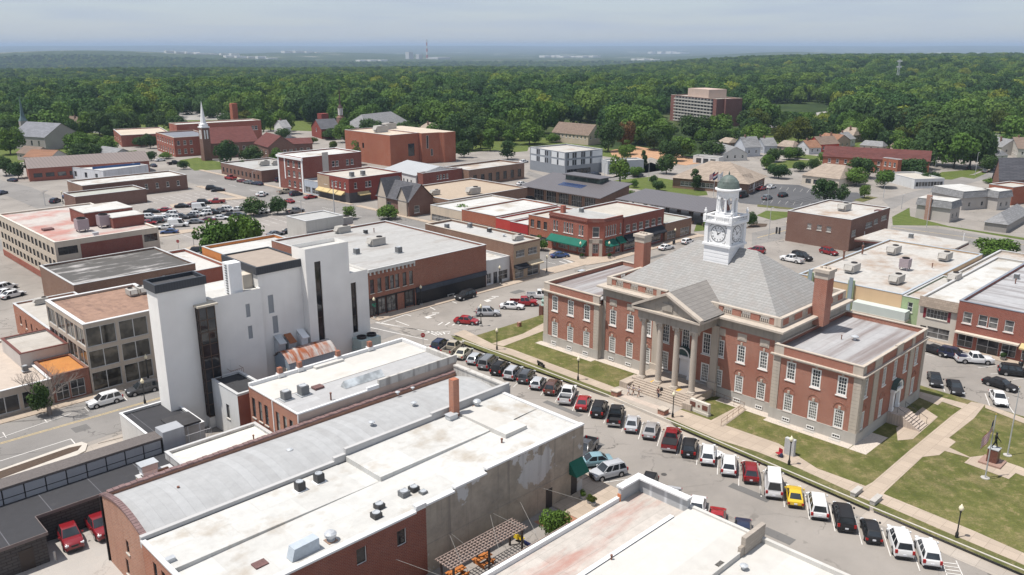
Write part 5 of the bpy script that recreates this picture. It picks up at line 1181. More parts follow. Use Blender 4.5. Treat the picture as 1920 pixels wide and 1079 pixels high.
# ---- bottom right foreground roofs
def corner_roofs():
 x1=65.7
 root=thing('pink_roof_building','flat roofed building in the right foreground, white roof worn to pink, paneled parapet','building',(20,41.2,0))
 wa=m_wall('white_render',(.68,.67,.64),(.45,.4,.36),.4)
 h=5.0;y0,y1=41.2,47.6
 m=MB();m.wall(frame(20,y0,0),0,x1-20,0,h-.4);m.wall(frame(x1,y0,math.pi/2),0,y1-y0,0,h-.4);m.wall(frame(x1,y1,math.pi),0,x1-20,0,h-.4);m.build('wall',wa,root)
 r=MB();r.face([(20,y0,h-.5),(x1-.3,y0,h-.5),(x1-.3,y1-.3,h-.5),(20,y1-.3,h-.5)]);r.build('roof',m_roof('pink_worn_roof',(.5,.46,.42),(.4,.2,.16),.8,.52,(.07,.3),(14,1.6),.8,fine=.15),root)
 p=MB();p.box(20,x1-3.5,y1-.4,y1,h-.6,h-.05);p.box(20,x1-2.6,y0-.1,y0+.4,h-.6,h+.0);p.build('parapet',MATS['white_edge'],root)
 q=MB();q.box(x1-3.5,x1,y1-.5,y1-.1,h-.6,h+1.0);q.box(x1-.45,x1-.05,y0-.2,y1-.5,h-.6,h+1.0);q.build('panel_parapet',m_seam('grey_board',(.38,.39,.4),'Y',1.9,1.5),root)
 q=MB();q.box(x1-3.6,x1+.15,y1-.75,y1+.1,h+1.0,h+1.2);q.box(x1-.75,x1+.1,y0-.3,y1-.75,h+1.0,h+1.18);q.build('coping',MATS['white_edge'],root)
 q=MB();q.box(x1-3.62,x1-3.5,y1-.5,y1-.1,h-.6,h+.3);q.build('terracotta_post',m_plain('terracotta',(.5,.18,.08),.8,.15),root)
 root=thing('white_roof_building','bright white flat roofed building at the bottom right edge','building',(20,20,0))
 a=P(D3(1270,640),5.0);b=P(D3(1720,830),5.0);c=P(D4(500,945),5.0)
 m=MB();y2=41.1
 m.wall(frame(20,22,0),0,46,0,4.9);m.wall(frame(66,22,math.pi/2),0,y2-22,0,4.9);m.build('wall',wa,root)
 r=MB();r.face([(20,33.2,4.95),(65.6,33.2,4.95),(65.6,y2-.1,4.95),(20,y2-.1,4.95)]);r.face([(20,22,4.7),(65.6,22,4.7),(65.6,33.2,4.7),(20,33.2,4.7)]);r.box(20,66,33.0,33.2,4.65,5.25);r.box(65.6,66,22,y2,4.6,5.15);r.build('roof',RW2,root)
 w=MB()
 w.box(62.5,66.1,32.9,33.35,4.7,6.5);w.box(61.9,62.5,32.95,33.3,4.7,5.7);w.build('block_parapet',m_brick('grey_block_wall',(.42,.37,.32),(.34,.3,.26),(.3,.26,.22),.2,k=.5),root)
 Flat('maroon_edge_building','grey roofed building with maroon coping at the bottom edge',30,67,8,21.6,5.4,MATS['white_render'],m_roof('grey_debris_roof',(.4,.38,.36),(.2,.18,.17),.5,.5),cop=MATS['maroon_coping'],par=.9)
corner_roofs()
# ================================================================ the town beyond the square
BR=dict(red=m_brick('red_brick',(.34,.085,.055),(.25,.06,.04),(.36,.24,.19),.15),deep=m_brick('deep_red_brick',(.24,.06,.045),(.17,.045,.035),(.26,.18,.15),.15),
    brown=m_brick('brown_brick',(.2,.105,.08),(.15,.075,.06),(.24,.18,.15),.12),orange=m_brick('orange_red_brick2',(.36,.105,.055),(.27,.08,.045),(.34,.2,.15),.15),
    tan=m_brick('tan_brick',(.42,.3,.2),(.34,.24,.16),(.42,.35,.28),.15),paintred=m_brick('painted_red_brick',(.25,.055,.045),(.19,.04,.035),(.25,.09,.07),.15),mud=m_brick('mud_brick',(.24,.13,.09),(.18,.1,.07),(.3,.24,.19),.2))
RF=dict(grey=m_roof('grey_flat_roof',(.4,.4,.39),(.3,.27,.24),.6,.52,(.12,.12),(8,3),.9),white=RW,worn=m_roof('worn_white_roof',(.48,.46,.43),(.32,.22,.15),.8,.5,(.12,.12),(9,4),.88,fine=.15),tan=MATS['sand_roof'],pink=m_roof('pink_stained_roof',(.48,.44,.41),(.42,.2,.17),.9,.47,(.1,.14),(9,4),.9,fine=.15),
    green=m_roof('greenish_roof',(.4,.41,.37),(.36,.3,.24),.6,.53),black=m_roof('mottled_tar_roof',(.1,.095,.09),(.45,.43,.42),.9,.52,(.12,.4),None),cream=m_roof('cream_roof',(.48,.45,.4),(.45,.38,.3),.5,.55,(.1,.1),(9,4),.93))
SH=dict(brown=m_shingle('brown_shingle',(.2,.15,.12)),grey=m_shingle('grey_shingle',(.24,.24,.245)),tan=m_shingle('tan_shingle',(.33,.27,.22)),maroon=m_shingle('maroon_shingle',(.13,.05,.045)),dark=m_shingle('dark_shingle',(.1,.1,.11)),orange=m_shingle('orange_shingle',(.26,.14,.09)))
class Quad:
 """flat-roofed building at any bearing: near roof corner C, left L, right R (pixels at height h, or world lists)"""
 def __init__(s,name,label,C,L,R,h,wall,roof,cat='building',par=.5,cop=None,Lw=(),Rw=(),style='plain',glass=None,group=None,wallR=None,pt=.35):
  w=lambda p:Vector(tuple(p)) if isinstance(p,list) else Vector(P(p,h))
  c,l,r=w(C),w(L),w(R);dl=(l-c);s.LL=dl.length;dl.normalize();dr=Vector((dl.y,-dl.x));s.LR=max(1,(r-c).dot(dr))
  s.c,s.dl,s.dr,s.h=c,dl,dr,h;l=c+dl*s.LL;r=c+dr*s.LR;k=l+dr*s.LR
  s.root=root=thing(name,label,cat,(c.x,c.y,0),group)
  an=lambda v:math.atan2(v.y,v.x)
  s.fl,s.fr=frame(l.x,l.y,an(-dl)),frame(c.x,c.y,an(dr))
  top=h-par
  Lw=Lw(s.LL) if callable(Lw) else Lw;Rw=Rw(s.LR) if callable(Rw) else Rw
  m=MB();m.wall(s.fl,0,s.LL,0,top,Lw,.18);m.wall(s.fr,0,s.LR,0,top,Rw,.18,mi=1 if wallR else 0);m.wall(frame(r.x,r.y,an(dl)),0,s.LL,0,top);m.wall(frame(k.x,k.y,an(-dr)),0,s.LR,0,top)
  m.build('wall',[wall,wallR] if wallR else wall,root)
  q=MB();e=.02;q.face([tuple(v)+(top-.05,) for v in (c+dl*e+dr*e,r+dl*e-dr*e,k-dl*e-dr*e,l-dl*e+dr*e)]);q.build('roof',roof,root)
  if par:
   pm,cm=MB(),MB()
   for fr,a,b in ((s.fl,0,s.LL),(s.fr,pt,s.LR-pt),(frame(r.x,r.y,an(dl)),0,s.LL),(frame(k.x,k.y,an(-dr)),pt,s.LR-pt)):
    pm.fbox(fr,a,b,0,pt,top,h-.12);cm.fbox(fr,a-(.05 if a==0 else 0),b+(.05 if a==0 else 0),-.06,pt+.06,h-.12,h)
   pm.build('parapet',wall,root);cm.build('coping',cop or ST['coping'],root)
  for fr,ws in ((s.fl,Lw),(s.fr,Rw)):
   for v in ws:window(root,fr,*v[:4],v[4] if len(v)>4 else style,glass)
 def at(s,a,b,z=0):
  """point a along the left edge, b along the right edge from the near corner"""
  v=s.c+s.dl*a+s.dr*b;return (v.x,v.y,z)
 def part(s,name,mat,a0,a1,b0,b1,z0,z1):
  m=MB();v=[s.at(a,b,z) for z in (z0,z1) for a,b in ((a0,b0),(a0,b1),(a1,b1),(a1,b0))]
  m.mesh(v,[(0,1,5,4),(1,2,6,5),(2,3,7,6),(3,0,4,7),(3,2,1,0),(4,5,6,7)]);return m.build(name,mat,s.root)
def gabled(name,label,C,L,R,h,rise,wall,roof,cat='house',ridge='L',hip=0.0,over=.35,Lw=(),Rw=(),style='plain',group=None,chimney=None,porch=None,glass=None):
 """pitched-roof building: eave corners near C, left L, right R; ridge runs along L or R; hip pulls the ridge ends in"""
 w=lambda p:Vector(tuple(p)) if isinstance(p,list) else Vector(P(p,h))
 c,l,r=w(C),w(L),w(R);dl=l-c;LL=dl.length;dl.normalize();dr=Vector((dl.y,-dl.x));LR=max(2,(r-c).dot(dr))
 root=thing(name,label,cat,(c.x,c.y,0),group);pt=lambda a,b,z:(*(c+dl*a+dr*b),z);an=lambda v:math.atan2(v.y,v.x)
 l=c+dl*LL;r=c+dr*LR;k=l+dr*LR;fl,fr=frame(l.x,l.y,an(-dl)),frame(c.x,c.y,an(dr))
 Lw=Lw(LL) if callable(Lw) else Lw;Rw=Rw(LR) if callable(Rw) else Rw
 m=MB();m.wall(fl,0,LL,0,h,Lw,.15);m.wall(fr,0,LR,0,h,Rw,.15);m.wall(frame(r.x,r.y,an(dl)),0,LL,0,h);m.wall(frame(k.x,k.y,an(-dr)),0,LR,0,h)
 o=over
 if ridge=='L':
  a0,a1,bm=hip,LL-hip,LR/2
  if hip==0:m.face([pt(0,0,h),pt(0,LR,h),pt(0,bm,h+rise)]);m.face([pt(LL,LR,h),pt(LL,0,h),pt(LL,bm,h+rise)])
  s_=rise/(LR/2);e=[pt(-o,-o,h-o*s_),pt(-o,LR+o,h-o*s_),pt(LL+o,LR+o,h-o*s_),pt(LL+o,-o,h-o*s_)];A,B=pt(a0-(o if hip==0 else 0),bm,h+rise),pt(a1+(o if hip==0 else 0),bm,h+rise)
  fs=[[e[3],e[0],A,B],[e[1],e[2],B,A]];ends=[[e[0],e[1],A],[e[2],e[3],B]]
 else:
  b0,b1,am=hip,LR-hip,LL/2
  if hip==0:m.face([pt(LL,0,h),pt(0,0,h),pt(am,0,h+rise)]);m.face([pt(0,LR,h),pt(LL,LR,h),pt(am,LR,h+rise)])
  s_=rise/(LL/2);e=[pt(-o,-o,h-o*s_),pt(-o,LR+o,h-o*s_),pt(LL+o,LR+o,h-o*s_),pt(LL+o,-o,h-o*s_)];A,B=pt(am,b0-(o if hip==0 else 0),h+rise),pt(am,b1+(o if hip==0 else 0),h+rise)
  fs=[[e[0],e[1],B,A],[e[2],e[3],A,B]];ends=[[e[3],e[0],A],[e[1],e[2],B]]
 m.build('wall',wall,root);q=MB()
 for f in fs+(ends if hip else []):q.face([(x,y,z+.06) for x,y,z in f])
 q.build('roof',roof,root)
 for f_,ws in ((fl,Lw),(fr,Rw)):
  for v in ws:window(root,f_,*v[:4],v[4] if len(v)>4 else style,glass)
 if chimney:q=MB();x,y,z=pt(chimney[0]*LL,chimney[1]*LR,h);q.box(x-.35,x+.35,y-.35,y+.35,h,h+rise+1.0);q.build('chimney',BR['brown'],root)
 if porch:q=MB();a,b=porch;q.mesh([pt(a,-1.6,2.4),pt(b,-1.6,2.4),pt(b,0,2.9),pt(a,0,2.9)],[(0,3,2,1)]);q.build('porch_roof',roof,root)
 return root
def awning(root,fr,u0,u1,z,out,drop,mat):
 m=MB();v=[fr(u0,0,z),fr(u1,0,z),fr(u1,-out,z-drop),fr(u0,-out,z-drop),fr(u0,-out,z-drop-.25),fr(u1,-out,z-drop-.25)]
 m.mesh(v,[(0,3,2,1),(3,4,5,2)]);m.face([fr(u0,0,z),fr(u0,0,z-drop),fr(u0,-out,z-drop)]);m.face([fr(u1,0,z),fr(u1,-out,z-drop),fr(u1,0,z-drop)]);return m.build('awning',mat,root)
canvas={k:m_plain(k+'_awning',c,.8,.15) for k,c in (('green',(.01,.12,.085)),('black',(.02,.022,.028)),('yellow',(.5,.39,.2)),('tan',(.5,.42,.3)))}
shopg=m_glass('shop_glass',(.04,.04,.042),.06,.8)
# ---- brick store with black ground floor, and its neighbours along the street left of the courthouse
b=Flat('brick_store','big brick store with black ground floor, arched upper windows and broad grey roof',87,117.4,127.2,163,9.4,m_brick('store_brick',(.3,.11,.07),(.21,.075,.05),(.34,.25,.2),.15),m_roof('broad_grey_roof',(.4,.395,.385),(.24,.2,.17),.75,.55,(.07,.2),(9,2.2),.92),par=.4,
  R=[(u-.45,u+.45,4.7,7.4,'sash') for u in (.9,2.6,4.4,5.6,6.8,8.6,10.2)]+[(.2,1.9,.3,3.4,'shopd'),(2.1,3.9,.3,3.4,'shopd'),(4.2,6.4,.3,3.4,'shopd'),(8.6,10.7,.3,3.4,'shopd')],glass=shopg)
m=MB();f=b.fr;m.fbox(f,0,11.1,-.35,-.06,8.9,9.5)
for i in range(12):m.fbox(f,.4+i*.95,.65+i*.95,-.3,-.0,8.3,8.9)
m.build('cornice',m_plain('pale_cornice',(.55,.55,.53),.6,.1),b.root)
m=MB();m.fbox(f,11.3,30.2,-.09,-.0,0,2.75);m.fbox(f,0,11,-.1,0,3.45,3.7)
for u in (0,2.0,4.05,6.5,8.5,10.8):m.fbox(f,u-.1,u+.1,-.12,0,0,3.45)
m.build('black_shopfront',ST['black'],b.root);m=MB();m.fbox(f,11.2,30.3,-.3,-.0,2.76,3.7);m.build('fascia_band',m_plain('blue_black_fascia',(.05,.06,.08),.7,.3),b.root)
b=Flat('low_white_shop','low white fronted shop with shallow stepped gable between two brick buildings',117.42,124.8,127.6,150,5.6,m_wall('whitewash',(.6,.6,.6),(.4,.4,.4),.3),RF['white'],par=.5,R=[(.5,1.8,.4,2.7,'shop'),(2.4,3.6,0.02,2.7,'shopd'),(4.0,6.8,.6,2.7,'shop')],glass=shopg,cat='shop')
b=Flat('tan_brick_shops','two storey tan brick corner shop with white window bands and cluttered white roof',124.82,133.2,126.4,157,8.4,BR['mud'],m_roof('shop_white_roof',(.46,.455,.44),(.42,.38,.34),.5,.55,(.2,.1),(3,12),.85),par=.5,cop=ST['stone'],R=[(.8,3.4,5.2,6.7,'block'),(4.6,7.4,5.2,6.7,'block'),(.5,3.2,.4,2.7,'shop'),(4.4,8.0,.3,2.7,'shop')],wallR=BR['tan'],glass=shopg,cat='shop')
awning(b.root,b.fr,.2,4.0,3.6,1.3,.7,canvas['black']);awning(b.root,b.fr,4.2,8.3,3.7,1.4,.5,canvas['tan'])
# ---- Victorian corner building with chamfered entrance and green awnings
def corner_block():
 root=thing('corner_building','ornate red brick corner building with angled entrance and dark green awnings','corner building',(153,126,0))
 h=9.5;pts=[(153.2,142.2),(153.2,129.4),(156.0,126.5),(163.2,126.5),(163.2,142.2)]
 w=MB();cor,wins=MB(),[]
 for i in range(3):
  a,b_=Vector(pts[i]),Vector(pts[i+1]);L_=(b_-a).length;fr=frame(a.x,a.y,math.atan2(*(b_-a).yx))
  if i==0:hs=[(u-.3,u+.3,5.0,7.6) for u in (1.7,2.6)]+[(u-.3,u+.3,5.0,7.6) for u in (5.2,6.05,6.9,7.75)]+[(u-.3,u+.3,5.0,7.6) for u in (10.2,11.1)];gs=[(1.4,2.4,.9,2.9),(3.2,6.4,.8,2.8),(6.8,9.4,.8,2.8),(9.8,12.2,.8,2.8)]
  elif i==1:hs=[(1.2,2.85,4.9,7.5)];gs=[(1.3,2.7,.9,3.2)]
  else:hs=[(u-.3,u+.3,5.0,7.6) for u in (.8,1.7,2.6,3.5,4.4,6.4)];gs=[(.8,3.8,.8,2.9),(4.6,6.6,.3,2.9)]
  w.wall(fr,0,L_,0,h-.5,hs+gs,.2)
  for q in hs:window(root,fr,*q,'white')
  for q in gs:window(root,fr,*q,'shop',shopg)
  cor.fbox(fr,0,L_,-.22,.0,h-.9,h-.5);cor.fbox(fr,0,L_,-.08,.3,h-.5,h)
  if i==0:awning(root,fr,.6,12.6,4.1,1.9,1.3,canvas['green'])
  if i==2:awning(root,fr,.4,4.0,4.1,1.6,1.3,canvas['green']);awning(root,fr,4.6,7.1,4.3,1.5,1.3,canvas['green'])
  if i==1:q=MB();q.fbox(fr,.4,1.2,-.2,0,0,4.4);q.fbox(fr,2.85,3.65,-.2,0,0,4.4);q.fbox(fr,.4,3.65,-.2,0,3.4,4.5);q.build('stone_entrance',ST['stone'],root)
 w.wall(frame(163.2,126.5,math.pi/2),0,15.7,0,h-.5);w.wall(frame(163.2,142.2,math.pi),0,10,0,h-.5)
 w.build('wall',BR['red'],root);cor.build('parapet',BR['deep'],root)
 r=MB();r.poly([(x,y) for x,y in pts],h-.45);r.build('roof',RF['grey'],root)
 c=MB();c.box(156,157,140,141,h-.5,h+1.4);c.build('chimney',BR['red'],root)
corner_block()
b=Flat('brick_row_shops','two storey brick shop row with black awnings to the right of the green awning corner',163.22,180.2,126.2,142,9.0,BR['deep'],RF['cream'],par=.5,R=row(6,.5,16.5,1.7,5.0,6.8)+[(.5,6.2,.5,2.7,'shop'),(9.5,16,.5,2.7,'shop')],style='white',glass=shopg,cat='shop row')
awning(b.root,b.fr,.3,5.6,4.4,1.6,1.4,canvas['black']);awning(b.root,b.fr,8.6,16.4,4.6,1.7,1.4,canvas['black'])
b=Flat('low_brown_shop','low brown brick shop at the right end of the shop row',180.22,192.4,125.6,136,5.0,BR['mud'],RF['green'],par=.4,R=[(1,5,.5,2.6,'shop'),(7,11.4,.5,2.6,'shop')],glass=shopg,cat='shop')
b=Flat('arched_window_shop','brick shop with three arched upper windows left of the green awning corner',153.4,168,142.22,149.8,7.8,BR['orange'],RF['cream'],par=.5,L=row(3,.3,7.2,1.2,4.6,6.6)+[(.5,7,.5,2.6,'shop')],style='sash',glass=shopg,cat='shop')
for i,(y0,y1,h,mt,lab,rf) in enumerate(((149.82,156.5,5.0,m_plain('barn_red_front',(.34,.03,.03),.7,.1),'low shop with bright red fascia in the row above the tan shops','white'),(156.52,162,5.2,m_plain('signal_red_front',(.42,.05,.04),.7,.1),'low shop with red and cream front between red and orange shops','worn'),(162.02,176,5.6,BR['orange'],'long low orange brick shop with white roof beside the red fronted shops','white'),(176.02,190,5.0,m_wall('beige_shop_wall',(.55,.46,.36)),'low beige fronted shop at the left end of the red and orange row','white'))):
 Flat('low_shop',lab,153.2,178,y0,y1,h,mt,RF[rf],par=.45,L=[(.5,y1-y0-.5,.4,2.4,'shop')],glass=shopg,cat='shop')
Flat('white_roof_annexe','low brown annexe with white roof and dark gable behind the brick store',118,131,163.5,178,4.6,BR['mud'],RF['white'],par=.3,cat='annexe')
Flat('orange_parapet_house','white roofed low building with orange parapet behind the white office tower',78,96,163.6,178,7.0,m_plain('orange_render',(.5,.19,.06),.85,.15),RF['white'],par=.7)
Flat('penthouse_block','pale concrete lift housing on the far end of the broad grey roof',96.1,106,163.6,172,12.2,ST['conc'],RF['grey'],par=.2,cat='roof block')
Flat('brick_gable_store','low white roofed red brick store left of the orange parapet',64,77.6,165,186,5.2,BR['red'],RF['white'],par=.6)
# ---- beige office block with brick panel
f=Flat('beige_office_block','beige three storey office with rows of small windows, maroon brick panel and pink stained roof',51.4,73.2,189,232,10.4,m_wall('beige_precast',(.56,.48,.39),(.38,.31,.25),.3),RF['pink'],par=.35,pt=.4,cop=m_plain('pale_band',(.6,.56,.5),.7,.1),
  L=row(15,.6,42.4,1.9,7.3,9.0)+row(15,.6,42.4,1.9,4.6,6.2)+row(15,.6,42.4,1.9,2.2,3.7),R=[(.5,4.4,7.4,9.1,'strip'),(.5,4.4,4.2,5.8,'strip'),(18.4,21.4,7.4,9.1,'strip'),(18.4,21.4,4.2,5.8,'strip')],style='plain',glass=ST['bigdark'])
m=MB();m.fbox(f.fr,5,18,-.1,0,0,9.2);m.build('brick_panel',BR['deep'],f.root)
m=MB();m.fbox(f.fl,.2,42.8,-.06,0,.1,1.6);m.build('base_panel',BR['red'],f.root)
m=MB();m.box(62,72.8,202,212,10.0,13.2);m.box(66,73,196,201.98,10,12.4);m.build('penthouse',BR['deep'],f.root);m=MB();m.box(61.9,72.9,201.9,212.1,13.2,13.35);m.box(65.9,73.1,195.9,201.88,12.4,12.55);m.build('penthouse_roof',RF['white'],f.root)
Flat('mottled_roof_house','long low brown brick building with black and white mottled roof and chimneys',47.3,71,166,186.5,6.6,BR['mud'],RF['black'],par=.4,R=row(4,1,22,1.0,2.8,4.4),style='sash')
# ---- long shed row north-west of the lot
Flat('bowed_roof_store','long brown brick store with white bowed roof and small arched windows',91.5,127,296,311,5.4,BR['mud'],RF['white'],par=.5,R=row(8,4,34,1.0,1.8,3.6),style='white',wallR=BR['brown'])
Flat('low_brown_store','low flat brown brick store in front of the bowed roof store',84,106,280,291,4.6,BR['brown'],RF['green'],par=.5)
Quad('blue_trim_garage','white painted garage block with blue fascia',A1(740,1000),A1(490,970),A1(1010,950),4.5,m_wall('white_block',(.62,.63,.66)),RF['white'],cat='garage',Lw=lambda L:row(3,1,L-1,1.6,1,3))
m=MB();q=P(A1(850,975),4.6);m.box(q[0]-9,q[0]+9,q[1]+1,q[1]+1.3,4.55,5.4);tag(m.build('blue_sign_band',m_plain('blue_band',(.04,.1,.25),.5,.1),base=(q[0],q[1],4.5)),'long blue fascia band on the roof of the white garage','sign band')
gabled('curved_roof_hall','long red brick hall with grey brown curved metal roof',A1(200,985),A1(180,945),A1(1020,895),5.0,3.0,BR['red'],m_seam('brown_metal_roof',(.22,.18,.165),'X',1.2),ridge='R',cat='hall',Rw=lambda L:row(5,1,L*.5,3,1.4,3.0))
Quad('brick_school_wing','low red brick wing with tan gravel roof left of the school',A1(870,745),A1(815,700),A1(1160,690),6.0,BR['red'],RF['tan'],Lw=lambda L:row(4,1,L-1,1.6,2.5,4.5),style='white',cat='school')
# ---- school, steeple church, red church
Quad('brick_school','three storey red brick school with white pediment and rows of white windows',A1(1250,762),A1(1120,722),A1(1500,735),9.0,BR['red'],m_roof('slate_grey_flat',(.2,.21,.24),(.3,.3,.3),.3,.6),Lw=lambda L:row(7,1,L-1,1.7,5.4,7.6)+row(7,1,L-1,1.7,1.2,3.6),Rw=lambda L:row(3,.5,9,1.3,5.4,7.4)+row(3,.5,9,1.3,1.4,3.6),style='white',cop=ST['stone'],cat='school')
Quad('long_school_block','long brick school block with white roof and tall brick chimney',A1(1270,668),A1(1215,655),A1(1990,655),11,BR['red'],RF['white'],Rw=lambda L:row(16,12,L-2,1.6,6,8.2),style='white',cop=ST['stone'],cat='school')
m=MB();q=P(A1(1688,625),10);m.box(q[0]-1.6,q[0]+1.6,q[1]-1.6,q[1]+1.6,5,18.5);tag(m.build('brick_chimney',BR['orange'],base=(*q,0)),'square red brick chimney stack behind the school roof','chimney')
def steeple_church():
 root=gabled('steeple_church','brown brick church with maroon roof and slim white steeple',A1(1505,805),A1(1430,770),A1(1840,780),7.0,6.0,BR['brown'],SH['maroon'],ridge='R',cat='church',Rw=lambda L:row(6,2,L-2,1.3,2.2,5.2),style='white')
 x,y=P(A1(1478,930),0);x+=1.5;y+=1.5;za,zt=zat((378,233),(x,y)),zat((379,190),(x,y))
 t=MB();t.box(x-1.75,x+1.75,y-1.75,y+1.75,0,za-1.6);t.build('tower',BR['brown'],root)
 t=MB();t.box(x-1.9,x+1.9,y-1.9,y+1.9,za-1.6,za-1.1);t.box(x-1.45,x+1.45,y-1.45,y+1.45,za-1.1,za);t.lathe((x,y,za),[(1.55,0),(1.3,.3),(1.2,.8),(.04,zt-za)],8);t.build('white_steeple',ST['white'],root)
 t=MB()
 for s_ in (-.6,.6):t.box(x+s_-.3,x+s_+.3,y-1.8,y-1.75,za-6.5,za-2.6);t.box(x-1.8,x-1.75,y+s_-.3,y+s_+.3,za-6.5,za-2.6)
 t.build('belfry_louvre',ST['white'],root)
steeple_church()
gabled('church_hall','brick parish hall with maroon cross gable right of the steeple church',A1(1930,830),A1(1830,800),A2(180,790),7,4.5,BR['brown'],SH['maroon'],cat='church hall',Lw=lambda L:row(3,.5,L-.5,1.5,1,2.6)+row(3,.5,L-.5,1.5,3.8,5.4),Rw=lambda L:row(4,.5,L-.5,1.5,3.8,5.4),style='white')
gabled('low_hall_wing','low brick wing with maroon roof at the right end of the parish hall',A2(195,810),A2(175,790),A2(390,790),5.4,2.0,BR['brown'],SH['maroon'],ridge='R',cat='church hall',Rw=lambda L:row(4,.5,L-.5,1.5,1.6,3.4),style='white')
def red_church():
 root=gabled('red_church','bright red brick church with square clock tower and dark roof',A2(470,700),A2(398,680),A2(590,690),5.5,4.6,BR['paintred'],SH['dark'],ridge='R',cat='church',Lw=lambda L:[(L/2-.8,L/2+.8,3.5,6)],style='white')
 x,y=P(A2(490,745),0);t=MB();t.box(x-2.3,x+2.3,y-2.3,y+2.3,0,zat((608,213),(x,y)));t.build('clock_tower',BR['paintred'],root)
 t=MB();t.lathe((0,0,0),[(1.5,0),(1.5,.1)],20);o=t.build('clock_face',ST['white'],root);o.location=Vector((x-.2,y-2.32,zat((610,224),(x,y))))-root.location;o.rotation_euler=(math.pi/2,0,0)
red_church()
def dark_steeple():
 x,y=P(A2(615,715),0);root=thing('brick_steeple','tall thin dark spire on a square brick church tower','steeple',(x,y,0));za,zb,zt=(zat((640,v),(x,y)) for v in (221,202,164))
 t=MB();t.box(x-1.9,x+1.9,y-1.9,y+1.9,0,za);t.build('tower',BR['brown'],root);q=1.1
 t=MB();t.mesh([(x-2,y-2,za),(x+2,y-2,za),(x+2,y+2,za),(x-2,y+2,za),(x-q,y-q,za+1.2),(x+q,y-q,za+1.2),(x+q,y+q,za+1.2),(x-q,y+q,za+1.2)],[(0,1,5,4),(1,2,6,5),(2,3,7,6),(3,0,4,7)]);t.box(x-q,x+q,y-q,y+q,za+1.1,zb);t.build('belfry',BR['brown'],root)
 t=MB();t.lathe((x,y,zb),[(1.5,0),(.55,1.8),(.09,zt-zb)],8);t.build('spire',m_plain('dark_brown_spire',(.08,.05,.045),.7,.2),root)
 t=MB()
 for s_ in (-.5,.5):t.box(x+s_-.25,x+s_+.25,y-q-.05,y-q,za+1.6,zb-.4);t.box(x-q-.05,x-q,y+s_-.25,y+s_+.25,za+1.6,zb-.4)
 t.build('belfry_opening',ST['white'],root)
dark_steeple()
gabled('octagon_chapel','chapel with pale flat topped grey roof beside the thin dark spire',A2(790,690),A2(625,680),A2(920,640),5,6.5,BR['brown'],SH['grey'],ridge='R',hip=7,cat='chapel')
# ---- big blank brick block, three storey corner, yellow awnings
def big_block():
 q=Flat('blank_brick_block','big blank red brick theatre block with angled buttress and tan roof',214.5,230,292,326,13.4,BR['orange'],RF['tan'],par=.4,cop=ST['coping'],L=row(2,8,16,1.4,6.3,8.6),R=[(9.5,13,3.6,9)],style='glass',glass=ST['bigdark'],cat='theatre')
 m=MB();m.prism([(230.02,290),(238,288),(239.5,286),(246,286),(246,325),(230.02,326)],0,13.2);m.build('stage_house',BR['orange'],q.root)
 m=MB();m.poly([(230.1,290.3),(238.1,288.3),(239.6,286.3),(245.7,286.3),(245.7,324.7),(230.1,325.7)],13.25);m.build('stage_roof',RF['tan'],q.root)
 for x,z0,z1 in ((232.2,6.5,12.2),(234.2,3.2,6.2)):window(q.root,frame(230.02,290,math.atan2(-2,7.98)),x-230,x-229,z0,z1,'small',ST['bigdark'],-.02)
 return q
big_block()
f=Flat('three_storey_corner','three storey red brick building with heavy white cornice and quoins',153.3,178,260.5,277.6,12.4,BR['deep'],RF['white'],par=.5,cop=ST['white'],L=row(3,5.5,16.5,1.5,8.3,10.6)+row(3,5.5,16.5,1.5,4.8,7)+row(3,5.5,16.5,1.5,1.2,3.4),R=[(12,13.2,8,10),(13.6,14.8,8,10),(18,19.2,8,10),(20,21.2,8,10),(12,13.2,4,6),(16,17.2,4,6)],style='white',wallR=BR['deep'])
m=MB();m.fbox(f.fl,-.3,17.4,-.5,0,11.2,12.0);m.fbox(f.fl,16.2,17.1,-.15,0,0,11.2);m.fbox(f.fl,0,.9,-.15,0,0,11.2);m.fbox(f.fl,4.6,5.2,-.1,0,3.7,11.2);m.build('white_cornice',ST['white'],f.root)
m=MB();m.fbox(f.fr,8,10.5,-.1,0,0,13.4);m.build('grey_strip',ST['conc'],f.root)
Flat('grey_shop','low grey block shop with red front between tan and white cornice buildings',153.3,172,250.6,260.3,4.8,m_wall('blue_grey_block',(.42,.46,.52)),RF['worn'],L=[(.6,4,.3,2.4,'shop'),(5,9,.3,2.4,'shop')],cat='shop',glass=shopg)
f=Flat('yellow_awning_corner','two storey dark red corner building with row of yellow awnings',152.8,174.5,231.5,250.4,8.2,BR['paintred'],RF['cream'],par=.5,L=[(1,3,4.8,6.4,'plain'),(4,6,4.8,6.4)]+[(u-.5,u+.5,4.6,6.6) for u in (9,11.2,13.6,16.5)],R=[(u-.55,u+.55,4.6,6.6) for u in (2.6,7.0,8.3,13,14.3,17,18.3,20.6)],style='white',wallR=BR['paintred'])
m=MB();m.fbox(f.fl,0,7.4,-.08,0,3.4,7.7);m.build('tan_front',BR['tan'],f.root);m=MB();m.fbox(f.fl,0,18.9,-.06,0,0,3.35);m.fbox(f.fr,0,8.4,-.06,0,0,3.35);m.build('black_shopfront',m_plain('charcoal_front',(.08,.075,.08),.6,.2),f.root)
for u in (.4,4.3,8.4,12.6):awning(f.root,f.fl,u,u+3.8,3.6,1.5,1.0,canvas['yellow'])
awning(f.root,f.fr,3.2,7.6,3.4,1.4,.9,canvas['yellow'])
Flat('flat_brown_strip','low brown brick strip of offices with white roof left of the white cornice building',153.5,175,291,324,4.6,BR['brown'],RF['grey'],par=.5,L=row(10,.5,32,1.3,1.0,2.8),glass=ST['bigdark'],cat='office strip')
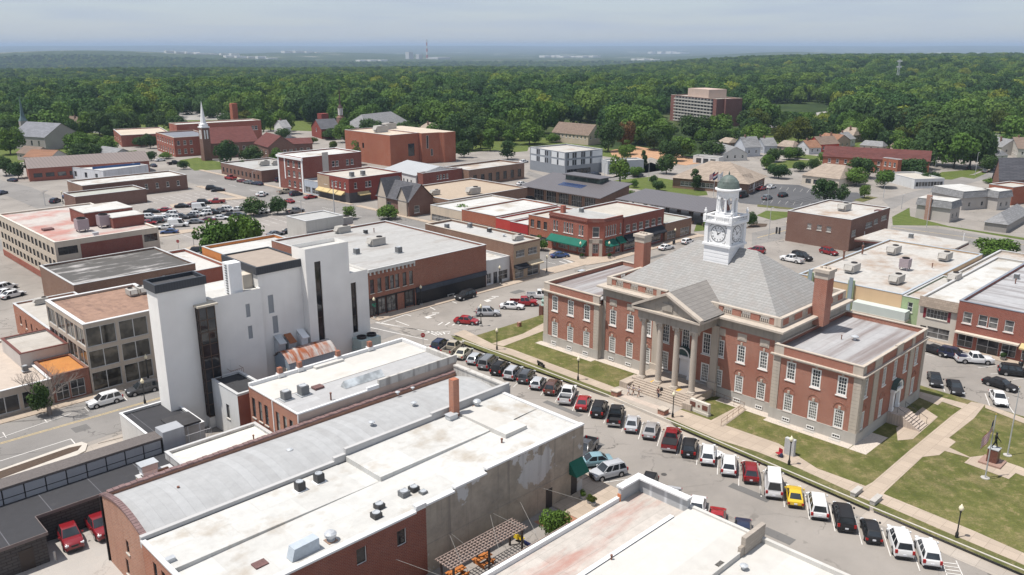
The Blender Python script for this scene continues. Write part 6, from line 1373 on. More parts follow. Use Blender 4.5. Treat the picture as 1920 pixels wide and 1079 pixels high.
gabled('white_shed','long white shed with pale curved roof and dark brick gable front',[184,236],A2(930,985),[204,236],5.4,2.4,m_wall('white_shed_wall',(.66,.66,.66)),m_seam('pale_metal_roof',(.4,.41,.42),'Y',1.6,.85),cat='shed',Lw=lambda L:row(7,2,L-2,.9,1.5,3.4))
Flat('brown_gable_shop','dark brick fronted shop with small white windows in its stepped gable',184.5,203,232.5,235.8,6.6,BR['deep'],RF['white'],par=.8,R=row(4,6,12,.9,3.6,5.2),style='white',cat='shop')
Flat('arched_brown_shops','row of tan brick shops with arched fronts right of the dark brick gable',203.2,232,229,243,6.2,BR['mud'],RF['worn'],par=.7,R=row(7,1,28,1.8,1.0,4.0),cat='shop row',glass=ST['bigdark'])
# ---- tudor style corner house
def tudor():
 pl=m_wall('tudor_plaster',(.5,.43,.36),amt=.2)
 r1=gabled('tudor_house','tudor style brick and plaster house with steep dark gables',[152.6,199.5],[152.6,215.5],[162,199.5],5.0,4.5,BR['brown'],SH['dark'],cat='tudor house',Lw=lambda L:[(1.5,3,1,3.2),(5,7,1,3.4),(12.5,14.5,1,3.4)],Rw=lambda L:[(2,4,1,3.2)],style='white',over=.5)
 for (ya,yb,z) in ((210.5,214.8,10.4),(200.2,204.4,8.8)):
  m=MB();ym=(ya+yb)/2;m.mesh([(152.2,ya,0),(152.2,yb,0),(152.2,yb,5.4),(152.2,ym,z),(152.2,ya,5.4),(157,ya,0),(157,yb,0),(157,yb,5.4),(157,ym,z),(157,ya,5.4)],[(1,0,4,3,2),(0,5,9,4),(6,1,2,7)]);m.build('front_gable',pl,r1)
  m=MB();m.mesh([(151.9,ya-.4,5.0),(151.9,ym,z+.15),(159,ym,z+.15),(159,ya-.4,5.0),(151.9,yb+.4,5.0),(159,yb+.4,5.0)],[(0,3,2,1),(4,1,2,5)]);m.build('gable_roof',SH['dark'],r1)
tudor()
Flat('tan_flat_roof','broad tan flat roofed building with rooftop condensers behind the tudor house',163,197,193,221,4.8,BR['mud'],m_roof('sandy_roof',(.42,.34,.26),(.4,.32,.25),.4,.55,(.12,.12),(9,4),.93),par=.5)
# ---- market garage and long canopy with seamed metal roofs
metal=m_seam('dark_seamed_metal',(.135,.125,.13),'Y',1.05,.55,.45,.0)
def garage_hall():
 x0,x1,y0,y1,h=200.6,215.5,165,198.5,4.4
 root=thing('garage_hall','brick market hall with dark seamed metal roof, solar panels and roller doors','market hall',(x0,y0,0))
 f=frame(x0+1.2,y1,-math.pi/2);hs=[(4+i*5.6,8.4+i*5.6,.02,3.5) for i in range(5)]
 m=MB();m.wall(f,0,y1-y0,0,h,hs,.3);m.mesh([(x0+1.2,y0,0),(x1,y0,0),(x1,y0,7.0),(x0+1.2,y0,h)],[(0,1,2,3)]);m.mesh([(x1,y0,0),(x1,y1,0),(x1,y1,7),(x1,y0,7)],[(0,1,2,3)]);m.mesh([(x1,y1,0),(x0+1.2,y1,0),(x0+1.2,y1,h),(x1,y1,7)],[(0,1,2,3)]);m.build('wall',BR['mud'],root)
 for q in hs:window(root,f,*q,'block',ST['bigdark'],.25)
 m=MB();m.mesh([(x0-.6,y0-.8,4.25),(x1+.8,y0-.8,7.15),(x1+.8,y1+.8,7.15),(x0-.6,y1+.8,4.25),(x0-.6,y0-.8,4.05),(x1+.8,y0-.8,6.95),(x1+.8,y1+.8,6.95),(x0-.6,y1+.8,4.05)],[(0,1,2,3),(7,6,5,4),(0,4,5,1),(3,2,6,7),(0,3,7,4)]);m.build('metal_roof',metal,root)
 m=MB();m.box(x1-4,x1+.5,y0+9,y0+24,6.4,8.0);m.build('clerestory',m_glass('clerestory_glass',(.05,.07,.06)),root);m=MB();m.box(x1-4.8,x1+1.2,y0+8.2,y0+24.8,8.0,8.25);m.build('clerestory_roof',metal,root)
 for j in range(2):
  for i in range(6):m=MB();ya=y0+12+i*1.75;xa=x0+5+j*1.6;za=4.35+(xa-x0)*.187;m.mesh([(xa,ya,za),(xa+1.5,ya,za+.29),(xa+1.5,ya+1.6,za+.29),(xa,ya+1.6,za)],[(0,1,2,3)]);m.build('solar_panel',m_plain('solar_blue',(.03,.05,.12),.2,.1),root)
garage_hall()
def canopy_hall():
 x0,x1,y0,y1=203.5,219,128,161
 root=thing('market_canopy','long open market canopy with dark seamed metal roof on posts','canopy',(x0,y0,0))
 m=MB();m.mesh([(x0,y0,4.2),(x1,y0,5.6),(x1,y1,5.6),(x0,y1,4.2),(x0,y0,3.95),(x1,y0,5.35),(x1,y1,5.35),(x0,y1,3.95)],[(0,1,2,3),(7,6,5,4),(0,4,5,1),(3,2,6,7),(0,3,7,4),(1,5,6,2)]);m.build('canopy_roof',metal,root)
 for i in range(8):
  for x in (x0+1.6,x1-1.6):m=MB();y=y0+1.5+i*4.3;m.box(x-.2,x+.2,y-.2,y+.2,0,4.2+(x-x0)*.09-.3);m.box(x-.45,x+.45,y-.45,y+.45,0,1.0,1);m.build('post',[ST['dark'],BR['mud']],root)
canopy_hall()
# ---- courthouse-square right side
f=Flat('brown_brick_block','big plain brown brick building with three small windows and speckled roof',204.4,228,86.8,104,8.2,BR['brown'],RF['worn'],par=.35,L=[(5.8,6.9,4.2,5.6),(8.4,9.7,4.2,5.6),(11,12.2,4.2,5.6)],R=[(1,3.4,3.6,5.2),(9,13,4.6,6),(14,16.5,4.9,6.2),(18.5,22,5.2,6.5)],style='block',wallR=BR['brown'])
def canopy2():
 root=thing('drive_canopy','flat white roofed canopy with brown edge beside the brown brick building','canopy',(208,62,0))
 a,b_,c,d=(P(q,4.6) for q in (B4(700,490),B4(920,420),B4(1525,515),B4(1420,565)))
 m=MB();m.prism([a,b_,c,d],4.3,4.65);m.build('canopy_roof',RF['worn'],root)
 m=MB();m.prism([a,b_,c,d],3.9,4.296,bottom=True);m.build('fascia',m_plain('maroon_fascia',(.13,.05,.045),.7,.2),root)
 for q in (P(B4(1475,560),0),P(B4(760,545),0),P(B4(1100,560),0)):m=MB();m.tube((*q,0),(*q,3.9),.12);m.build('post',ST['white'],root)
canopy2()
tanw=m_wall('apricot_stucco',(.6,.43,.27),(.45,.33,.2),.25)
f=Flat('apricot_theatre','apricot stucco theatre with sage green pilasters and huge stained white roof',150.4,193.5,53.2,73,7.2,tanw,RF['worn'],par=.35,cop=m_plain('blue_grey_coping',(.4,.44,.48),.5,.1),cat='theatre')
for u in (2.6,10.6):
 m=MB();m.fbox(f.fl,u-.55,u+.55,-.5,0,0,8.0);m.fbox(f.fl,u-.35,u+.35,-.6,-.5,0,8.6,1);m.build('pilaster',[m_plain('sage_green',(.3,.36,.22),.7,.1),m_plain('dusty_blue',(.26,.32,.36),.6,.1)],f.root)
m=MB();m.fbox(f.fl,12,21.5,-2.2,-.05,3.0,4.6);m.build('marquee',m_wall('marquee_panel',(.5,.55,.52),(.4,.42,.4),.3),f.root);m=MB();m.fbox(f.fl,11.9,21.6,-2.3,-.02,2.7,2.99);m.build('marquee_edge',ST['cream'],f.root)
window(f.root,f.fl,12.5,19.5,.3,2.6,'shop',shopg,-.03)
f=Flat('sage_green_house','narrow sage green fronted shop with one white window',150.45,170,50.1,53.18,7.0,m_plain('sage_front',(.33,.42,.24),.8,.12),RF['worn'],par=.3,L=[(1.1,2.0,4.2,6.0)],style='white',cat='shop')
f=Flat('shuttered_house','cream two storey shop with grey shingled parapet and maroon shutters',150.2,192,43.6,50.08,7.4,m_wall('cream_front',(.56,.52,.46),(.44,.4,.36),.25),RF['white'],par=.35,L=[(1.4,4.9,4.0,5.6,'block'),(.7,1.7,.02,2.4,'shopd'),(1.9,5.6,.5,2.5,'shop')],glass=shopg,cat='shop')
m=MB();m.fbox(f.fl,.9,1.35,-.06,0,3.9,5.7);m.fbox(f.fl,4.95,5.4,-.06,0,3.9,5.7);m.build('shutter',m_plain('maroon_shutter',(.2,.03,.04),.6,.1),f.root)
m=MB();m.mesh([(149.7,43.6,6.0),(149.7,50.05,6.0),(150.1,50.05,7.7),(150.1,43.6,7.7)],[(1,0,3,2)]);m.build('shingled_parapet',SH['tan'],f.root)
f=Flat('red_brick_shops','long red brick shop building with white sash windows, cut by the right frame edge',149.6,190,12,43.5,8.4,m_brick('shop_red_brick',(.3,.085,.06),(.21,.06,.045),(.34,.22,.18),.12),m_roof('grey_white_streaked_roof',(.42,.42,.43),(.2,.18,.18),.8,.46,(.4,.06),(2,20),.85),par=.5,cop=m_plain('slate_blue_coping',(.22,.24,.28),.6,.15),
  L=[(u-.7,u+.7,4.6,6.6) for u in (1.6,4.0,5.6,8.0,11.2,13.6,15.2,18)]+[(.6,3,.4,2.6,'shop'),(3.6,7,.02,2.6,'shop'),(7.4,9.6,.4,2.6,'shop'),(10.4,13,.4,2.6,'shop'),(14,18,.02,2.7,'shopd')],style='white',glass=shopg)
m=MB();m.fbox(f.fl,.2,10,-1.0,0,2.85,3.1);m.build('shop_canopy',ST['cream'],f.root);awning(f.root,f.fl,10.2,18,3.3,1.3,.5,canvas['yellow'])
Flat('stepped_tile_building','low white roofed building with stepped orange tile edge behind the sage green shop',170.2,205,43,53,6.2,ST['cream'],RF['worn'],par=.4)
def apartments(C,L,R,h,lab,ch=True):
 q=Quad('apartment_block',lab,C,L,R,h-1.9,m_wall('greige_stucco',(.44,.41,.38),(.36,.33,.3),.2),RF['white'],par=0,Rw=lambda L:row(2,.5,L-.5,1.0,1.0,2.4),cat='apartments',style='small')
 m=MB()
 for a0,a1,b0,b1,fr,u1 in ((0,0,0,0,q.fl,q.LL),(0,0,0,0,q.fr,q.LR)):
  v=[fr(-.3,-.45,h-2.1),fr(u1+.3,-.45,h-2.1),fr(u1,.1,h),fr(0,.1,h)];m.mesh(v,[(0,1,2,3)])
 m.build('mansard',SH['grey'],q.root);k=MB();k.face([q.at(0,0,h-.02),q.at(0,q.LR,h-.02),q.at(q.LL,q.LR,h-.02),q.at(q.LL,0,h-.02)]);k.build('flat_top',RF['white'],q.root)
 if ch:k=MB();k.fbox(q.fl,q.LL*.38-.9,q.LL*.38+.5,-.7,0,0,h+1.2);k.build('chimney',m_brick('pink_brick',(.4,.22,.17),(.3,.16,.12),(.4,.3,.25)),q.root)
apartments(B4(1395,272),B4(1150,240),B4(1505,255),6.2,'grey stucco apartment block with mansard and brick chimney, nearest the street')
apartments(B4(1480,195),B4(1260,150),B4(1600,165),6.0,'white fronted apartment block with dark mansard behind the brick chimney block',False)
apartments(B4(1735,195),B4(1610,175),B4(1815,180),6.0,'plain greige apartment block with grey mansard at the right of the courtyard',False)
gabled('long_low_house','low grey house with grey hipped roof behind the wooden fence',B4(1800,385),B4(1640,365),B4(1990,300),2.6,2.4,m_wall('dull_grey_stucco',(.3,.28,.26)),SH['grey'],ridge='R',hip=3)
Quad('orange_brick_flat','orange brick flat roofed building at the right frame edge',B4(1845,120),B4(1670,95),B4(1960,95),6,BR['orange'],RF['cream'])
gabled('slate_roof_church','dark slate roofed church with cream gable wall at the right edge',A4(1745,1045),A4(1700,1035),A4(2050,1040),5,6.5,BR['brown'],m_shingle('slate_roof',(.15,.15,.165)),ridge='R',cat='church')
# ---- municipal buildings
gabled('city_hall','low brick civic hall with broad tan hipped roof and white entrance gable',(1402,343),(1262,331),(1458,331),4.2,5.2,BR['mud'],SH['tan'],cat='civic hall',hip=10,over=.9,Lw=lambda L:row(8,3,L-12,1.5,1.2,2.8),Rw=lambda L:row(7,2,L-2,1.5,1.2,2.8),style='white')
gabled('entrance_gable','white gabled entrance porch of the civic hall',B3(1700,88),B3(1625,78),B3(1760,80),3.6,2.6,ST['white'],SH['tan'],ridge='R',cat='porch',Lw=lambda L:[(L/2-1,L/2+1,.02,2.6)])
q=Quad('grey_panel_office','grey and white panelled three storey office with strip windows',A3(385,868),A3(130,828),A3(645,842),9.4,m_plain('slate_panel',(.23,.25,.28),.6,.1),RF['worn'],Lw=lambda L:[(L*t,L*t+.7,z,z+2.0) for z in (4.0,6.9) for t in (.2,.25,.44,.49,.6,.78)],Rw=lambda L:[(L*t,L*t+.7,z,z+2.0) for z in (4.0,6.9) for t in (.06,.19,.25,.42,.48,.66)]+row(7,1,L*.68,1.8,.4,2.4),style='plain',glass=ST['bigdark'],cat='office')
for fr,L_,segs in ((q.fl,q.LL,((.03,.19),(.3,.43),(.62,.77),(.82,.98))),(q.fr,q.LR,((.09,.18),(.3,.41),(.53,.65),(.72,.99)))):
 m=MB()
 for a,b_ in segs:
  for z in (3.9,6.8):m.fbox(fr,L_*a,L_*b_,-.06,0,z,z+2.2)
 build_each(m,'white_panel',m_plain('pale_panel',(.58,.6,.62),.6,.06),q.root)
Quad('low_office_wing','low grey wing with white roof right of the panelled office',A3(690,930),A3(645,915),A3(900,905),5.5,m_plain('wing_panel',(.5,.52,.54),.6,.1),RF['white'],cat='office')
gabled('long_inn','long tan clapboard inn with brown roof and dormers among the trees',A3(550,745),A3(290,720),A3(605,730),5.2,5.0,m_wall('tan_clapboard',(.5,.42,.33)),SH['brown'],cat='inn',Lw=lambda L:row(9,1,L-1,1.0,3.0,4.6),Rw=lambda L:row(3,.5,L-.5,1.0,3,4.6),style='white')
gabled('red_roof_hall','long orange brick apartment hall with maroon roof',A4(1240,935),A4(475,893),A4(1335,915),5.6,3.6,BR['orange'],SH['maroon'],cat='hall',Lw=lambda L:row(12,1,L-1,1.1,3.0,4.6)+row(12,1,L-1,1.1,.6,2.0),Rw=lambda L:[(L/2-1.2,L/2+1.2,.4,4.4)],style='white')
Quad('red_hall_bay','projecting two storey orange brick entrance bay on the maroon roofed hall',A4(1015,920),A4(905,905),A4(1025,915),7,BR['orange'],SH['maroon'],par=.2,Lw=lambda L:row(3,.3,L-.3,1.0,3.8,5.6)+row(3,.3,L-.3,1.0,.8,2.6),style='white',cat='entrance bay')
Quad('white_low_shop','low white motel office with flat roof and dark windows',A4(1135,1060),A4(930,1010),A4(1245,1030),3.6,m_wall('white_motel',(.64,.65,.66)),RF['cream'],Rw=lambda L:row(9,.5,L-.5,1.1,.8,2.4),cat='office')
gabled('tan_roof_office','low office with tan hipped roof and white gable by the drive',A4(590,1060),A4(325,1030),A4(640,1000),3.4,3.6,ST['cream'],SH['tan'],hip=3,cat='office',Lw=lambda L:row(4,1,L-1,2.2,.5,2.2))
def hotel():
 h=17.5;q=Quad('tower_hotel','eight storey brown brick tower block with concrete balcony rows above the trees',A3(1475,483),A3(1145,452),A3(1630,475),h,m_brick('hotel_brick',(.22,.085,.07),(.17,.065,.055),(.24,.16,.14),.1),RF['cream'],par=.6,cop=ST['stone'],cat='tower block')
 L_=q.LL;g=MB()
 for k in range(8):
  s_=MB();z=.6+k*2.05;s_.fbox(q.fl,L_*.1,L_*.93,-1.0,-.02,z,z+.75);s_.build('balcony',ST['conc'],q.root);g.fbox(q.fl,L_*.1,L_*.93,-.15,-.01,z+.75,z+2.04)
  for i in range(12):x=L_*(.1+.83*(i+.5)/12);g.fbox(q.fl,x-.15,x+.15,-.9,-.16,z+.75,z+2.04,1)
 g.build('window_band',[m_glass('hotel_window_glass',(.04,.04,.045)),ST['conc']],q.root)
 q.part('penthouse',m_wall('pinkish_concrete',(.5,.38,.32)),L_*.25,L_*.7,3,q.LR-3,h-.6,h+5)
 q.part('stair_shaft',MATS['hotel_brick'],-1.5,3,q.LR*.3,q.LR*.75,0,h-.1)
hotel()
# ---- houses: (near eave px, left, right, eave height, rise, wall colour, roof, ridge, label)
BUILT=[]
HOUSES=[
 (A1(590,655),A1(470,640),A1(620,650),5,3,(.6,.58,.56),'brown','L',2,'white house with brown hipped roof at the edge of the left woods'),
 (A1(870,680),A1(735,655),A1(900,670),5.5,.3,(.3,.29,.28),'dark','L',0,'dark grey box house with white flat top in the left woods'),
 (A1(740,700),A1(655,690),A1(770,690),3,2.5,(.45,.44,.43),'grey','L',0,'small grey house half hidden by trees beside the dark box house'),
 (A2(195,690),A2(130,675),A2(220,680),6,3.5,(.62,.62,.62),'grey','R',0,'white clapboard house with steep grey gable left of the red church'),
 (A2(1240,700),A2(1170,690),A2(1300,685),3.5,3,(.5,.45,.4),'tan','L',2,'tan roofed cottage in the trees behind the blank brick block'),
 (A2(1520,690),A2(1400,680),A2(1560,680),3.5,2.8,(.42,.35,.3),'brown','L',1,'brown bungalow among trees right of the blank brick block'),
 (A3(1520,880),A3(1380,840),A3(1600,850),3.2,3,(.58,.57,.55),'grey','L',0,'grey gabled cottage left of the barn roofed house'),
 (A3(1680,830),A3(1600,815),A3(1765,820),4.6,4.2,(.5,.52,.56),'grey','R',0,'blue grey barn roofed house with white gable front'),
 (A3(1820,820),A3(1750,805),A3(1875,810),3.8,3.2,(.4,.42,.46),'grey','R',0,'blue grey house with grey gable right of the barn roofed house'),
 (A3(1560,800),A3(1480,790),A3(1590,785),3,2,(.34,.2,.16),'tan','L',1,'small brown brick bungalow under the big tree'),
 (A4(250,830),A4(135,820),A4(290,815),3,2.4,(.4,.33,.28),'tan','L',1.5,'low tan roofed bungalow left of the orange roof'),
 (A4(375,835),A4(280,820),A4(395,820),3.2,3,(.55,.55,.57),'orange','R',0,'small white house with orange roof'),
 (A4(455,810),A4(360,795),A4(500,790),4,3.2,(.4,.06,.04),'brown','R',0,'bright red walled house with brown roof'),
 (A4(560,790),A4(430,775),A4(575,770),4,3,(.4,.3,.24),'orange','L',0,'house with broad faded orange roof behind the red house'),
 (A4(650,775),A4(530,765),A4(690,765),4,3,(.58,.57,.55),'grey','R',0,'pale house with white grey roof right of the orange roof'),
 (A4(690,745),A4(590,735),A4(705,730),4,3.5,(.4,.33,.28),'tan','L',1.5,'tan hipped roof house at the foot of the right woods'),
 (A4(1090,830),A4(960,815),A4(1115,820),4,3.2,(.46,.36,.29),'brown','L',2,'brown hipped roof house above the maroon roofed hall'),
 (A4(900,825),A4(740,812),A4(905,815),3,2,(.5,.45,.38),'grey','L',1,'low pale house partly hidden above the maroon roof'),
 (A4(1760,830),A4(1650,810),A4(1800,810),4,3.4,(.55,.52,.48),'grey','L',0,'grey roofed house with white porch at the right edge of the woods'),
 (A4(1880,840),A4(1790,800),A4(1950,820),4.5,4,(.5,.47,.43),'brown','R',0,'brown gabled house at the far right by the lane'),
 (A4(1730,890),A4(1660,880),A4(1760,880),2.6,2,(.5,.48,.45),'grey','L',1,'small grey roofed porch house below the woods at far right'),
 (A1(360,905),A1(170,900),A1(375,880),3,2.6,(.5,.48,.45),'orange','L',0,'low house with orange tiled roof behind the curved roof hall'),
 (A1(250,880),A1(120,870),A1(310,860),3.4,2.6,(.42,.36,.32),'brown','L',0,'low brown roofed house left of the orange tiled roof'),
 (A1(820,880),A1(680,860),A1(830,850),3,2,(.4,.4,.4),'grey','L',0,'small grey roofed shed house by the left trees'),
]
for (c,l,r,h,rise,wc,rf,rd,hp,lab) in HOUSES:
 gabled('house',lab,c,l,r,h,rise,m_plain('house_wall_%d%d%d'%tuple(int(v*100) for v in wc),wc,.8,.1),SH[rf],ridge=rd,hip=hp,Lw=lambda L:row(max(1,int(L/3.2)),.4,L-.4,1.0,h*.35,h*.35+1.4),Rw=lambda L:row(max(1,int(L/3.4)),.4,L-.4,1.0,h*.35,h*.35+1.4),style='white',chimney=(.5,.3) if rise>2.9 else None)
Quad('white_garage_row','long low white garage with flat roof in front of the grey cottages',A3(1490,905),A3(1305,890),A3(1580,900),3.2,m_wall('white_garage',(.64,.63,.62)),RF['cream'],cat='garage',Lw=lambda L:row(3,1,L-1,2.4,.1,2.2))
Quad('long_white_roof_store','long white roofed store at the right edge of the woods',A4(1920,765),A4(1640,745),A4(2050,760),4.5,BR['brown'],RF['white'],cat='store')
gabled('slate_church','grey slate church with dark pointed turret at the far left',A1(320,760),A1(75,745),A1(360,720),6.5,6.0,m_wall('grey_stone_church',(.34,.31,.3)),m_shingle('blue_slate',(.2,.205,.225)),cat='church',Lw=lambda L:row(4,2,L-2,1.2,2,4.5))
x,y=P(A1(190,790),0);r_=thing('church_turret','slim dark green pointed turret on the slate church','turret',(x,y,0));m=MB();m.box(x-1.8,x+1.8,y-1.8,y+1.8,0,11);m.build('turret_base',MATS['grey_stone_church'],r_);m=MB();m.lathe((x,y,11),[(2.6,0),(1.2,2.5),(.05,13)],4);m.build('turret_spire',m_plain('verdigris',(.1,.15,.16),.6,.2),r_)
for px_,py_,L_,hh,lab in ((1660,166,30,5,'left white flat roofed school buildings in the far right woods'),(1735,166,46,5,'right white flat roofed school buildings in the far right woods'),(1700,195,12,4,'small grey roof peeping from the right woods'),(1515,183,14,4,'low white roofed building beside the field in the right woods')):
 x,y=P((px_,py_),0);Flat('far_building',lab,x,x+L_*.5,y-L_/2,y+L_/2,hh,ST['cream'],RF['white'],par=.3)
# ================================================================ vehicles
KINDS=dict(   # length width height belt hood(nose) tail  greenhouse: rear base, rear top, front top, front base
 sedan=(4.75,1.82,1.45,.93,.72,.95,(-1.75,-1.0,.3,1.1)),coupe=(4.5,1.84,1.35,.9,.68,.92,(-1.75,-.8,.15,1.0)),hatch=(4.2,1.76,1.5,.95,.74,.95,(-1.98,-1.6,.35,1.15)),
 suv=(4.7,1.88,1.72,1.05,.86,1.05,(-2.22,-1.9,.4,1.2)),bigsuv=(5.2,2.0,1.9,1.15,1.0,1.15,(-2.5,-2.3,.5,1.3)),minivan=(5.1,1.98,1.76,1.0,.78,1.0,(-2.42,-2.15,.9,1.75)),
 van=(5.6,2.05,2.35,1.2,1.0,1.2,(-2.74,-2.65,1.1,1.75)),pickup=(5.7,2.0,1.88,1.16,1.04,1.16,(-.75,-.6,.7,1.4)))
M_TYRE=m_plain('tyre_rubber',(.02,.02,.02),.8,.2,obj=True);M_RIM=m_plain('alloy_rim',(.42,.42,.43),.3,.1,metal=.6,obj=True);M_CG=m_glass('car_glass',(.02,.024,.028),.04,.3,.8)
M_TRIM=m_plain('black_plastic',(.025,.025,.027),.6,.1,obj=True);M_HEAD=m_plain('headlamp_lens',(.7,.72,.74),.15,.05,obj=True);M_TAIL=m_plain('tail_lamp_red',(.35,.015,.015),.2,.1,obj=True);M_PLATE=m_plain('number_plate',(.65,.66,.7),.5,.05,obj=True)
PAINT={k:m_paint(k+'_paint',c) for k,c in dict(white=(.74,.74,.74),black=(.012,.012,.014),silver=(.42,.43,.45),grey=(.16,.165,.175),darkgrey=(.06,.062,.068),red=(.3,.012,.016),maroon=(.13,.012,.016),deepred=(.2,.01,.015),blue=(.03,.07,.2),navy=(.015,.022,.055),teal=(.2,.33,.38),brown=(.1,.05,.038),tan=(.42,.37,.29),cream=(.55,.52,.42),yellow=(.62,.42,.02),pewter=(.3,.29,.29)).items()}
CAR={}
def car_parts(kind):
 if kind in CAR:return CAR[kind]
 L,Wd,H,belt,nose,tail,(r0,r1,f1,f0)=KINDS[kind];w=Wd/2;zb=.2;pick=kind=='pickup'
 st=[(-L/2,zb+.16,tail-.3,.86*w),(-L/2+.06,zb+.02,tail-.06,.93*w),(-L/2+.3,zb,tail,.97*w),(-L*.22,zb,max(tail,belt),w),(0,zb,belt,w),(f0-.1,zb,belt,w),(f0+.25,zb,belt-.02,.99*w),(L/2-.55,zb,nose+.12,.96*w),(L/2-.16,zb+.02,nose,.9*w),(L/2-.02,zb+.12,nose-.16,.8*w),(L/2,zb+.2,nose-.3,.74*w)]
 if pick:st=[(-.85,zb+.1,belt,.99*w)]+[s for s in st if s[0]>-.5]
 b=MB();V=[]
 for x,z0,z1,hw in st:
  h=z1-z0;half=[(hw*.82,z0),(hw*.97,z0+h*.14),(hw,z0+h*.5),(hw*.985,z0+h*.78),(hw*.92,z0+h*.95),(hw*.78,z1)]
  V.append([(x,-y,z) for y,z in half[::-1]][:0]+[(x,-y,z) for y,z in half]+[(x,y,z) for y,z in half[::-1]])
 n=len(V[0]);vs=[p for r in V for p in r];fs,mi=[],[]
 for i in range(len(V)-1):
  for j in range(n):fs.append((i*n+j,i*n+(j+1)%n,(i+1)*n+(j+1)%n,(i+1)*n+j));mi.append(1 if j in (0,n-2,n-1) else 0)
 fs=[f[::-1] for f in fs];fs+=[tuple(range(n)),tuple(range((len(V)-1)*n,len(V)*n))[::-1]];mi+=[0,0]
 k=len(b.v);b.v+=vs;b.f+=[tuple(q+k for q in f) for f in fs];b.mi+=mi
 tb,tt=w*.9,w*.72;zt=H
 q=[(r0,-tb,belt-.03),(f0,-tb,belt-.03),(f0,tb,belt-.03),(r0,tb,belt-.03),(r1,-tt,zt-.04),(f1,-tt,zt-.04),(f1,tt,zt-.04),(r1,tt,zt-.04),(r1+.12,-tt*.72,zt),(f1-.15,-tt*.72,zt),(f1-.15,tt*.72,zt),(r1+.12,tt*.72,zt)]
 b.mesh(q,[(0,1,5,4),(1,2,6,5),(2,3,7,6),(3,0,4,7),(4,5,9,8),(5,6,10,9),(6,7,11,10),(7,4,8,11),(8,9,10,11)])
 wx=(-L*.285 if not pick else -1.75,L*.305);rw=.34 if kind not in ('pickup','bigsuv','van') else .39
 for x in wx:                                             # dark arches
  for s in (-1,1):
   if pick and x<0:continue
   pts=[(x+(rw+.09)*math.cos(a),s*(w*1.0+.006),max(zb+.02,rw+(rw+.09)*math.sin(a))) for a in [math.pi*i/8 for i in range(9)]];b.face(pts if s<0 else pts[::-1],1)
 for s in (-1,1):x=f0-.25;b.box(x-.08,x+.1,s*(w+.02)-.0 if s>0 else -w-.2,w+.2 if s>0 else -w-.02,belt,belt+.16)
 b.box(-L/2-.03,-L/2+.05,-w*.8,w*.8,.33,.48,1) if not pick else None
 b.box(L/2-.06,L/2+.03,-w*.7,w*.7,.34,.5,1);b.box(L/2-.1,L/2+.012,-w*.34,w*.34,nose-.3,nose-.12,1)
 if kind in ('suv','bigsuv','minivan'):
  for s in (-1,1):b.box(r1+.2,f1-.2,s*tt*.85-.02,s*tt*.85+.02,zt+.0,zt+.04)
 parts=[('body',b,['P',M_TRIM],None,True)]
 def pane(c4,inset=.1,out=.012):
  c4=[Vector(p) for p in c4];m_=sum(c4,Vector())/4;nn=(c4[1]-c4[0]).cross(c4[3]-c4[0]).normalized()
  return [tuple(p.lerp(m_,inset)+nn*out) for p in c4]
 g=MB();g.face(pane([q[1],q[2],q[6],q[5]],.09));parts.append(('windscreen',g,[M_CG],None,False))
 g=MB();g.face(pane([q[3],q[0],q[4],q[7]],.2));parts.append(('rear_window',g,[M_CG],None,False))
 for s in (0,1):
  A,B,Ct,D=([q[0],q[1],q[5],q[4]],[q[2],q[3],q[7],q[6]])[s];A,B,Ct,D=map(Vector,(A,B,Ct,D));n_=2 if kind in ('sedan','coupe','pickup','hatch') else 3;g=MB()
  if kind=='van':n_=3
  for i in range(n_):
   a,c=i/n_+.02,(i+1)/n_-.02;lo=lambda t:A.lerp(B,t);hi=lambda t:D.lerp(Ct,t)
   if kind=='van' and (i<2 if s==0 else i>0):continue
   g.face(pane([lo(a),lo(c),hi(c),hi(a)],.07))
  parts.append(('side_window',g,[M_CG],None,False))
 for s in (-1,1):
  m=MB();m.box(L/2-.3,L/2-.03,s*w*.72-.17,s*w*.72+.17,nose-.2,nose-.02);parts.append(('headlight',m,[M_HEAD],None,False))
  m=MB();xr=-L/2;hi_=kind in ('suv','bigsuv','minivan','van','pickup');m.box(xr-.015,xr+.14,s*w*.82-.13,s*w*.82+.13,tail-.38,tail-(.02 if hi_ else .16));parts.append(('taillight',m,[M_TAIL],None,False))
 m=MB();m.box(-L/2-.045,-L/2+.02,-.17,.17,.56,.72);parts.append(('number_plate',m,[M_PLATE],None,False))
 if pick:
  m=MB();x0,x1=-L/2,-.84
  m.box(x0,x1,-w*.97,-w*.86,.42,belt);m.box(x0,x1,w*.86,w*.97,.42,belt);m.box(x0,x0+.08,-w*.86,w*.86,.45,belt-.02);m.box(x1-.08,x1,-w*.86,w*.86,.45,belt);m.box(x0+.08,x1-.08,-w*.86,w*.86,.62,.68,1);m.box(x0-.14,x0,-w*.93,w*.93,.42,.62,2)
  for s in (-1,1):
   pts=[(wx[0]+(rw+.09)*math.cos(a),s*(w*.97+.006),max(.43,rw+(rw+.09)*math.sin(a))) for a in [math.pi*i/8 for i in range(9)]];m.face(pts if s<0 else pts[::-1],1)
  parts.append(('cargo_bed',m,['P',M_TRIM,M_RIM],None,False))
 for x in wx:
  for s in (-1,1):
   t=MB();y0,y1=s*(w-.2),s*(w+.012);t.tube((x,y0,rw),(x,y1,rw),rw,16)
   r=MB();r.tube((x,y1,rw),(x,y1+s*.012,rw),rw*.64,10);parts.append(('wheel',t,[M_TYRE],(r,M_RIM),False))
 out=[]
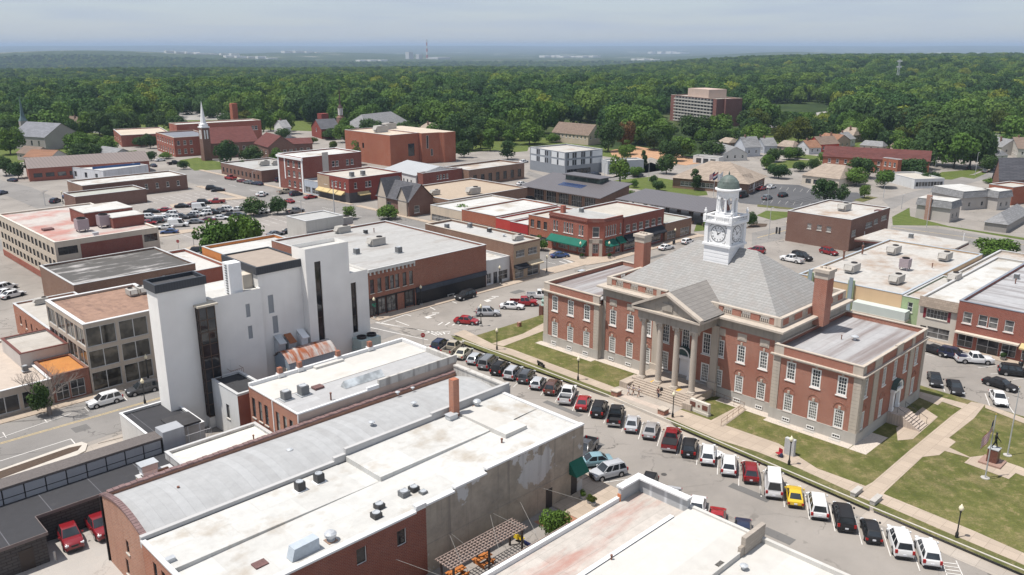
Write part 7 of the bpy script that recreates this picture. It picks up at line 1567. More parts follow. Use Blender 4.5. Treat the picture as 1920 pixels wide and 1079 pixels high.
 for nm,mb,mats,sub,sm in parts:
  me=mb.data(nm,[PAINT['white'] if m_=='P' else m_ for m_ in mats],smooth=False)
  if sm:
   for p in me.polygons:p.use_smooth=True
   try:me.set_sharp_from_angle(angle=rad(38))
   except Exception:pass
  out.append((nm,me,'P' in mats,(sub[0].data('rim',sub[1]) if sub else None)))
 CAR[kind]=out;return out
def car(px,kind,color,label,head,group='vehicles parked or driving about the town',simple=False,z=0.0,cover=None):
 """head: yaw in degrees on the town grid, or (rear px, front px)"""
 if isinstance(head,tuple):a,b=P(head[0]),P(head[1]);yaw=math.atan2(b[1]-a[1],b[0]-a[0])
 else:yaw=rad(head)
 x,y=P(px)
 nm={'pickup':'pickup_truck','van':'van','minivan':'minivan','suv':'suv','bigsuv':'suv','hatch':'hatchback','sedan':'sedan','coupe':'sports_car'}[kind]
 vs=RND.uniform(.965,1.035)
 root=thing(nm if nm!='suv' else 'sport_utility_car',label,{'pickup':'pickup truck','van':'van','minivan':'minivan'}.get(kind,'car'),(x,y,z),group,yaw);root.scale=(vs,RND.uniform(.98,1.02),RND.uniform(.97,1.04))
 for pn,me,painted,rim in car_parts(kind):
  if simple and pn in ('number_plate',):continue
  o=link(bpy.data.objects.new(pn,me));o.parent=root
  if painted:o.material_slots[0].link='OBJECT';o.material_slots[0].material=PAINT[color]
  if rim and not simple:r=link(bpy.data.objects.new('rim',rim));r.parent=o
 if cover:
  L,Wd,H,belt=KINDS[kind][:4];m=MB();m.box(-L/2+.05,-.86,-Wd*.46,Wd*.46,belt+.01,belt+.06);c=link(bpy.data.objects.new('bed_cover',m.data('bed_cover',M_TRIM)));c.parent=root
 return root
GF='cars parked nose-in along the courthouse lawn'
FRONTROW=[(826,653,'suv','navy','dark blue car at the far left end of the row by the courthouse lawn'),(849,659,'pickup','tan','tan pickup with open bed near the left end of the lawn row'),(869,668,'sedan','cream','cream sedan beside the tan pickup in the lawn row'),(892,678,'hatch','silver','silver hatchback between the cream sedan and the grey minivan'),
 (915,686,'minivan','grey','grey minivan in the left part of the lawn row'),(938,697,'suv','black','black crossover between the grey minivan and a silver one'),(962,705,'suv','silver','silver crossover beside the black one in the lawn row'),(987,712,'suv','darkgrey','dark grey crossover below the park bench on the verge'),(1009,724,'hatch','silver','silver hatchback next to the brown utility car'),
 (1037,733,'suv','brown','brown utility car left of the white pickup'),(1064,747,'pickup','white','white pickup with open bed left of the front steps'),(1093,761,'sedan','red','red sedan left of the front steps'),(1123,773,'suv','black','black car with green tinted rear glass below the left brick pier'),(1154,786,'pickup','black','black pickup below the front steps'),(1185,801,'sedan','silver','silver sedan right beside the black pickup'),(1220,813,'sedan','pewter','pale grey sedan left of the red covered pickup'),
 (1258,831,'pickup','deepred','dark red pickup with black bed cover'),(1292,846,'suv','black','black car with red tail lights right of the red pickup'),(1327,859,'suv','white','small white utility car with black sunroof'),(1366,879,'suv','white','white utility car with big sunroof left of the red one'),(1406,893,'suv','deepred','dark red boxy utility car left of the white van'),(1449,916,'van','white','white panel van beside the yellow sports car'),(1489,937,'coupe','yellow','bright yellow sports car between the white van and white minivan'),
 (1532,956,'minivan','white','white minivan right of the yellow sports car'),(1581,978,'bigsuv','black','big black utility car by the small lawn steps'),(1632,1003,'hatch','black','small black hatchback right of the big black one'),(1686,1026,'bigsuv','white','white utility car second from the right end of the row'),(1738,1044,'suv','white','white wagon with dark sunroof at the right end of the row')]
for px_,py_,kd,cl,lab in FRONTROW:
 a,b=min(STALLS,key=lambda s:abs((s[0][0]+s[1][0])/2-px_));pa,pb=P(a),P(b)
 yaw=math.degrees(math.atan2(pa[1]-pb[1],pa[0]-pb[0]))
 car((px_,py_),kd,cl,lab,yaw,GF,cover=(lab.startswith('dark red pickup')))
for px_,kd,cl,lab,hd in [
 ((1096,851),'pickup','darkgrey','dark pickup whose bed shows past the concrete wall corner',200),((1112,872),'sedan','teal','pale teal sedan beside the concrete walled building',(D3(650,285),D3(490,300))),((1140,893),'suv','silver','silver utility car parked by the green awning',(D3(800,350),D3(580,405))),
 ((1214,922),'suv','black','black car with roof rack behind the paneled parapet',205),((1258,941),'coupe','silver','silver coupe behind the paneled parapet',205),((1306,962),'sedan','white','white car with black roof behind the bright white roof',207),((1343,984),'coupe','red','red coupe behind the bright white roof',208),((1392,1007),'sedan','navy','dark blue car left of the block parapet stub',210),
 ((873,560),'suv','black','black utility car driving past the brick store',((889,553),(856,563))),((915,592),'suv','silver','silver utility car parked at the lawn corner',((893,592),(938,592))),((875,607),'sedan','red','red sedan by the hatched paint at the crossing',((853,604),(898,608))),((960,579),'sedan','white','white sedan beside the red pickup at the square',((940,578),(980,580))),((982,573),'pickup','red','bright red pickup parked by the courthouse corner',((962,573),(1004,573))),((1013,560),'pickup','white','white pickup at the courthouse left corner',((995,560),(1030,560))),
 ((197,758),'suv','white','white utility car parked near the bare tree',((222,752),(172,766))),((269,736),'suv','darkgrey','dark grey utility car in front of the glass office',((297,731),(240,745))),
 ((1050,483),'sedan','blue','dark blue sedan below the green awnings',((1036,484),(1066,482))),((1249,468),'sedan','white','white sedan in front of the shop row, left of the other white one',((1236,471),(1261,466))),((1289,457),'hatch','white','white hatchback further right along the shop row',((1277,460),(1299,454))),((1417,474),'suv','deepred','red utility car on the road behind the clock tower',((1433,476),(1404,472))),
 ((1484,491),'pickup','white','white pickup in front of the brown brick building',((1503,497),(1465,489))),((1503,487),'bigsuv','black','long black utility car beside the white pickup',((1483,481),(1520,490))),((1554,477),'suv','deepred','dark red utility car at the foot of the brown brick wall',((1538,472),(1570,480))),((1906,489),'sedan','navy','dark sedan at the far right lane beyond the white roofs',((1890,484),(1925,492))),
 ((1754,663),'sedan','black','black sedan nearest the courthouse wing in the shop row',((1738,657),(1770,668))),((1787,671),'suv','navy','dark blue car between the black sedan and the white pickup',((1768,666),(1806,674))),((1826,680),'pickup','white','white pickup in front of the red brick shops',((1798,678),(1854,681))),((1902,704),'suv','black','black utility car cut by the frame edge at the shops',((1878,700),(1926,706))),
 ((1752,718),'sedan','black','black sedan beside the courthouse rear lawn, left of another',((1746,703),(1757,733))),((1790,733),'sedan','black','second black sedan along the rear lawn verge',((1781,718),(1798,748))),((1875,727),'sedan','black','long black sedan crossing behind the white car',((1852,720),(1900,735))),((1871,753),'sedan','white','white sedan with black roof by the rear walk',((1862,737),(1880,768)))]:car(px_,kd,cl,lab,hd)
for (r_,f_,cl,lab) in (((120,990),(143,1037),'deepred','red pickup with black bed cover in the alley'),((170,974),(203,1016),'deepred','red pickup with open bed nearest the salmon brick wall')):car(((r_[0]+f_[0])/2,(r_[1]+f_[1])/2),'pickup',cl,lab,(r_,f_),'red pickups in the alley',cover='cover' in lab)
GL='cars in the crowded lot beyond the beige office'
LOT=[(1315,268,'sedan','black'),(1395,258,'sedan','maroon'),(1470,243,'suv','black'),(1560,238,'pickup','red'),(1095,306,'sedan','black'),(1180,297,'sedan','red'),(1450,286,'van','white'),(1225,328,'suv','white'),(1080,348,'suv','white'),(1120,378,'suv','darkgrey'),(1185,366,'suv','white'),(1240,356,'suv','white'),(1305,350,'suv','darkgrey'),(1365,342,'sedan','darkgrey'),(1420,330,'suv','white'),(1475,322,'suv','white'),(1535,315,'suv','black'),(1580,301,'sedan','grey'),(1645,294,'suv','white'),(1705,292,'sedan','white'),(1072,390,'sedan','red'),(1190,422,'sedan','white'),(1285,406,'van','white'),(1220,455,'sedan','blue'),(1410,382,'sedan','grey'),(1490,369,'sedan','maroon'),(1590,354,'sedan','white'),(1650,335,'sedan','black'),(1720,334,'sedan','darkgrey'),(1885,309,'sedan','white'),(1440,598,'suv','black'),(1480,618,'suv','grey'),(1555,638,'pickup','black'),(1578,662,'pickup','black'),(1530,140,'suv','black'),(1570,152,'sedan','black')]
WHICH={0:'at the left of its top row',3:'at the right of its top row',5:'beside the low brown store',6:'in its middle',20:'half hidden by the beige office',22:'at its near edge',23:'on the road at its near edge',24:'right of its near row',30:'behind the chimney roof, leftmost of the dark four',31:'behind the chimney roof, second of the dark four',32:'behind the chimney roof, upper of two',33:'behind the chimney roof, lower of two',34:'beside the bowed roof store, upper of two',35:'beside the bowed roof store, lower of two',29:'by the grey green tree'}
for i,(u,v,kd,cl) in enumerate(LOT):
 kn={'suv':'utility car','sedan':'car','van':'van','pickup':'pickup'}[kd];cn={'darkgrey':'dark grey'}.get(cl,cl)
 car(B1(u,v),kd,cl,f"{cn} {kn} in the crowded lot {WHICH[i]}" if i in WHICH else f"{cn} {kn} among others in the crowded lot beyond the beige office",(148 if i%2 else -32)+RND.uniform(-3,3),GL+', '+cn+' '+kn if i not in WHICH else GL,simple=True)
for p,kd,cl,lab,hd in [(B2(250,450),'sedan','black','black sedan under the trees beside the orange parapet',0),(B2(140,470),'sedan','grey','grey sedan left of the black one by the orange parapet',0),(B2(290,182),'suv','navy','dark utility car in front of the grey front shop',0),(B2(395,203),'sedan','red','red sedan in front of the yellow awnings',0),(B2(215,165),'pickup','tan','tan pickup in front of the white cornice building',0),(B2(285,307),'pickup','grey','grey pickup at the edge of the crowded lot by the small tree',5),(B2(45,182),'sedan','white','white sedan turning by the crowded lot',10),(B2(240,232),'sedan','red','red car behind the small round tree',90),(B2(60,308),'sedan','white','white car half hidden by the small round tree',0),(B2(20,105),'sedan','navy','dark car parked by the low brown offices',90),(B2(180,82),'suv','navy','dark car in the shade of the white cornice building',0),
 (B1(1660,66),'pickup','red','red pickup at the left end of the office strip row',100),(B1(1740,86),'sedan','maroon','maroon car beside the red pickup at the office strip',100),(B1(1790,96),'sedan','grey','grey car in the office strip row',100),(B1(1845,104),'sedan','navy','dark blue car at the right end of the office strip row',100),(B1(1885,185),'suv','white','white utility car crossing toward the lot',60),
 (A1(1255,955),'pickup','black','black pickup in front of the school',0),(A1(1155,932),'sedan','white','white sedan in front of the school',0),(A1(1040,990),'van','white','white box van beside the blue trim garage',60),(A1(1105,972),'sedan','navy','dark car right of the white box van',90),(A1(830,1050),'pickup','darkgrey','dark pickup below the white garage block',0),(A1(90,1078),'sedan','navy','dark car on the left side street',110),(B1(400,232),'suv','navy','dark utility car waiting at the left cross street',45),(B1(495,205),'pickup','blue','blue pickup beside the bowed roof store end',100),(B1(15,172),'sedan','navy','dark car at the left frame edge on the upper street',40),
 (B1(45,860),'suv','white','white car at the far left below the beige office, upper of three',20),(B1(50,895),'sedan','white','white car at the far left below the beige office, middle of three',20),(B1(95,912),'sedan','white','white car at the far left below the beige office, lowest of three',15),
 (A3(515,1052),'sedan','white','white sedan in front of the panelled office',0),(A3(605,1040),'suv','navy','dark utility car in front of the panelled office',0),(A3(85,943),'sedan','white','white sedan left of the panelled office',0),(B3(130,220),'suv','black','dark utility car in front of the market hall doors',0),(B3(70,105),'sedan','white','white car beside the arched brown shops',0),(A3(910,1043),'suv','navy','dark utility car under trees near the panelled office',0),
 (B3(1795,143),'sedan','red','red sedan in the dark lot by the civic hall',0),(B3(1867,130),'sedan','white','white sedan in the dark lot by the civic hall',0),(B3(1837,210),'suv','grey','grey blue utility car in the middle of the dark lot',0),(B4(185,190),'suv','black','black utility car in the middle of the dark lot',0),(B3(1660,195),'van','black','black box trailer behind the clock tower',0),(B3(1690,355),'pickup','navy','dark blue pickup beside the clock tower',60),
 (A4(1635,1012),'sedan','grey','grey car on the far right road, left of two',20),(A4(1695,996),'suv','grey','grey car on the far right road, right of two',20),(A4(1520,990),'sedan','black','dark car in the shade of the right trees',20),(A4(465,855),'suv','yellow','yellow car by the red walled house',20),(A4(430,868),'sedan','navy','dark car left of the yellow car',20),(A4(325,868),'sedan','white','white car in front of the orange roofed house',20)]:
 car(p,kd,cl,lab,hd,'cars about the far streets',simple=True)
# ================================================================ trees near and in the town
def T(base,top_y,wpx,label,crowns=None,leaf=None,clear=.1,name='broadleaf_tree'):
 x,y=P(base);h=max(2.0,hgt(base,top_y));w=wpx*math.hypot(x,y,CAM_H)/F_PX
 return tree(x,y,h,w,label,crowns,leaf,0.0,name,clear=clear,group=label+'s' if 'far town' in label else None)
Dk,Md,Yl=M_LEAF_D,M_LEAF_M,M_LEAF_Y
for a in [((1037,1010),952,58,'bushy green tree in the courtyard between the party wall and pink roof',CROWNS,Md,.1),
 ((405,484),412,74,'big green tree beside the lot, left of the pair',CROWNS,Md),((455,480),402,78,'big green tree beside the lot, right of the pair',CROWNS,Md),((432,470),415,60,'lighter green tree behind the big pair beside the lot',CROWNS,Md),((476,405),368,44,'grey green tree at the far side of the lot',CROWNS,Dk),((521,402),367,36,'dark round tree at the corner of the lot',CROWNS,Dk),
 ((655,412),386,26,'light green street tree behind the pale roof block',OVALS,Md),((728,412),384,44,'light green street tree in front of the tudor house',CROWNS,Md),((865,415),383,56,'light green tree behind the brick store roofs',CROWNS,Md),((985,450),428,34,'small green tree left of the arched window shop',CROWNS,Md),((1015,470),440,26,'small green tree at the end of the tan brick shops',OVALS,Md),((1147,387),360,28,'dense green tree at the right end of the market hall',OVALS,Dk),((1180,372),357,22,'small tree between the market hall and canopy',CROWNS,Md),
 ((1162,345),272,38,'tall green tree right of the panelled office',OVALS,Md),((1191,332),312,34,'green tree beside the tall one near the panelled office',CROWNS,Md),((1170,300),275,24,'slim green tree behind the low grey wing',OVALS,Md),((1206,316),281,17,'narrow upright green tree by the low grey wing',CONES,Dk),((1249,327),288,38,'round green street tree left of the civic hall',CROWNS,Dk),((1189,352),336,16,'small young tree on the civic lawn',CROWNS,Md),((1235,358),338,24,'olive green young tree on the civic lawn',CROWNS,None),((1302,358),316,28,'dark cone shaped evergreen in front of the civic hall',CONES,Dk),((1051,326),302,10,'thin young tree in front of the panelled office',OVALS,Md),
 ((886,283),238,34,'round green street tree, leftmost of three behind the blank block',OVALS,Dk),((919,284),240,30,'round green street tree, middle of three behind the blank block',OVALS,Md),((952,300),262,34,'dark green tree low beside the lawn near the blank block',OVALS,Dk),((958,270),243,32,'round green street tree, rightmost of three behind the blank block',OVALS,Md),((1003,270),246,32,'green tree left of the long inn',OVALS,Md),((1035,268),250,30,'green tree in front of the long inn',CROWNS,Md),((840,285),225,46,'dark green tree at the corner of the blank brick block',CROWNS,Dk),((862,268),232,34,'dark green tree behind the street trees by the blank block',CROWNS,Dk),
 ((1524,320),296,22,'small dark evergreen by the tan drive',CROWNS,Dk),((1450,304),278,36,'green tree, leftmost of a clump beside the lawn',CROWNS,Dk),((1478,300),276,32,'green tree in the middle of the lawn clump',CROWNS,Md),((1495,297),276,28,'green tree at the right of the lawn clump',CROWNS,Dk),((1437,318),288,30,'round olive shrub tree near the civic hall',CROWNS,Md),((1460,335),307,40,'wide olive bush behind the civic hall',CROWNS,None),((1614,334),293,48,'dark green tree before the maroon roofed hall',CROWNS,Dk),((1605,348),314,50,'mid green tree in front of the white motel office',CROWNS,Md),((1712,330),295,54,'dense green tree at the right of the maroon roofed hall',CROWNS,Dk),((1657,352),317,40,'mid green tree beside the white motel office',CROWNS,Md),
 ((1547,383),333,46,'full dark green tree at the edge of the dark lot',CROWNS,Dk),((1577,380),344,26,'loose green tree right of the full one by the dark lot',OVALS,Dk),((1620,372),345,20,'young tree with orange tips on the traffic island',CROWNS,None),((1866,483),448,70,'wide green bush tree by the red sign at the right',CROWNS,Md,.08),((1860,345),334,30,'round bush in front of the slate roofed church',CROWNS,Md,.05),
 ((1408,425),396,22,'small tree beside the clock tower planting',CROWNS,Dk),((1330,430),414,22,'bush at the foot of the market canopy',CROWNS,Md,.02),((140,560),520,18,'ivy green shrub against the mottled roof building',CROWNS,Md,.05),
 ((95,262),205,64,'big olive tree right of the slate church',CROWNS,None),((15,252),222,40,'dark tree at the left frame edge before the slate church',CROWNS,Dk),((20,290),238,44,'green tree in front of the slate church',CROWNS,Md),((12,330),292,30,'green street tree at the left frame edge',CROWNS,Dk),((35,335),302,28,'dark green street tree beside the curved roof hall',CROWNS,Dk),((118,272),238,32,'dark green tree behind the orange tiled roof',CROWNS,Dk),((145,290),246,46,'bright green tree in the clump left of the school',CROWNS,Md),((160,298),268,50,'dense green tree at the front of the left clump',CROWNS,Dk),((175,275),252,36,'light green tree at the top of the left clump',CROWNS,Md),((205,290),254,36,'green tree at the right of the left clump',CROWNS,Md),((162,254),232,34,'green tree beside the white hipped house',CROWNS,Dk),((203,260),235,24,'dark tree right of the dark box house',CROWNS,Dk),((265,276),256,26,'round tree in front of the brick school wing',CROWNS,Dk),((282,279),250,26,'round tree left of the school front',CROWNS,Dk),((284,302),283,20,'small street tree below the school front',CROWNS,Dk),((312,298),285,24,'low tree beside the school steps',CROWNS,Md),((425,312),262,40,'dark green tree against the steeple church',CROWNS,Dk),((474,308),272,42,'dark green tree against the parish hall',CROWNS,Dk),((520,312),276,26,'green tree at the parish hall corner',CROWNS,Md),((530,262),240,30,'dark tree in front of the red church',CROWNS,Dk),((622,262),240,36,'dark green tree before the thin dark spire',CROWNS,Dk),((585,270),258,20,'light green young tree by the parked cars at the red church',CROWNS,Yl),((625,282),264,20,'bright green young tree left of the blank block',CROWNS,Yl),((664,310),262,30,'green tree against the blank brick block',OVALS,Md),
 ((1722,318),258,60,'big dark tree, leftmost of the clump right of the maroon roofed hall',CROWNS,Dk),((1752,310),240,66,'big dark tree in the middle of the clump beyond the maroon roofed hall',CROWNS,Dk),((1788,316),246,70,'big green tree at the front of the right clump',CROWNS,Md),((1818,314),238,64,'dark tree at the right end of the clump by the lane',CROWNS,Dk),((1800,298),230,60,'tall dark tree at the back of the right clump',CROWNS,Dk),((1905,275),215,70,'lighter green big tree at the far right edge',CROWNS,Md),
 ((1258,302),262,44,'dark green round leafy tree in the right of the far town',CROWNS,Dk),((1280,296),254,50,'mid green broad leafy tree in the right of the far town',CROWNS,Md),((1330,300),262,46,'dark green tall leafy tree in the right of the far town',CROWNS,Dk),((1398,268),236,40,'dark green loose leafy tree in the right of the far town',CROWNS,Dk),((1418,262),232,42,'mid green dense leafy tree in the right of the far town',CROWNS,Md),((1520,262),232,44,'dark green round leafy tree in the right of the far town',CROWNS,Dk),((1548,262),236,40,'dark green broad leafy tree in the right of the far town',CROWNS,Dk),((1592,262),228,46,'mid green tall leafy tree in the right of the far town',CROWNS,Md),((1640,268),236,44,'dark green loose leafy tree in the right of the far town',CROWNS,Dk),((1668,280),244,48,'dark green dense leafy tree in the right of the far town',CROWNS,Dk),((1690,300),256,50,'mid green round leafy tree in the right of the far town',CROWNS,Md),((1835,300),252,52,'dark green broad leafy tree in the right of the far town',CROWNS,Dk),((1850,322),290,34,'dark green tall leafy tree in the right of the far town',CROWNS,Dk),((1890,285),250,44,'mid green loose leafy tree in the right of the far town',CROWNS,Md),((1380,300),280,26,'dark green dense leafy tree in the right of the far town',CROWNS,Dk),((1500,322),302,26,'dark green round leafy tree in the right of the far town',CROWNS,Dk),((1545,305),285,24,'mid green broad leafy tree in the right of the far town',CROWNS,Md),((1745,345),322,30,'dark green tall leafy tree in the right of the far town',CROWNS,Dk),((60,262),228,44,'dark green loose leafy tree in the left of the far town',CROWNS,Dk),((35,252),222,42,'mid green dense leafy tree in the left of the far town',CROWNS,Md),((112,256),226,40,'dark green round leafy tree in the left of the far town',CROWNS,Dk),((222,252),224,44,'dark green broad leafy tree in the left of the far town',CROWNS,Dk),((250,258),232,34,'mid green tall leafy tree in the left of the far town',CROWNS,Md),((330,246),216,46,'dark green loose leafy tree in the left of the far town',CROWNS,Dk),((430,240),210,40,'dark green dense leafy tree in the left of the far town',CROWNS,Dk),((648,268),232,44,'mid green loose leafy tree in the left of the far town',CROWNS,Md),((700,262),222,50,'dark green dense leafy tree in the middle of the far town',CROWNS,Dk),((760,268),226,52,'dark green round leafy tree in the middle of the far town',CROWNS,Dk),((815,272),230,48,'mid green broad leafy tree in the middle of the far town',CROWNS,Md),((870,296),262,34,'dark green tall leafy tree in the middle of the far town',CROWNS,Dk),((905,262),224,44,'dark green loose leafy tree in the middle of the far town',CROWNS,Dk),((935,264),222,48,'mid green dense leafy tree in the middle of the far town',CROWNS,Md),((975,264),228,44,'dark green round leafy tree in the middle of the far town',CROWNS,Dk),((80,330),304,26,'dark green broad leafy tree in the left of the far town',CROWNS,Dk),((250,300),282,24,'mid green tall leafy tree in the left of the far town',CROWNS,Md),((345,318),300,20,'dark green loose leafy tree in the left of the far town',CROWNS,Dk),((455,322),300,20,'dark green dense leafy tree in the left of the far town',CROWNS,Dk),((600,318),298,22,'mid green round leafy tree in the left of the far town',CROWNS,Md),((1080,268),244,30,'dark green broad leafy tree in the middle of the far town',CROWNS,Dk),((1110,300),276,26,'dark green tall leafy tree in the middle of the far town',CROWNS,Dk),((930,392),376,16,'mid green loose leafy tree in the middle of the far town',CROWNS,Md),((985,432),412,22,'dark green dense leafy tree in the middle of the far town',CROWNS,Dk),((1225,345),328,16,'dark green round leafy tree in the right of the far town',CROWNS,Dk),((1480,300),276,30,'mid green broad leafy tree in the right of the far town',CROWNS,Md),
 ((1345,262),212,50,'bright green tree in front of the tower block',CROWNS,Md),((1300,262),215,60,'big dark tree left of the bright one before the tower block',CROWNS,Dk),((1173,280),226,36,'rust brown tree among green ones in the middle woods',CROWNS,m_plain('rust_foliage',(.13,.07,.025),.9,.4,.6)),((1140,285),224,50,'very dark tree right of the long inn',CROWNS,Dk),((1226,282),240,50,'dark green tree at the edge of the orange soil',CROWNS,Dk),((1180,290),262,30,'small green tree at the orange soil heap',OVALS,Md)]:T(*a)
# bare tree with ivy at the left street
def bare_tree():
 x,y=P(C1(360,838));root=thing('bare_tree','bare branched tree with one ivy green clump on the left pavement','tree',(x,y,0));r=random.Random(4);t=MB()
 t.tube((x,y,0),(x,y,2.3),.32,8,.26)
 def br(p,d,l,rr,k):
  q=p+d*l;t.tube(p,q,rr,5,rr*.6,cap=False)
  if k<5:
   for _ in range(3 if k<3 else 2):dd=(d+Vector((r.uniform(-.75,.75),r.uniform(-.75,.75),r.uniform(-.15,.45)))).normalized();br(q,dd,l*r.uniform(.62,.85),rr*.58,k+1)
 for w in range(4):br(Vector((x,y,2.2)),Vector((math.cos(w*1.6),math.sin(w*1.6),.9)).normalized(),1.7,.15,0)
 t.build('trunk',m_plain('grey_bark',(.22,.19,.17),.9,.3,3),root)
 c=link(bpy.data.objects.new('ivy_clump',CROWNS[1]));c.parent=root;c.location=(-.9,.7,.9);c.scale=(3.2,3.2,4.2);c.material_slots[0].link='OBJECT';c.material_slots[0].material=M_LEAF_D
bare_tree()
# ================================================================ street lamps, signs, poles, flags
glow=m_plain('lamp_globe',(.75,.68,.5),.35,.05,obj=True)
def lamp_parts():
 p=MB();p.lathe((0,0,0),[(.3,0),(.3,.35),(.2,.4)],8,1);p.lathe((0,0,.4),[(.17,0),(.17,.5),(.09,.7),(.07,1.0),(.06,2.9),(.12,3.0),(.1,3.15)],8)
 g=MB();g.lathe((0,0,3.55),[(.1,0),(.22,.1),(.26,.3),(.2,.5),(.1,.6),(.03,.78)],10)
 return p.data('post',[ST['iron'],ST['conc']]),g.data('lamp_globe',glow,smooth=True)
LP,LG=lamp_parts();LAMP0=None
for i,(p,lab) in enumerate(((C3(475,605),'on the verge in front of the left courthouse wing'),(C3(1155,875),'on the verge right of the front steps'),(D4(225,305),'beside the grey stone slab on the verge'),(D4(1430,830),'on the verge at the lower right'),(C2(1735,385),'at the left end of the courthouse verge'),(C2(1620,200),'at the lawn corner by the silver utility car'),(C2(855,145),'with a green street sign at the white tower corner'),(B2(1190,972),'in front of the black store front'),(B2(1755,822),'in front of the low white shop'),(C1(1070,590),'in front of the glass office'),(C1(1047,775),'beside the drive-through roof'),(B3(490,635),'below the left green awning'),(B3(697,632),'below the right green awning'),(B3(250,740),'at the corner of the tan brick shops'),(B3(1170,532),'in front of the black awnings'),(C4(1905,505),'in front of the red brick shops'),(B1(455,240),'at the left cross street'),(B4(205,470),'at the corner of the brown brick building'))):
 x,y=P(p,0)
 if i==0:LAMP0=thing('street_lamp','','street lamp',(x,y,0),'globe street lamps');r_=LAMP0;[setattr(link(bpy.data.objects.new(n,m_)),'parent',r_) for n,m_ in (('post',LP),('lamp_globe',LG))]
 else:r_=copy_tree(LAMP0);r_.location=(x,y,0)
 r_['label']='black street lamp with cream globe '+lab
for i,(b,ty,lab) in enumerate((((1680,162),130,'pale slim pole left of the lattice mast in the right woods'),((1866,160),138,'pale slim pole at the far right woods'),((1216,340),300,'grey light pole on the lawn before the civic hall'),((1133,352),306,'grey light pole by the road at the panelled office'),((1438,395),345,'tall grey light pole at the dark lot edge'),((1441,448),390,'grey light pole at the clock tower corner'),((1737,427),371,'grey light pole at the apartments verge'),((1690,392),366,'short grey pole by the road left of the apartments'),((1656,372),343,'grey light pole by the white motel office'),((630,446),341,'tall grey pole on the broad grey roof'),((567,424),376,'grey light pole at the edge of the crowded lot'),((475,345),321,'grey light pole by the office strip'),((85,386),358,'slim dark pole at the left cross street'),((364,465),440,'grey light pole by the stop sign near the lot'),((1828,330),286,'brown utility pole on the far right road'),((1752,325),302,'brown utility pole before the maroon roofed hall'),((1628,330),303,'brown utility pole in front of the maroon roofed hall'))):
 x,y=P(b,0);h=max(3,hgt(b,ty));r_=thing('light_pole',lab,'pole',(x,y,0),'tall poles');m=MB();m.tube((0,0,0),(0,0,h),max(.09,h*.011),6,max(.06,h*.007));o=link(bpy.data.objects.new('shaft',m.data('shaft',ST['steel'])));o.parent=r_
 m=MB();m.box(-.05,1.2,-.06,.06,h-.1,h);m.box(.8,1.4,-.14,.14,h-.12,h-.02);o=link(bpy.data.objects.new('lamp_arm',m.data('lamp_arm',ST['steel'])));o.parent=r_
def mast():
 b=(1681,165);x,y=P(b,0);h=hgt(b,112);root=thing('lattice_mast','tall pale communications mast with antenna clusters above the right woods','mast',(x,y,0));m=MB()
 for k in range(3):a=k*2.1;m.tube((x+2*math.cos(a),y+2*math.sin(a),0),(x+.6*math.cos(a),y+.6*math.sin(a),h),.35,5)
 m.build('mast_leg',ST['galv'],root);m=MB()
 for zz in (h*.72,h*.92):
  for k in range(6):a=k*1.05;m.box(x+2.4*math.cos(a)-.4,x+2.4*math.cos(a)+.4,y+2.4*math.sin(a)-.4,y+2.4*math.sin(a)+.4,zz,zz+h*.05)
 m.build('antenna',ST['galv'],root)
mast()
for i,(a,b,za,zb,lab) in enumerate(((B4(205,470),B4(855,235),8.5,8.5,'along the road past the brown brick building'),((1380,292),(1628,330),8,8,'before the cottages and maroon roofed hall'),((1628,330),(1828,330),8,8,'from the maroon roofed hall to the far road'),(D1(0,800),C1(1047,775),7,7,'over the street by the bare tree'))):
 pa,pb=P(a),P(b);m=MB()
 for dz in (0,.5,1.0):
  q=[Vector((*pa,za+dz)).lerp(Vector((*pb,zb+dz)),t/10)-Vector((0,0,1.6*(t/10)*(1-t/10)*4*.5)) for t in range(11)]
  for k in range(10):m.tube(q[k],q[k+1],.03,4,cap=False)
 if i<3:tag(m.build('overhead_wire',ST['iron'],base=(*pa,za)),'sagging dark overhead wires strung '+lab,'wire')
def plant():
 d=6270;dr=Vector(ray(801,112)[:2]).normalized();x,y=dr*d;root=thing('power_station_chimney','tall red and white banded chimney far off in the hazy valley','chimney',(x,y,-58));z=-58
 for i in range(7):m=MB();m.lathe((x,y,z+i*21.5),[(7-.45*i,0),(6.6-.45*i,21.5)],12);m.build('chimney_band',m_plain('band_white' if i%2==0 else 'band_red',(.6,.58,.56) if i%2==0 else (.4,.1,.08),.8,.05),root)
 root=thing('power_station','pale blocky power station beside the banded chimney far away','power station',(x-40,y+40,-58)); 
 for dx,dy,w_,h_ in ((-90,90,40,62),(-40,40,34,46),(60,-60,120,26)):m=MB();m.box(x+dx-w_/2,x+dx+w_/2,y+dy-w_/2,y+dy+w_/2,-60,-58+h_);m.build('boiler_house',m_plain('pale_industrial',(.5,.5,.5),.8,.1),root)
 r=random.Random(8)
 for i,(px_,py_,n_) in enumerate(((370,110,7),(140,107,3),(460,112,5),(1060,105,6),(1240,99,4),(1480,103,5),(1590,104,4),(1780,100,5),(1200,112,3),(690,113,3),(560,105,4))):
  d_=Vector(ray(px_,py_)[:2]).normalized();dist=(50+50)/((py_-85.5)/F_PX);o=MB()
  for k in range(n_):
   q=d_*dist;sx=-d_.y*(k-n_/2)*dist*.011;sy=d_.x*(k-n_/2)*dist*.011;q=Vector((q.x+sx,q.y+sy));w_=r.uniform(20,60)*dist/6000;h_=r.uniform(6,16)*dist/6000;zz=float(terr_z(np.array(q.x),np.array(q.y)))
   b=MB();b.box(q.x-w_,q.x+w_,q.y-w_*.6,q.y+w_*.6,zz-4,zz+h_);tag(b.build('warehouse',m_plain('far_white',(.7,.68,.64),.8,.1),base=(q.x,q.y,zz)),'pale building among others far off in the hazy valley','warehouse','pale far buildings in the hazy valley')
plant()
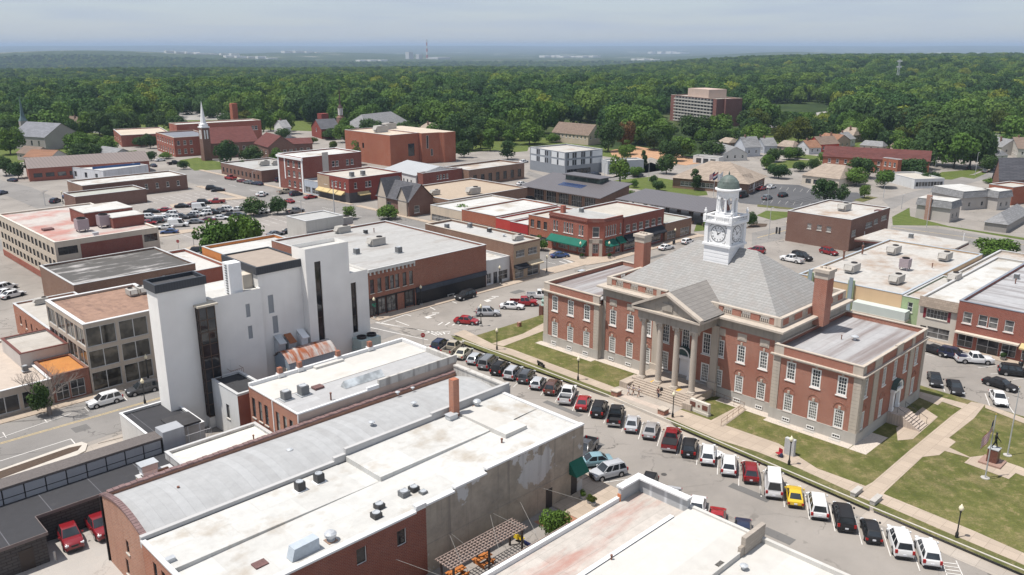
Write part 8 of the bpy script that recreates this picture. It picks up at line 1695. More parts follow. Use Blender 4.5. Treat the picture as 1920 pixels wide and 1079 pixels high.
def sign(p,top,lab,kind):
 x,y=P(p,0);root=thing('road_sign',lab,'sign',(x,y,0));h=max(2.2,hgt(p,top));m=MB();m.tube((x,y,0),(x,y,h),.04,6);m.build('post',ST['steel'],root);n=Vector((-.7,-.7,0));t=Vector((.7,-.7,0))
 m=MB();c=Vector((x,y,h-.35))+n*.05;k=8;a0=math.pi/8
 pts=[tuple(c+t*(.42*math.cos(a0+i*math.pi/4))+Vector((0,0,.42*math.sin(a0+i*math.pi/4)))) for i in range(k)];m.face(pts);pl=m.build('sign_plate',m_plain('stop_red',(.42,.02,.02),.5,.05),root)
 cu=bpy.data.curves.new('lettering','FONT');cu.body='STOP';cu.size=.26;cu.align_x='CENTER';cu.align_y='CENTER';tmp=bpy.data.objects.new('lettering',cu);COL.objects.link(tmp);bpy.context.view_layer.update();me=bpy.data.meshes.new_from_object(tmp);bpy.data.objects.remove(tmp)
 o=link(bpy.data.objects.new('lettering',me));me.materials.clear();me.materials.append(white_trim());o.parent=root;o.location=c+n*.02-Vector((x,y,0));o.rotation_euler=(math.pi/2,0,-math.pi/4)
sign(C2(1204,342),625,'red octagonal stop sign at the crossing beside the lawn row','s');sign(B1(1287,570),450,'red octagonal stop sign on the road below the crowded lot','s')
m=MB();x,y=P(C2(855,145),0);m.box(x-.45,x+.45,y-.03,y+.03,2.75,3.0);m.box(x-.03,x+.03,y-.4,y+.4,2.4,2.65);tag(m.build('street_sign',m_plain('sign_green',(.01,.16,.1),.5,.1),base=(x,y,2.4)),'small green street name sign on the lamp at the white tower corner','sign')
def flagpole(b,h,lab,flag,s=1.0):
 x,y=P(b,LAWN);root=thing('flagpole',lab,'flagpole',(x,y,LAWN-.05));m=MB();m.tube((x,y,LAWN-.05),(x,y,h),.085*s,8,.05*s);m.build('shaft',ST['steel'],root);m=MB();m.lathe((x,y,LAWN-.05),[(.5*s,0),(.5*s,.12)],12);m.build('base',ST['conc'],root);m=MB();m.lathe((x,y,h),[(.03,0),(.1,.06),(.03,.16)],8);m.build('finial',m_plain('gold',(.5,.36,.1),.3,.1,metal=.6),root)
 return root,x,y
def us_flag(name,lab,x,y,z,w,hh,droop,root_cols='us'):
 """hanging flag: rippled sheet with its own stripes, seen as cloth"""
 root=thing(name,lab,'flag',(x,y,z));nx,nz=14,13;d=Vector((-.72,.2,0)).normalized()
 def pt(i,j):u=i/nx;q=Vector((x,y,z))+d*(w*u*.75)+Vector((.1*math.sin(u*9)*u,.13*math.sin(u*7+1),0));return tuple(q-Vector((0,0,hh*(j/nz)+w*u*droop)))
 m=MB()
 for i in range(nx):
  for j in range(nz):
   mi=(2 if i<nx*.4 and j<7 else (j%2)) if root_cols=='us' else (0 if j<nz//3 else 1 if j<2*nz//3 else 2) if root_cols=='tri' else 1
   q=[pt(i,j),pt(i,j+1),pt(i+1,j+1),pt(i+1,j)];m.face(q,mi)
 m.build('cloth',[m_plain('flag_red',(.4,.03,.04),.8,.05),m_plain('flag_white',(.7,.7,.7),.8,.05),m_plain('flag_navy',(.03,.04,.12),.8,.05)],root)
r_,x,y=flagpole(D4(1640,378),8.6,'pale flagpole flying a striped flag beside the statue','us');us_flag('flag','red and white striped flag with blue corner drooping beside the statue',x,y,8.0,2.4,1.5,.85)
flagpole(D4(1800,215),9.6,'bare pale flagpole behind the statue',None)
for i,(b,col_,lab) in enumerate(((B3(1450,192),'us','small striped flag, left of three by the civic hall'),(B3(1475,190),'tri','small tricolour flag, middle of three by the civic hall'),(B3(1508,192),'w','small pale flag, right of three by the civic hall'))):
 h=hgt(b,318);r_,x,y=flagpole(b,h,'slim flagpole by the civic hall, '+('left','middle','right')[i]+' of three',None);us_flag('flag',lab,x,y,h-.4,3.0,2.0,.35,col_)
# ================================================================ people, statue, monument
SKIN=m_plain('skin',(.42,.26,.19),.6,.05,obj=True)
def skinned(name,segs,mat,root,levels=1):
 """one continuous surface grown along a branching skeleton: segs = [(parent index, point, radius)]"""
 me=bpy.data.meshes.new(name);me.from_pydata([s_[1] for s_ in segs],[(s_[0],i) for i,s_ in enumerate(segs) if s_[0] is not None],[]);me.materials.append(mat)
 o=link(bpy.data.objects.new(name,me));o.parent=root;md=o.modifiers.new('skin','SKIN');sv=me.skin_vertices[0].data
 for i,s_ in enumerate(segs):sv[i].radius=(s_[2],s_[2]*(.72 if s_[2]>.1 and 'head' not in name else 1));sv[i].use_root=(i==0)
 sb=o.modifiers.new('sub','SUBSURF');sb.levels=levels;sb.render_levels=levels;me.polygons.foreach_set('use_smooth',[True]*len(me.polygons));md.use_smooth_shade=True
 return o
def person(p,z,yaw,lab,top,bottom,hair,h=1.7,stride=.28,name='person',mats=None,long=False,arm=.1,cat='person'):
 x,y=P(p,z);root=thing(name,lab,cat,(x,y,z),None,yaw);k=h/1.7
 J=lambda a,b,c:(a*k,b*k,c*k)
 L=[(None,J(0,0,.92),.13),(0,J(0,0,1.1),.115),(1,J(0,0,1.32),.135),(2,J(0,0,1.44),.06),(3,J(.01,0,1.52),.075),(4,J(.015,0,1.6),.09),(5,J(.01,0,1.67),.06)]
 for s in (-1,1):
  i=len(L);f=stride*s
  L+=[(0,J(0,.09*s,.86),.095),(i,J(f*.45,.1*s,.48),.065),(i+1,J(f*.8-(.1 if s<0 and stride else 0),.1*s,.1),.042),(i+2,J(f*.8+.15-(.1 if s<0 and stride else 0),.11*s,.045),.035)]
  i=len(L);g=-stride*s*.7+arm
  L+=[(2,J(0,.18*s,1.36),.06),(i,J(g*.4,.22*s,1.1),.045),(i+1,J(g+.05,.22*s,.88),.035),(i+2,J(g+.09,.22*s,.78),.032)]
  for t in range(4):L.append((i+3,J(g+.1+.012*t,.22*s+.018*(t-1.5),.70-.006*abs(t-1.5)),.009))
  L.append((i+3,J(g+.14,.22*s-.04*s,.75),.01))
 skinned('body',[(a,b,c*k) for a,b,c in L],(mats or {}).get('skin',SKIN),root)
 tp=[(None,J(0,0,.95),.14),(0,J(0,0,1.12),.13),(1,J(0,0,1.34),.15)]
 for s in (-1,1):i=len(tp);g=-stride*s*.7+arm;tp+=[(2,J(0,.19*s,1.37),.075),(i,J(g*.3,.22*s,1.16),.06)]+([(i+1,J(g+.03,.22*s,.92),.05)] if long else [])
 skinned('shirt',[(a,b,c*k) for a,b,c in tp],(mats or {}).get('top',top),root)
 bt=[(None,J(0,0,.95),.145)]
 for s in (-1,1):i=len(bt);f=stride*s;bt+=[(0,J(0,.09*s,.84),.108),(i,J(f*.42,.1*s,.52),.085)]+([(i+1,J(f*.8-(.1 if s<0 and stride else 0),.1*s,.14),.06)] if long else [])
 skinned('trousers',[(a,b,c*k) for a,b,c in bt],bottom,root)
 m=MB();m.lathe(J(-.012,0,1.6),[(.1*k,-.04*k),(.108*k,.03*k),(.09*k,.09*k),(.03*k,.125*k)],10);o=link(bpy.data.objects.new('hair',m.data('hair',hair,smooth=True)));o.parent=root
 return root
cl=lambda n,c:m_plain(n,c,.85,.1,4.0,obj=True)
wht,blk,dkb,hair=cl('white_shirt',(.62,.62,.64)),cl('black_cloth',(.02,.02,.022)),cl('dark_brown_hair',(.05,.03,.02)),cl('brown_hair',(.1,.05,.03))
person(C3(838,695),LAWN,rad(-20),'person in white top and shorts, leftmost of three walking on the plaza',wht,cl('pale_shorts',(.5,.5,.55)),dkb)
person(C3(872,697),LAWN,rad(-25),'person in pale grey top and black shorts, middle of three on the plaza',cl('grey_shirt',(.45,.46,.5)),blk,dkb)
person(C3(912,709),LAWN,rad(-20),'person in white shirt and dark shorts, rightmost of three on the plaza',wht,blk,hair)
person(C3(1052,718),LAWN,rad(10),'person in dark clothes climbing toward the portico with a black bag',cl('maroon_shirt',(.1,.03,.04)),cl('dark_trousers',(.03,.035,.06)),dkb,1.75,long=True)
x,y=P(C3(1066,700),LAWN);m=MB();m.lathe((x+.1,y-.1,LAWN+.7),[(.12,0),(.22,.1),(.24,.4),(.1,.62)],10);tag(m.build('bag',blk,base=(x,y,LAWN+.7)),'bulky black bag carried by the climbing person','bag')
person(C3(1278,742),LAWN,rad(200),'person in red top standing behind the stone monument',cl('red_shirt',(.3,.03,.04)),blk,dkb,1.65,stride=0)
def statue():
 x,y=P(D4(1700,285),LAWN);x+=.5;y+=.3;root=thing('statue_plinth','red granite plinth with pale top carrying the bronze figure','plinth',(x,y,LAWN));gr=m_plain('red_granite',(.15,.065,.05),.35,.25,5)
 m=MB();m.box(x-1.25,x+1.25,y-1.25,y+1.25,LAWN-.05,LAWN+.25);m.build('step',m_plain('pink_granite',(.32,.21,.17),.6,.2,5),root);m=MB();m.box(x-.58,x+.58,y-.58,y+.58,LAWN+.25,LAWN+1.95);m.build('block',gr,root);m=MB();m.box(x-.63,x+.63,y-.63,y+.63,LAWN+1.95,LAWN+2.05);m.build('cap',m_plain('grey_granite',(.4,.41,.42),.5,.15,5),root)
 bz=m_plain('dark_bronze_figure',(.03,.033,.035),.35,.35,3,metal=.7,obj=True)
 r=person(D4(1700,285),LAWN,rad(-60),'dark bronze striding figure with cane on the granite plinth',bz,bz,bz,2.05,.28,'statue',dict(skin=bz,top=bz),True,.12,'statue');r.location=(x,y,LAWN+2.05)
 c=MB();c.tube((.28,.33,0),(.16,.3,1.05),.02,6);o=link(bpy.data.objects.new('cane',c.data('cane',bz)));o.parent=r
statue()
def monument():
 a,b=Vector(P(C3(1268,800),LAWN)),Vector(P(C3(1412,855),LAWN));d=(b-a).normalized();fr=frame(a.x,a.y,math.atan2(d.y,d.x));L_=(b-a).length;root=thing('stone_monument','pale stone monument wall with two brown plaques and round emblem','monument',(a.x,a.y,LAWN));st=ST['stone']
 m=MB();m.fbox(fr,0,L_,0,.7,LAWN,LAWN+.35);m.fbox(fr,.1,L_-.1,.08,.6,LAWN+.35,LAWN+1.75);m.build('wall',m_wall('pale_limestone',(.58,.54,.48),amt=.15),root)
 for t in (.2,.8):m=MB();m.fbox(fr,L_*t-.45,L_*t+.45,.03,.079,LAWN+.75,LAWN+1.45);m.build('plaque',m_plain('bronze_plaque',(.14,.06,.045),.5,.2),root)
 m=MB();c=[fr(L_*.5+.2*math.cos(i*.524),.06,LAWN+1.05+.2*math.sin(i*.524)) for i in range(12)];m.face(c);m.build('emblem',MATS['bronze_plaque'],root)
monument()
x,y=P(D4(230,210),LAWN);m=MB();m.box(x-.25,x+.25,y-.65,y+.65,LAWN-.05,LAWN+2.2);tag(m.build('stone_slab',m_plain('pale_granite',(.46,.46,.46),.7,.15,4),base=(x,y,LAWN)),'tall pale grey stone slab standing behind the lamp on the verge','monument')
def chair():
 x,y=P(D4(152,222),LAWN);root=thing('camp_chair','red folding camp chair on the walk left of the stone slab','chair',(x,y,LAWN),None,rad(160));rd=cl('red_canvas',(.32,.02,.03))
 for nm,b in (('seat',(-.3,.3,-.3,.3,.42,.46)),('backrest',(-.34,-.28,-.32,.32,.46,1.0))):m=MB();m.box(*b);o=link(bpy.data.objects.new(nm,m.data(nm,rd)));o.parent=root
 for sx in (-.28,.28):
  for sy in (-.28,.28):m=MB();m.tube((sx,sy,0),(-sx*.8,sy,.44),.015,4);o=link(bpy.data.objects.new('leg',m.data('leg',ST['iron'])));o.parent=root
chair()
x,y=P(D4(172,230),LAWN);m=MB();m.lathe((x,y,LAWN),[(.2,0),(.24,.2),(.16,.5),(.05,.56)],8);tag(m.build('backpack',cl('navy_cloth',(.03,.035,.07)),base=(x,y,LAWN)),'dark backpack on the walk beside the red camp chair','bag')
def bench(p,lab):
 x,y=P(p,LAWN);root=thing('park_bench',lab,'bench',(x,y,LAWN),None,rad(80))
 for nm,b in (('seat',(-.8,.8,-.22,.22,.42,.48)),('backrest',(-.8,.8,.2,.25,.5,.9)),('leg',(-.7,-.62,-.2,.2,0,.42)),('leg',(.62,.7,-.2,.2,0,.42))):m=MB();m.box(*b);o=link(bpy.data.objects.new(nm,m.data(nm,ST['iron'])));o.parent=root
bench(C3(210,490),'small black bench on the verge before the left courthouse wing')
# ramp railings right of the portico
def rails():
 pts=[P(C3(*q),LAWN) for q in ((1385,690),(1670,800),(1505,920))];root=thing('ramp_railing','thin brown metal railing along the ramp right of the portico','railing',(*pts[0],LAWN));m=MB()
 for a,b in zip(pts,pts[1:]):
  a,b=Vector(a),Vector(b);n=max(2,int((b-a).length/1.6))
  for i in range(n+1):q=a.lerp(b,i/n);m.tube((q.x,q.y,LAWN),(q.x,q.y,LAWN+1.05),.025,5)
  for zz in (.55,1.05):m.tube((a.x,a.y,LAWN+zz),(b.x,b.y,LAWN+zz),.025,5)
 m.build('rail',m_plain('brown_metal',(.16,.09,.06),.6,.2),root)
rails()
# statue on horseback sign at the left of the courthouse
x,y=P(B3(225,1046),0);r_=thing('plaque_block','rust brown sculpture block beside the courthouse left corner','monument',(x,y,LAWN));m=MB();m.box(x-.7,x+.7,y-.5,y+.5,0,2.1);m.build('block',m_plain('rust_brown',(.14,.06,.045),.7,.2),r_);m=MB();m.lathe((x,y,2.1),[(.5,0),(.3,.4),(.45,.9),(.2,1.3),(.25,1.6),(.05,1.9)],7);m.build('figure',m_plain('verdigris_figure',(.3,.42,.38),.6,.3),r_)
x,y=P(C3(52,215),0);m=MB();m.box(x-.3,x+.3,y-.3,y+.3,LAWN-.05,LAWN+.8);tag(m.build('brick_post',MATS['pier_brick'],base=(x,y,LAWN)),'small brick post on the left lawn','post')
# ================================================================ courtyard pergola and tables
def pergola(x0,x1,y0,y1,z,lab):
 root=thing('pergola',lab,'pergola',(x0,y0,0));w=m_plain('weathered_timber',(.3,.23,.2),.8,.25,2);n=int((x1-x0)/.42);m=MB()
 for i in range(n+1):xx=x0+(x1-x0)*i/n;m.box(xx-.05,xx+.05,y0,y1,z,z+.12)
 for j in range(7):yy=y0+(y1-y0)*j/6;m.box(x0-.2,x1+.2,yy-.04,yy+.04,z+.124,z+.2)
 m.build('lattice',w,root)
 for xx in (x0+.4,(x0+x1)/2,x1-.4):
  for yy in (y0+.2,y1-.2):m=MB();m.box(xx-.09,xx+.09,yy-.09,yy+.09,0,z);m.build('post',m_plain('dark_post',(.06,.045,.04),.8,.2),root)
pergola(43.6,53.6,52.4,54.6,2.7,'long timber lattice pergola against the patched concrete wall');pergola(47,57,48.6,49.9,2.7,'timber lattice pergola beside the pink roofed building')
for i,(u,v,lab) in enumerate(((560,605,'orange wooden picnic table at the near end of the pergola'),(735,515,'orange wooden picnic table under the middle of the pergola'))):
 x,y=P((700+u/3.556,900+v/3.556),.7);root=thing('picnic_table',lab,'picnic table',(x,y,0));wd=m_plain('orange_timber',(.42,.15,.04),.7,.2,3)
 for nm,b in (('table_top',(-.9,.9,-.38,.38,.72,.77)),('bench_seat',(-.9,.9,-.85,-.58,.43,.47)),('bench_seat',(-.9,.9,.58,.85,.43,.47)),('leg',(-.7,-.6,-.8,.8,.0,.43)),('leg',(.6,.7,-.8,.8,0,.43))):m=MB();m.box(*b);o=link(bpy.data.objects.new(nm,m.data(nm,wd)));o.parent=root
wr=MB()
for a,b in (((1050,30),(1410,140)),((980,150),(1090,370)),((800,225),(1020,330)),((780,235),(840,480)),((520,360),(620,440)),((510,370),(590,560)),((150,530),(450,640))):
 pa,pb=P((700+a[0]/3.556,900+a[1]/3.556),4.0),P((700+b[0]/3.556,900+b[1]/3.556),2.9);wr.tube((pa[0],min(pa[1],56.5),4.0),(*pb,2.9),.018,4)
tag(wr.build('string_lights',m_plain('pale_cable',(.3,.29,.27),.6,.1),base=(50,54,3)),'pale string light cables strung from the concrete wall over the courtyard','string lights')
for i,(u,v,c_,lab) in enumerate(((960,385,(.7,.5,.03),'yellow round chair under the pergola, left of two'),(985,390,(.7,.5,.03),'yellow round chair under the pergola, right of two'),(1030,430,(.02,.03,.12),'navy blue lounge chair at the pergola end'))):
 x,y=P((700+u/3.556,900+v/3.556),.4);root=thing('garden_chair',lab,'chair',(x,y,0));mt=m_plain('chair_%d'%int(c_[2]*100),c_,.6,.1);m=MB();m.box(-.28,.28,-.28,.28,.38,.45);o=link(bpy.data.objects.new('seat',m.data('seat',mt)));o.parent=root;m=MB();m.box(-.28,-.22,-.28,.28,.45,.9);o=link(bpy.data.objects.new('backrest',m.data('backrest',mt)));o.parent=root;m=MB();m.lathe((0,0,0),[(.22,0),(.05,.06),(.05,.38)],8);o=link(bpy.data.objects.new('pedestal',m.data('pedestal',ST['iron'])));o.parent=root
for i,(u,v,lab) in enumerate(((1395,130,'left'),(1440,160,'middle'),(1465,175,'right'))):
 x,y=P((700+u/3.556,900+v/3.556),0);root=thing('flower_pot','potted plant at the courtyard mouth by the green awning, '+lab+' of three','planter',(x,y,0));m=MB();m.lathe((x,y,0),[(.22,0),(.32,.5),(.28,.5)],10);m.build('pot',ST['steel'],root);c=link(bpy.data.objects.new('plant',CROWNS[i]));c.parent=root;c.location=(0,0,.45);c.scale=(.9,.9,.8);c.material_slots[0].link='OBJECT';c.material_slots[0].material=M_LEAF_Y if i else M_LEAF_M
# ================================================================ rooftop plant
UN={}
def unit_mesh(kind):
 if kind in UN:return UN[kind]
 if kind=='condenser':
  b=MB();b.box(-.45,.45,-.45,.45,.08,1.0);b.box(-.6,.6,-.6,.6,0,.08,1);f=MB();f.lathe((0,0,1.0),[(.4,0),(.4,.05),(.3,.05),(.28,.01)],12);r=[('casing',b,[m_seam('condenser_grille',(.16,.165,.17),'Z',.12,.5),ST['galv']]),('fan',f,[ST['galv']])]
 elif kind=='dark':b=MB();b.box(-.42,.42,-.42,.42,.06,.95);b.box(-.6,.6,-.55,.55,0,.06,1);f=MB();f.lathe((0,0,.95),[(.38,0),(.38,.06),(.28,.06),(.26,.01)],12);r=[('casing',b,[m_seam('dark_grille',(.05,.05,.052),'Z',.12,.5),ST['white']]),('fan',f,[ST['galv']])]
 elif kind=='rtu':b=MB();b.box(-1.3,1.3,-.8,.8,.15,1.25);b.box(-1.2,1.2,-.7,.7,0,.15,1);f=MB();f.lathe((.6,0,1.25),[(.5,0),(.5,.12),(.4,.12),(.38,.02)],14);h=MB();h.mesh([(-1.3,-.6,.5),(-1.3,.6,.5),(-1.3,.6,1.2),(-1.3,-.6,1.2),(-1.75,-.6,.5),(-1.75,.6,.5)],[(3,2,5,4),(0,3,4),(2,1,5),(0,4,5,1)]);r=[('casing',b,[m_plain('unit_beige',(.4,.38,.35),.6,.15,obj=True),ST['galv']]),('fan',f,[ST['dark']]),('intake_hood',h,[m_plain('unit_beige',obj=True)])]
 elif kind=='vent':b=MB();b.lathe((0,0,0),[(.3,0),(.3,.35),(.22,.36),(.22,.55),(.42,.62),(.46,.85),(.3,1.0),(.05,1.05)],14);c=MB();c.box(-.38,.38,-.38,.38,0,.28);r=[('turbine',b,[ST['galv']]),('curb',c,[m_plain('rusty_curb',(.3,.2,.15),.8,.3,obj=True)])]
 elif kind=='mush':b=MB();b.lathe((0,0,0),[(.12,0),(.12,.25),(.3,.26),(.3,.32),(.1,.4)],10);r=[('cap',b,[ST['galv']])]
 elif kind=='box':b=MB();b.box(-.55,.55,-.4,.4,.3,.75);b.box(-.62,.62,-.47,.47,.75,.8);b.box(-.5,.5,-.36,.36,0,.3,1);r=[('casing',b,[ST['galv'],ST['white']])]
 elif kind=='hood':b=MB();b.mesh([(-1.3,-.45,.1),(1.2,-.45,.1),(1.2,.45,.1),(-1.3,.45,.1),(-1.0,-.45,1.1),(1.2,-.45,1.2),(1.2,.45,1.2),(-1.0,.45,1.1)],[(0,1,5,4),(1,2,6,5),(2,3,7,6),(3,0,4,7),(4,5,6,7)]);b.box(-.9,-.7,-.4,.4,-.1,.1);b.box(.8,1.0,-.4,.4,-.1,.1);r=[('hood',b,[m_plain('blue_grey_hood',(.42,.47,.52),.45,.15,obj=True)])]
 elif kind=='pipe':b=MB();b.tube((0,0,0),(0,0,.8),.1,8);b.tube((0,0,.8),(0,0,.95),.14,8);r=[('stack',b,[m_plain('rusty_pipe',(.2,.1,.075),.8,.3,obj=True)])]
 elif kind=='hatch':b=MB();b.box(-.5,.5,-.4,.4,0,.2);r=[('lid',b,[m_plain('maroon_hatch',(.16,.09,.085),.8,.3,obj=True)])]
 elif kind=='tower':b=MB();b.box(-1.2,1.2,-1.2,1.2,.6,2.9);[b.box(sx*.9-.12,sx*.9+.12,sy*.9-.12,sy*.9+.12,0,.6) for sx in (-1,1) for sy in (-1,1)];f=MB();f.lathe((0,0,2.9),[(.95,0),(.95,.3),(.8,.3),(.75,.05)],16);r=[('casing',b,[m_seam('cooler_grille',(.36,.3,.32),'Z',.3,.65)]),('fan',f,[ST['dark']])]
 UN[kind]=[(nm,mb.data(nm,mt)) for nm,mb,mt in r];return UN[kind]
UNAME=dict(condenser=('condenser_unit','condenser'),dark=('condenser_unit','condenser'),rtu=('rooftop_unit','rooftop unit'),vent=('turbine_vent','roof vent'),mush=('roof_vent','roof vent'),box=('exhaust_box','roof vent'),hood=('intake_hood_unit','rooftop unit'),pipe=('vent_pipe','vent pipe'),hatch=('roof_hatch','roof hatch'),tower=('cooling_unit','cooling unit'))
def unit(p,z,kind,lab,s=1.0,rz=0.0):
 x,y=P(p,z);nm,cat=UNAME[kind];r=thing(nm,lab,cat,(x,y,z),None,rz);r.scale=(s,s,s)
 for n_,me in unit_mesh(kind):o=link(bpy.data.objects.new(n_,me));o.parent=r
LW,RS='on the long white roof',7.3
for a in [(D2(318,465),RS,'dark','black condenser alone at the rear of the long white roof'),(D2(455,405),RS,'dark','black condenser with white pipes near the lone one on the long white roof'),(D2(868,690),6.9,'dark','black condenser, nearer of a pair by the brick wall edge'),(D2(890,625),6.9,'dark','black condenser, farther of a pair by the brick wall edge'),(D2(1068,535),7.0,'condenser','grey condenser, left of three at the concrete wall edge'),(D2(1138,500),7.0,'dark','dark condenser, middle of three at the concrete wall edge'),(D2(1205,520),7.0,'condenser','small tan condenser, right of three at the concrete wall edge',.75),(D2(540,850),6.9,'vent','big turbine vent beside the blue hood on the long white roof',1.25),(D2(345,930),7.0,'hood','blue grey slanted intake hood at the near edge of the long white roof',1.1,.0),(D2(30,1010),6.9,'hatch','maroon roof hatch near the blue hood',1.2),(D2(1770,150),7.4,'pipe','rusty vent pipe near the front of the long white roof'),(C2(1592,790),8.0,'vent','turbine vent on brick curb by the front of the long white roof',1.1),(C2(1408,880),7.8,'box','grey square exhaust box on the long white roof',1.1),(D1(1230,985),7.2,'box','small white vent box at the rear corner of the long white roof',.6),
 (D2(245,195),7.6,'mush','small blue topped vent on the vaulted roof',1.2),(C2(835,910),7.9,'mush','round vent on the middle of the vaulted roof',1.3),(C2(1138,770),7.9,'mush','round vent nearest the brick chimney on the vaulted roof',1.3),(C2(1128,655),7.6,'mush','small brown vent below the peeling parapet',.9),(C2(1020,690),7.6,'mush','pale capped vent below the peeling parapet',1.1),(D1(1430,445),7.4,'hatch','dark roof hatch at the rear of the vaulted roof',1.3),(D1(1290,500),7.2,'pipe','dark vent stub at the rear of the vaulted roof'),
 (C2(218,725),8.6,'condenser','grey condenser, left of two on the grey half roof',1.1),(C2(342,690),8.6,'condenser','grey condenser, right of two on the grey half roof',1.2),(C2(540,730),8.6,'pipe','small brick vent stub on the grey half roof'),(C2(445,645),8.6,'hatch','white square hatch on the grey half roof',1.3),(D1(1828,115),4.1,'pipe','rusty pipe on the stained white annexe roof',.9),(D1(1070,340),4.1,'box','big white metal box on the yellow shed roof',1.6),
 (B4(680,725),7.0,'rtu','blue grey rooftop unit, nearest the left parapet of the apricot theatre',1.25),(B4(1060,710),7.0,'tower','square grey rooftop unit in the middle of the apricot theatre roof',.75),(B4(1000,805),7.0,'rtu','beige rooftop unit at the near edge of the apricot theatre roof',1.2),(B4(980,595),7.0,'rtu','beige rooftop unit at the far left of the apricot theatre roof',1.25),(B4(1350,640),7.0,'rtu','beige rooftop unit at the far right of the apricot theatre roof',1.2),(B4(1415,790),6.8,'rtu','beige rooftop unit in the gutter strip beside the orange tiles',1.1),(B4(1258,700),7.0,'pipe','thin pipe right of the square unit on the theatre roof'),(B4(755,600),7.0,'pipe','cream stack at the far corner of the theatre roof',2.0),(B4(620,640),7.0,'pipe','cream stack at the left corner of the theatre roof',2.0),(B4(625,285),7.9,'rtu','rooftop unit on the brown brick building',1.4),(B4(873,295),7.9,'hatch','maroon box on the brown brick building roof',2.0),(B4(1865,780),7.9,'condenser','grey condenser on the streaked roof at the right',.9),(B4(1857,815),7.9,'pipe','red pipe on the streaked roof at the right'),(B4(1105,485),4.7,'condenser','small condenser on the drive canopy roof',1.0),
 (B2(868,535),9.0,'rtu','large grey rooftop unit in the middle of the broad grey roof',1.3),(B2(1028,592),9.0,'condenser','grey condenser at the near side of the broad grey roof',1.2),(B2(725,600),9.0,'condenser','dark grey condenser beside the white tower slab',1.1),(B2(630,390),9.0,'rtu','green grey rooftop unit, farther of two at the back of the broad roof',1.5),(B2(625,445),9.0,'rtu','green grey rooftop unit, nearer of two at the back of the broad roof',1.2),(B2(790,455),9.0,'dark','small dark exhaust fan on the broad grey roof',.9),(B2(850,445),9.0,'pipe','dark thin pipe on the broad grey roof'),(B2(1375,415),7.9,'condenser','dark condenser at the far end of the tan brick shops'),(B2(1540,410),7.9,'condenser','grey condenser in the middle of the tan brick shops roof'),(B2(1680,445),7.9,'dark','dark fan unit on the tan brick shops roof'),(B2(1885,500),7.9,'rtu','blue grey rooftop unit at the near end of the tan brick shops',.9),(B2(1785,475),7.9,'mush','low vent on the tan brick shops roof',1.5),(B2(500,400),9.2,'dark','black fan unit, left of three behind the white tower',1.5),(B2(525,405),9.2,'dark','black fan unit, middle of three behind the white tower',1.5),(B2(553,400),9.2,'dark','black fan unit, right of three behind the white tower',1.5),
 (B1(595,440),10.0,'tower','pinkish rooftop cooler on the beige office roof',1.0),(B1(752,410),10.0,'tower','brown grey rooftop cooler right of the pinkish one',1.0),(B1(345,430),10.0,'hatch','low beige box on the pink stained roof',2.2),(B1(690,470),10.0,'box','small blue grey box near the front of the pink stained roof',1.0),(B1(300,955),5.4,'rtu','blue grey unit on the dusty roof of the orange brick building',.8),(B1(405,1055),5.4,'rtu','blue grey unit at the near side of the dusty roof',.7),(B1(950,895),10.6,'rtu','white unit, left of two on the brown gravel roof',.8,1.57),(B1(1020,880),10.6,'rtu','white unit, right of two on the brown gravel roof',.8,1.57),(C1(183,520),3.8,'condenser','small grey unit on the tan roofed shops',.8),
 (A2(900,720),13.1,'rtu','big rooftop unit, left of two on the blank brick block',2.2),(A2(960,700),13.1,'rtu','big rooftop unit, right of two on the blank brick block',2.2),(B2(1290,170),4.5,'rtu','green rooftop unit, left of two on the tan flat roof',1.1),(B2(1565,165),4.5,'rtu','green rooftop unit, right of two on the tan flat roof',1.6),(A2(60,960),4.3,'rtu','grey unit on the office strip roof, left of two',1.4),(A2(150,955),4.3,'rtu','grey unit on the office strip roof, right of two',1.4),(A2(690,1040),7.9,'condenser','grey unit on the yellow awning building, left of two',1.4),(A2(770,1030),7.9,'condenser','grey unit on the yellow awning building, right of two',1.4),(B3(500,750),10.5,'box','small white unit on the left courthouse wing roof',1.0),(C4(700,300),10.4,'mush','round vent on the right courthouse wing roof',1.8),(C4(605,295),10.4,'pipe','small brown vent on the right courthouse wing roof',.7),(B3(500,300),9.1,'condenser','grey unit on the corner building roof',1.0),(B3(1800,240),4.5,'mush','tiny vent behind the clock tower',.5),
 (D3(715,990),4.6,'pipe','rusty pipe on the pink worn roof edge',.9),(D3(1505,1015),4.75,'hatch','blue glazed hatch on the bright white roof',1.0),(D3(1668,1035),4.75,'mush','metal cowl on the bright white roof',1.3)]:unit(*a)
# ================================================================ pavement clutter
for p,lab in ((B2(1170,968),'in front of the black store front'),(B2(1760,812),'by the low white shop'),(B3(1163,530),'under the black awnings'),(C4(1890,500),'in front of the red brick shops')):
 x,y=P(p,.1);r_=thing('litter_bin','black round litter bin on the pavement '+lab,'litter bin',(x,y,.1),'litter bins');m=MB();m.lathe((x,y,.1),[(.26,0),(.3,.1),(.3,.85)],12);m.build('body',ST['iron'],r_);m=MB();m.lathe((x,y,.95),[(.32,0),(.32,.08),(.15,.25)],12);m.build('lid',ST['black'],r_)
for p,lab in ((B3(505,632),'beside the lamp by the green awnings'),(B3(700,632),'at the crossing corner by the green awnings'),(B2(1080,962),'by the arched window store front'),(B2(1400,895),'by the black store front'),(C4(1765,440),'below the yellow awning')):
 x,y=P(p,.1);r_=thing('street_planter','round planter of dark shrubs on the pavement '+lab,'planter',(x,y,.1));m=MB();m.lathe((x,y,.1),[(.35,0),(.5,.5),(.45,.5)],12);m.build('pot',ST['conc'],r_);c=link(bpy.data.objects.new('plant',CROWNS[2]));c.parent=r_;c.location=(0,0,.4);c.scale=(1.3,1.3,.9);c.material_slots[0].link='OBJECT';c.material_slots[0].material=M_LEAF_D
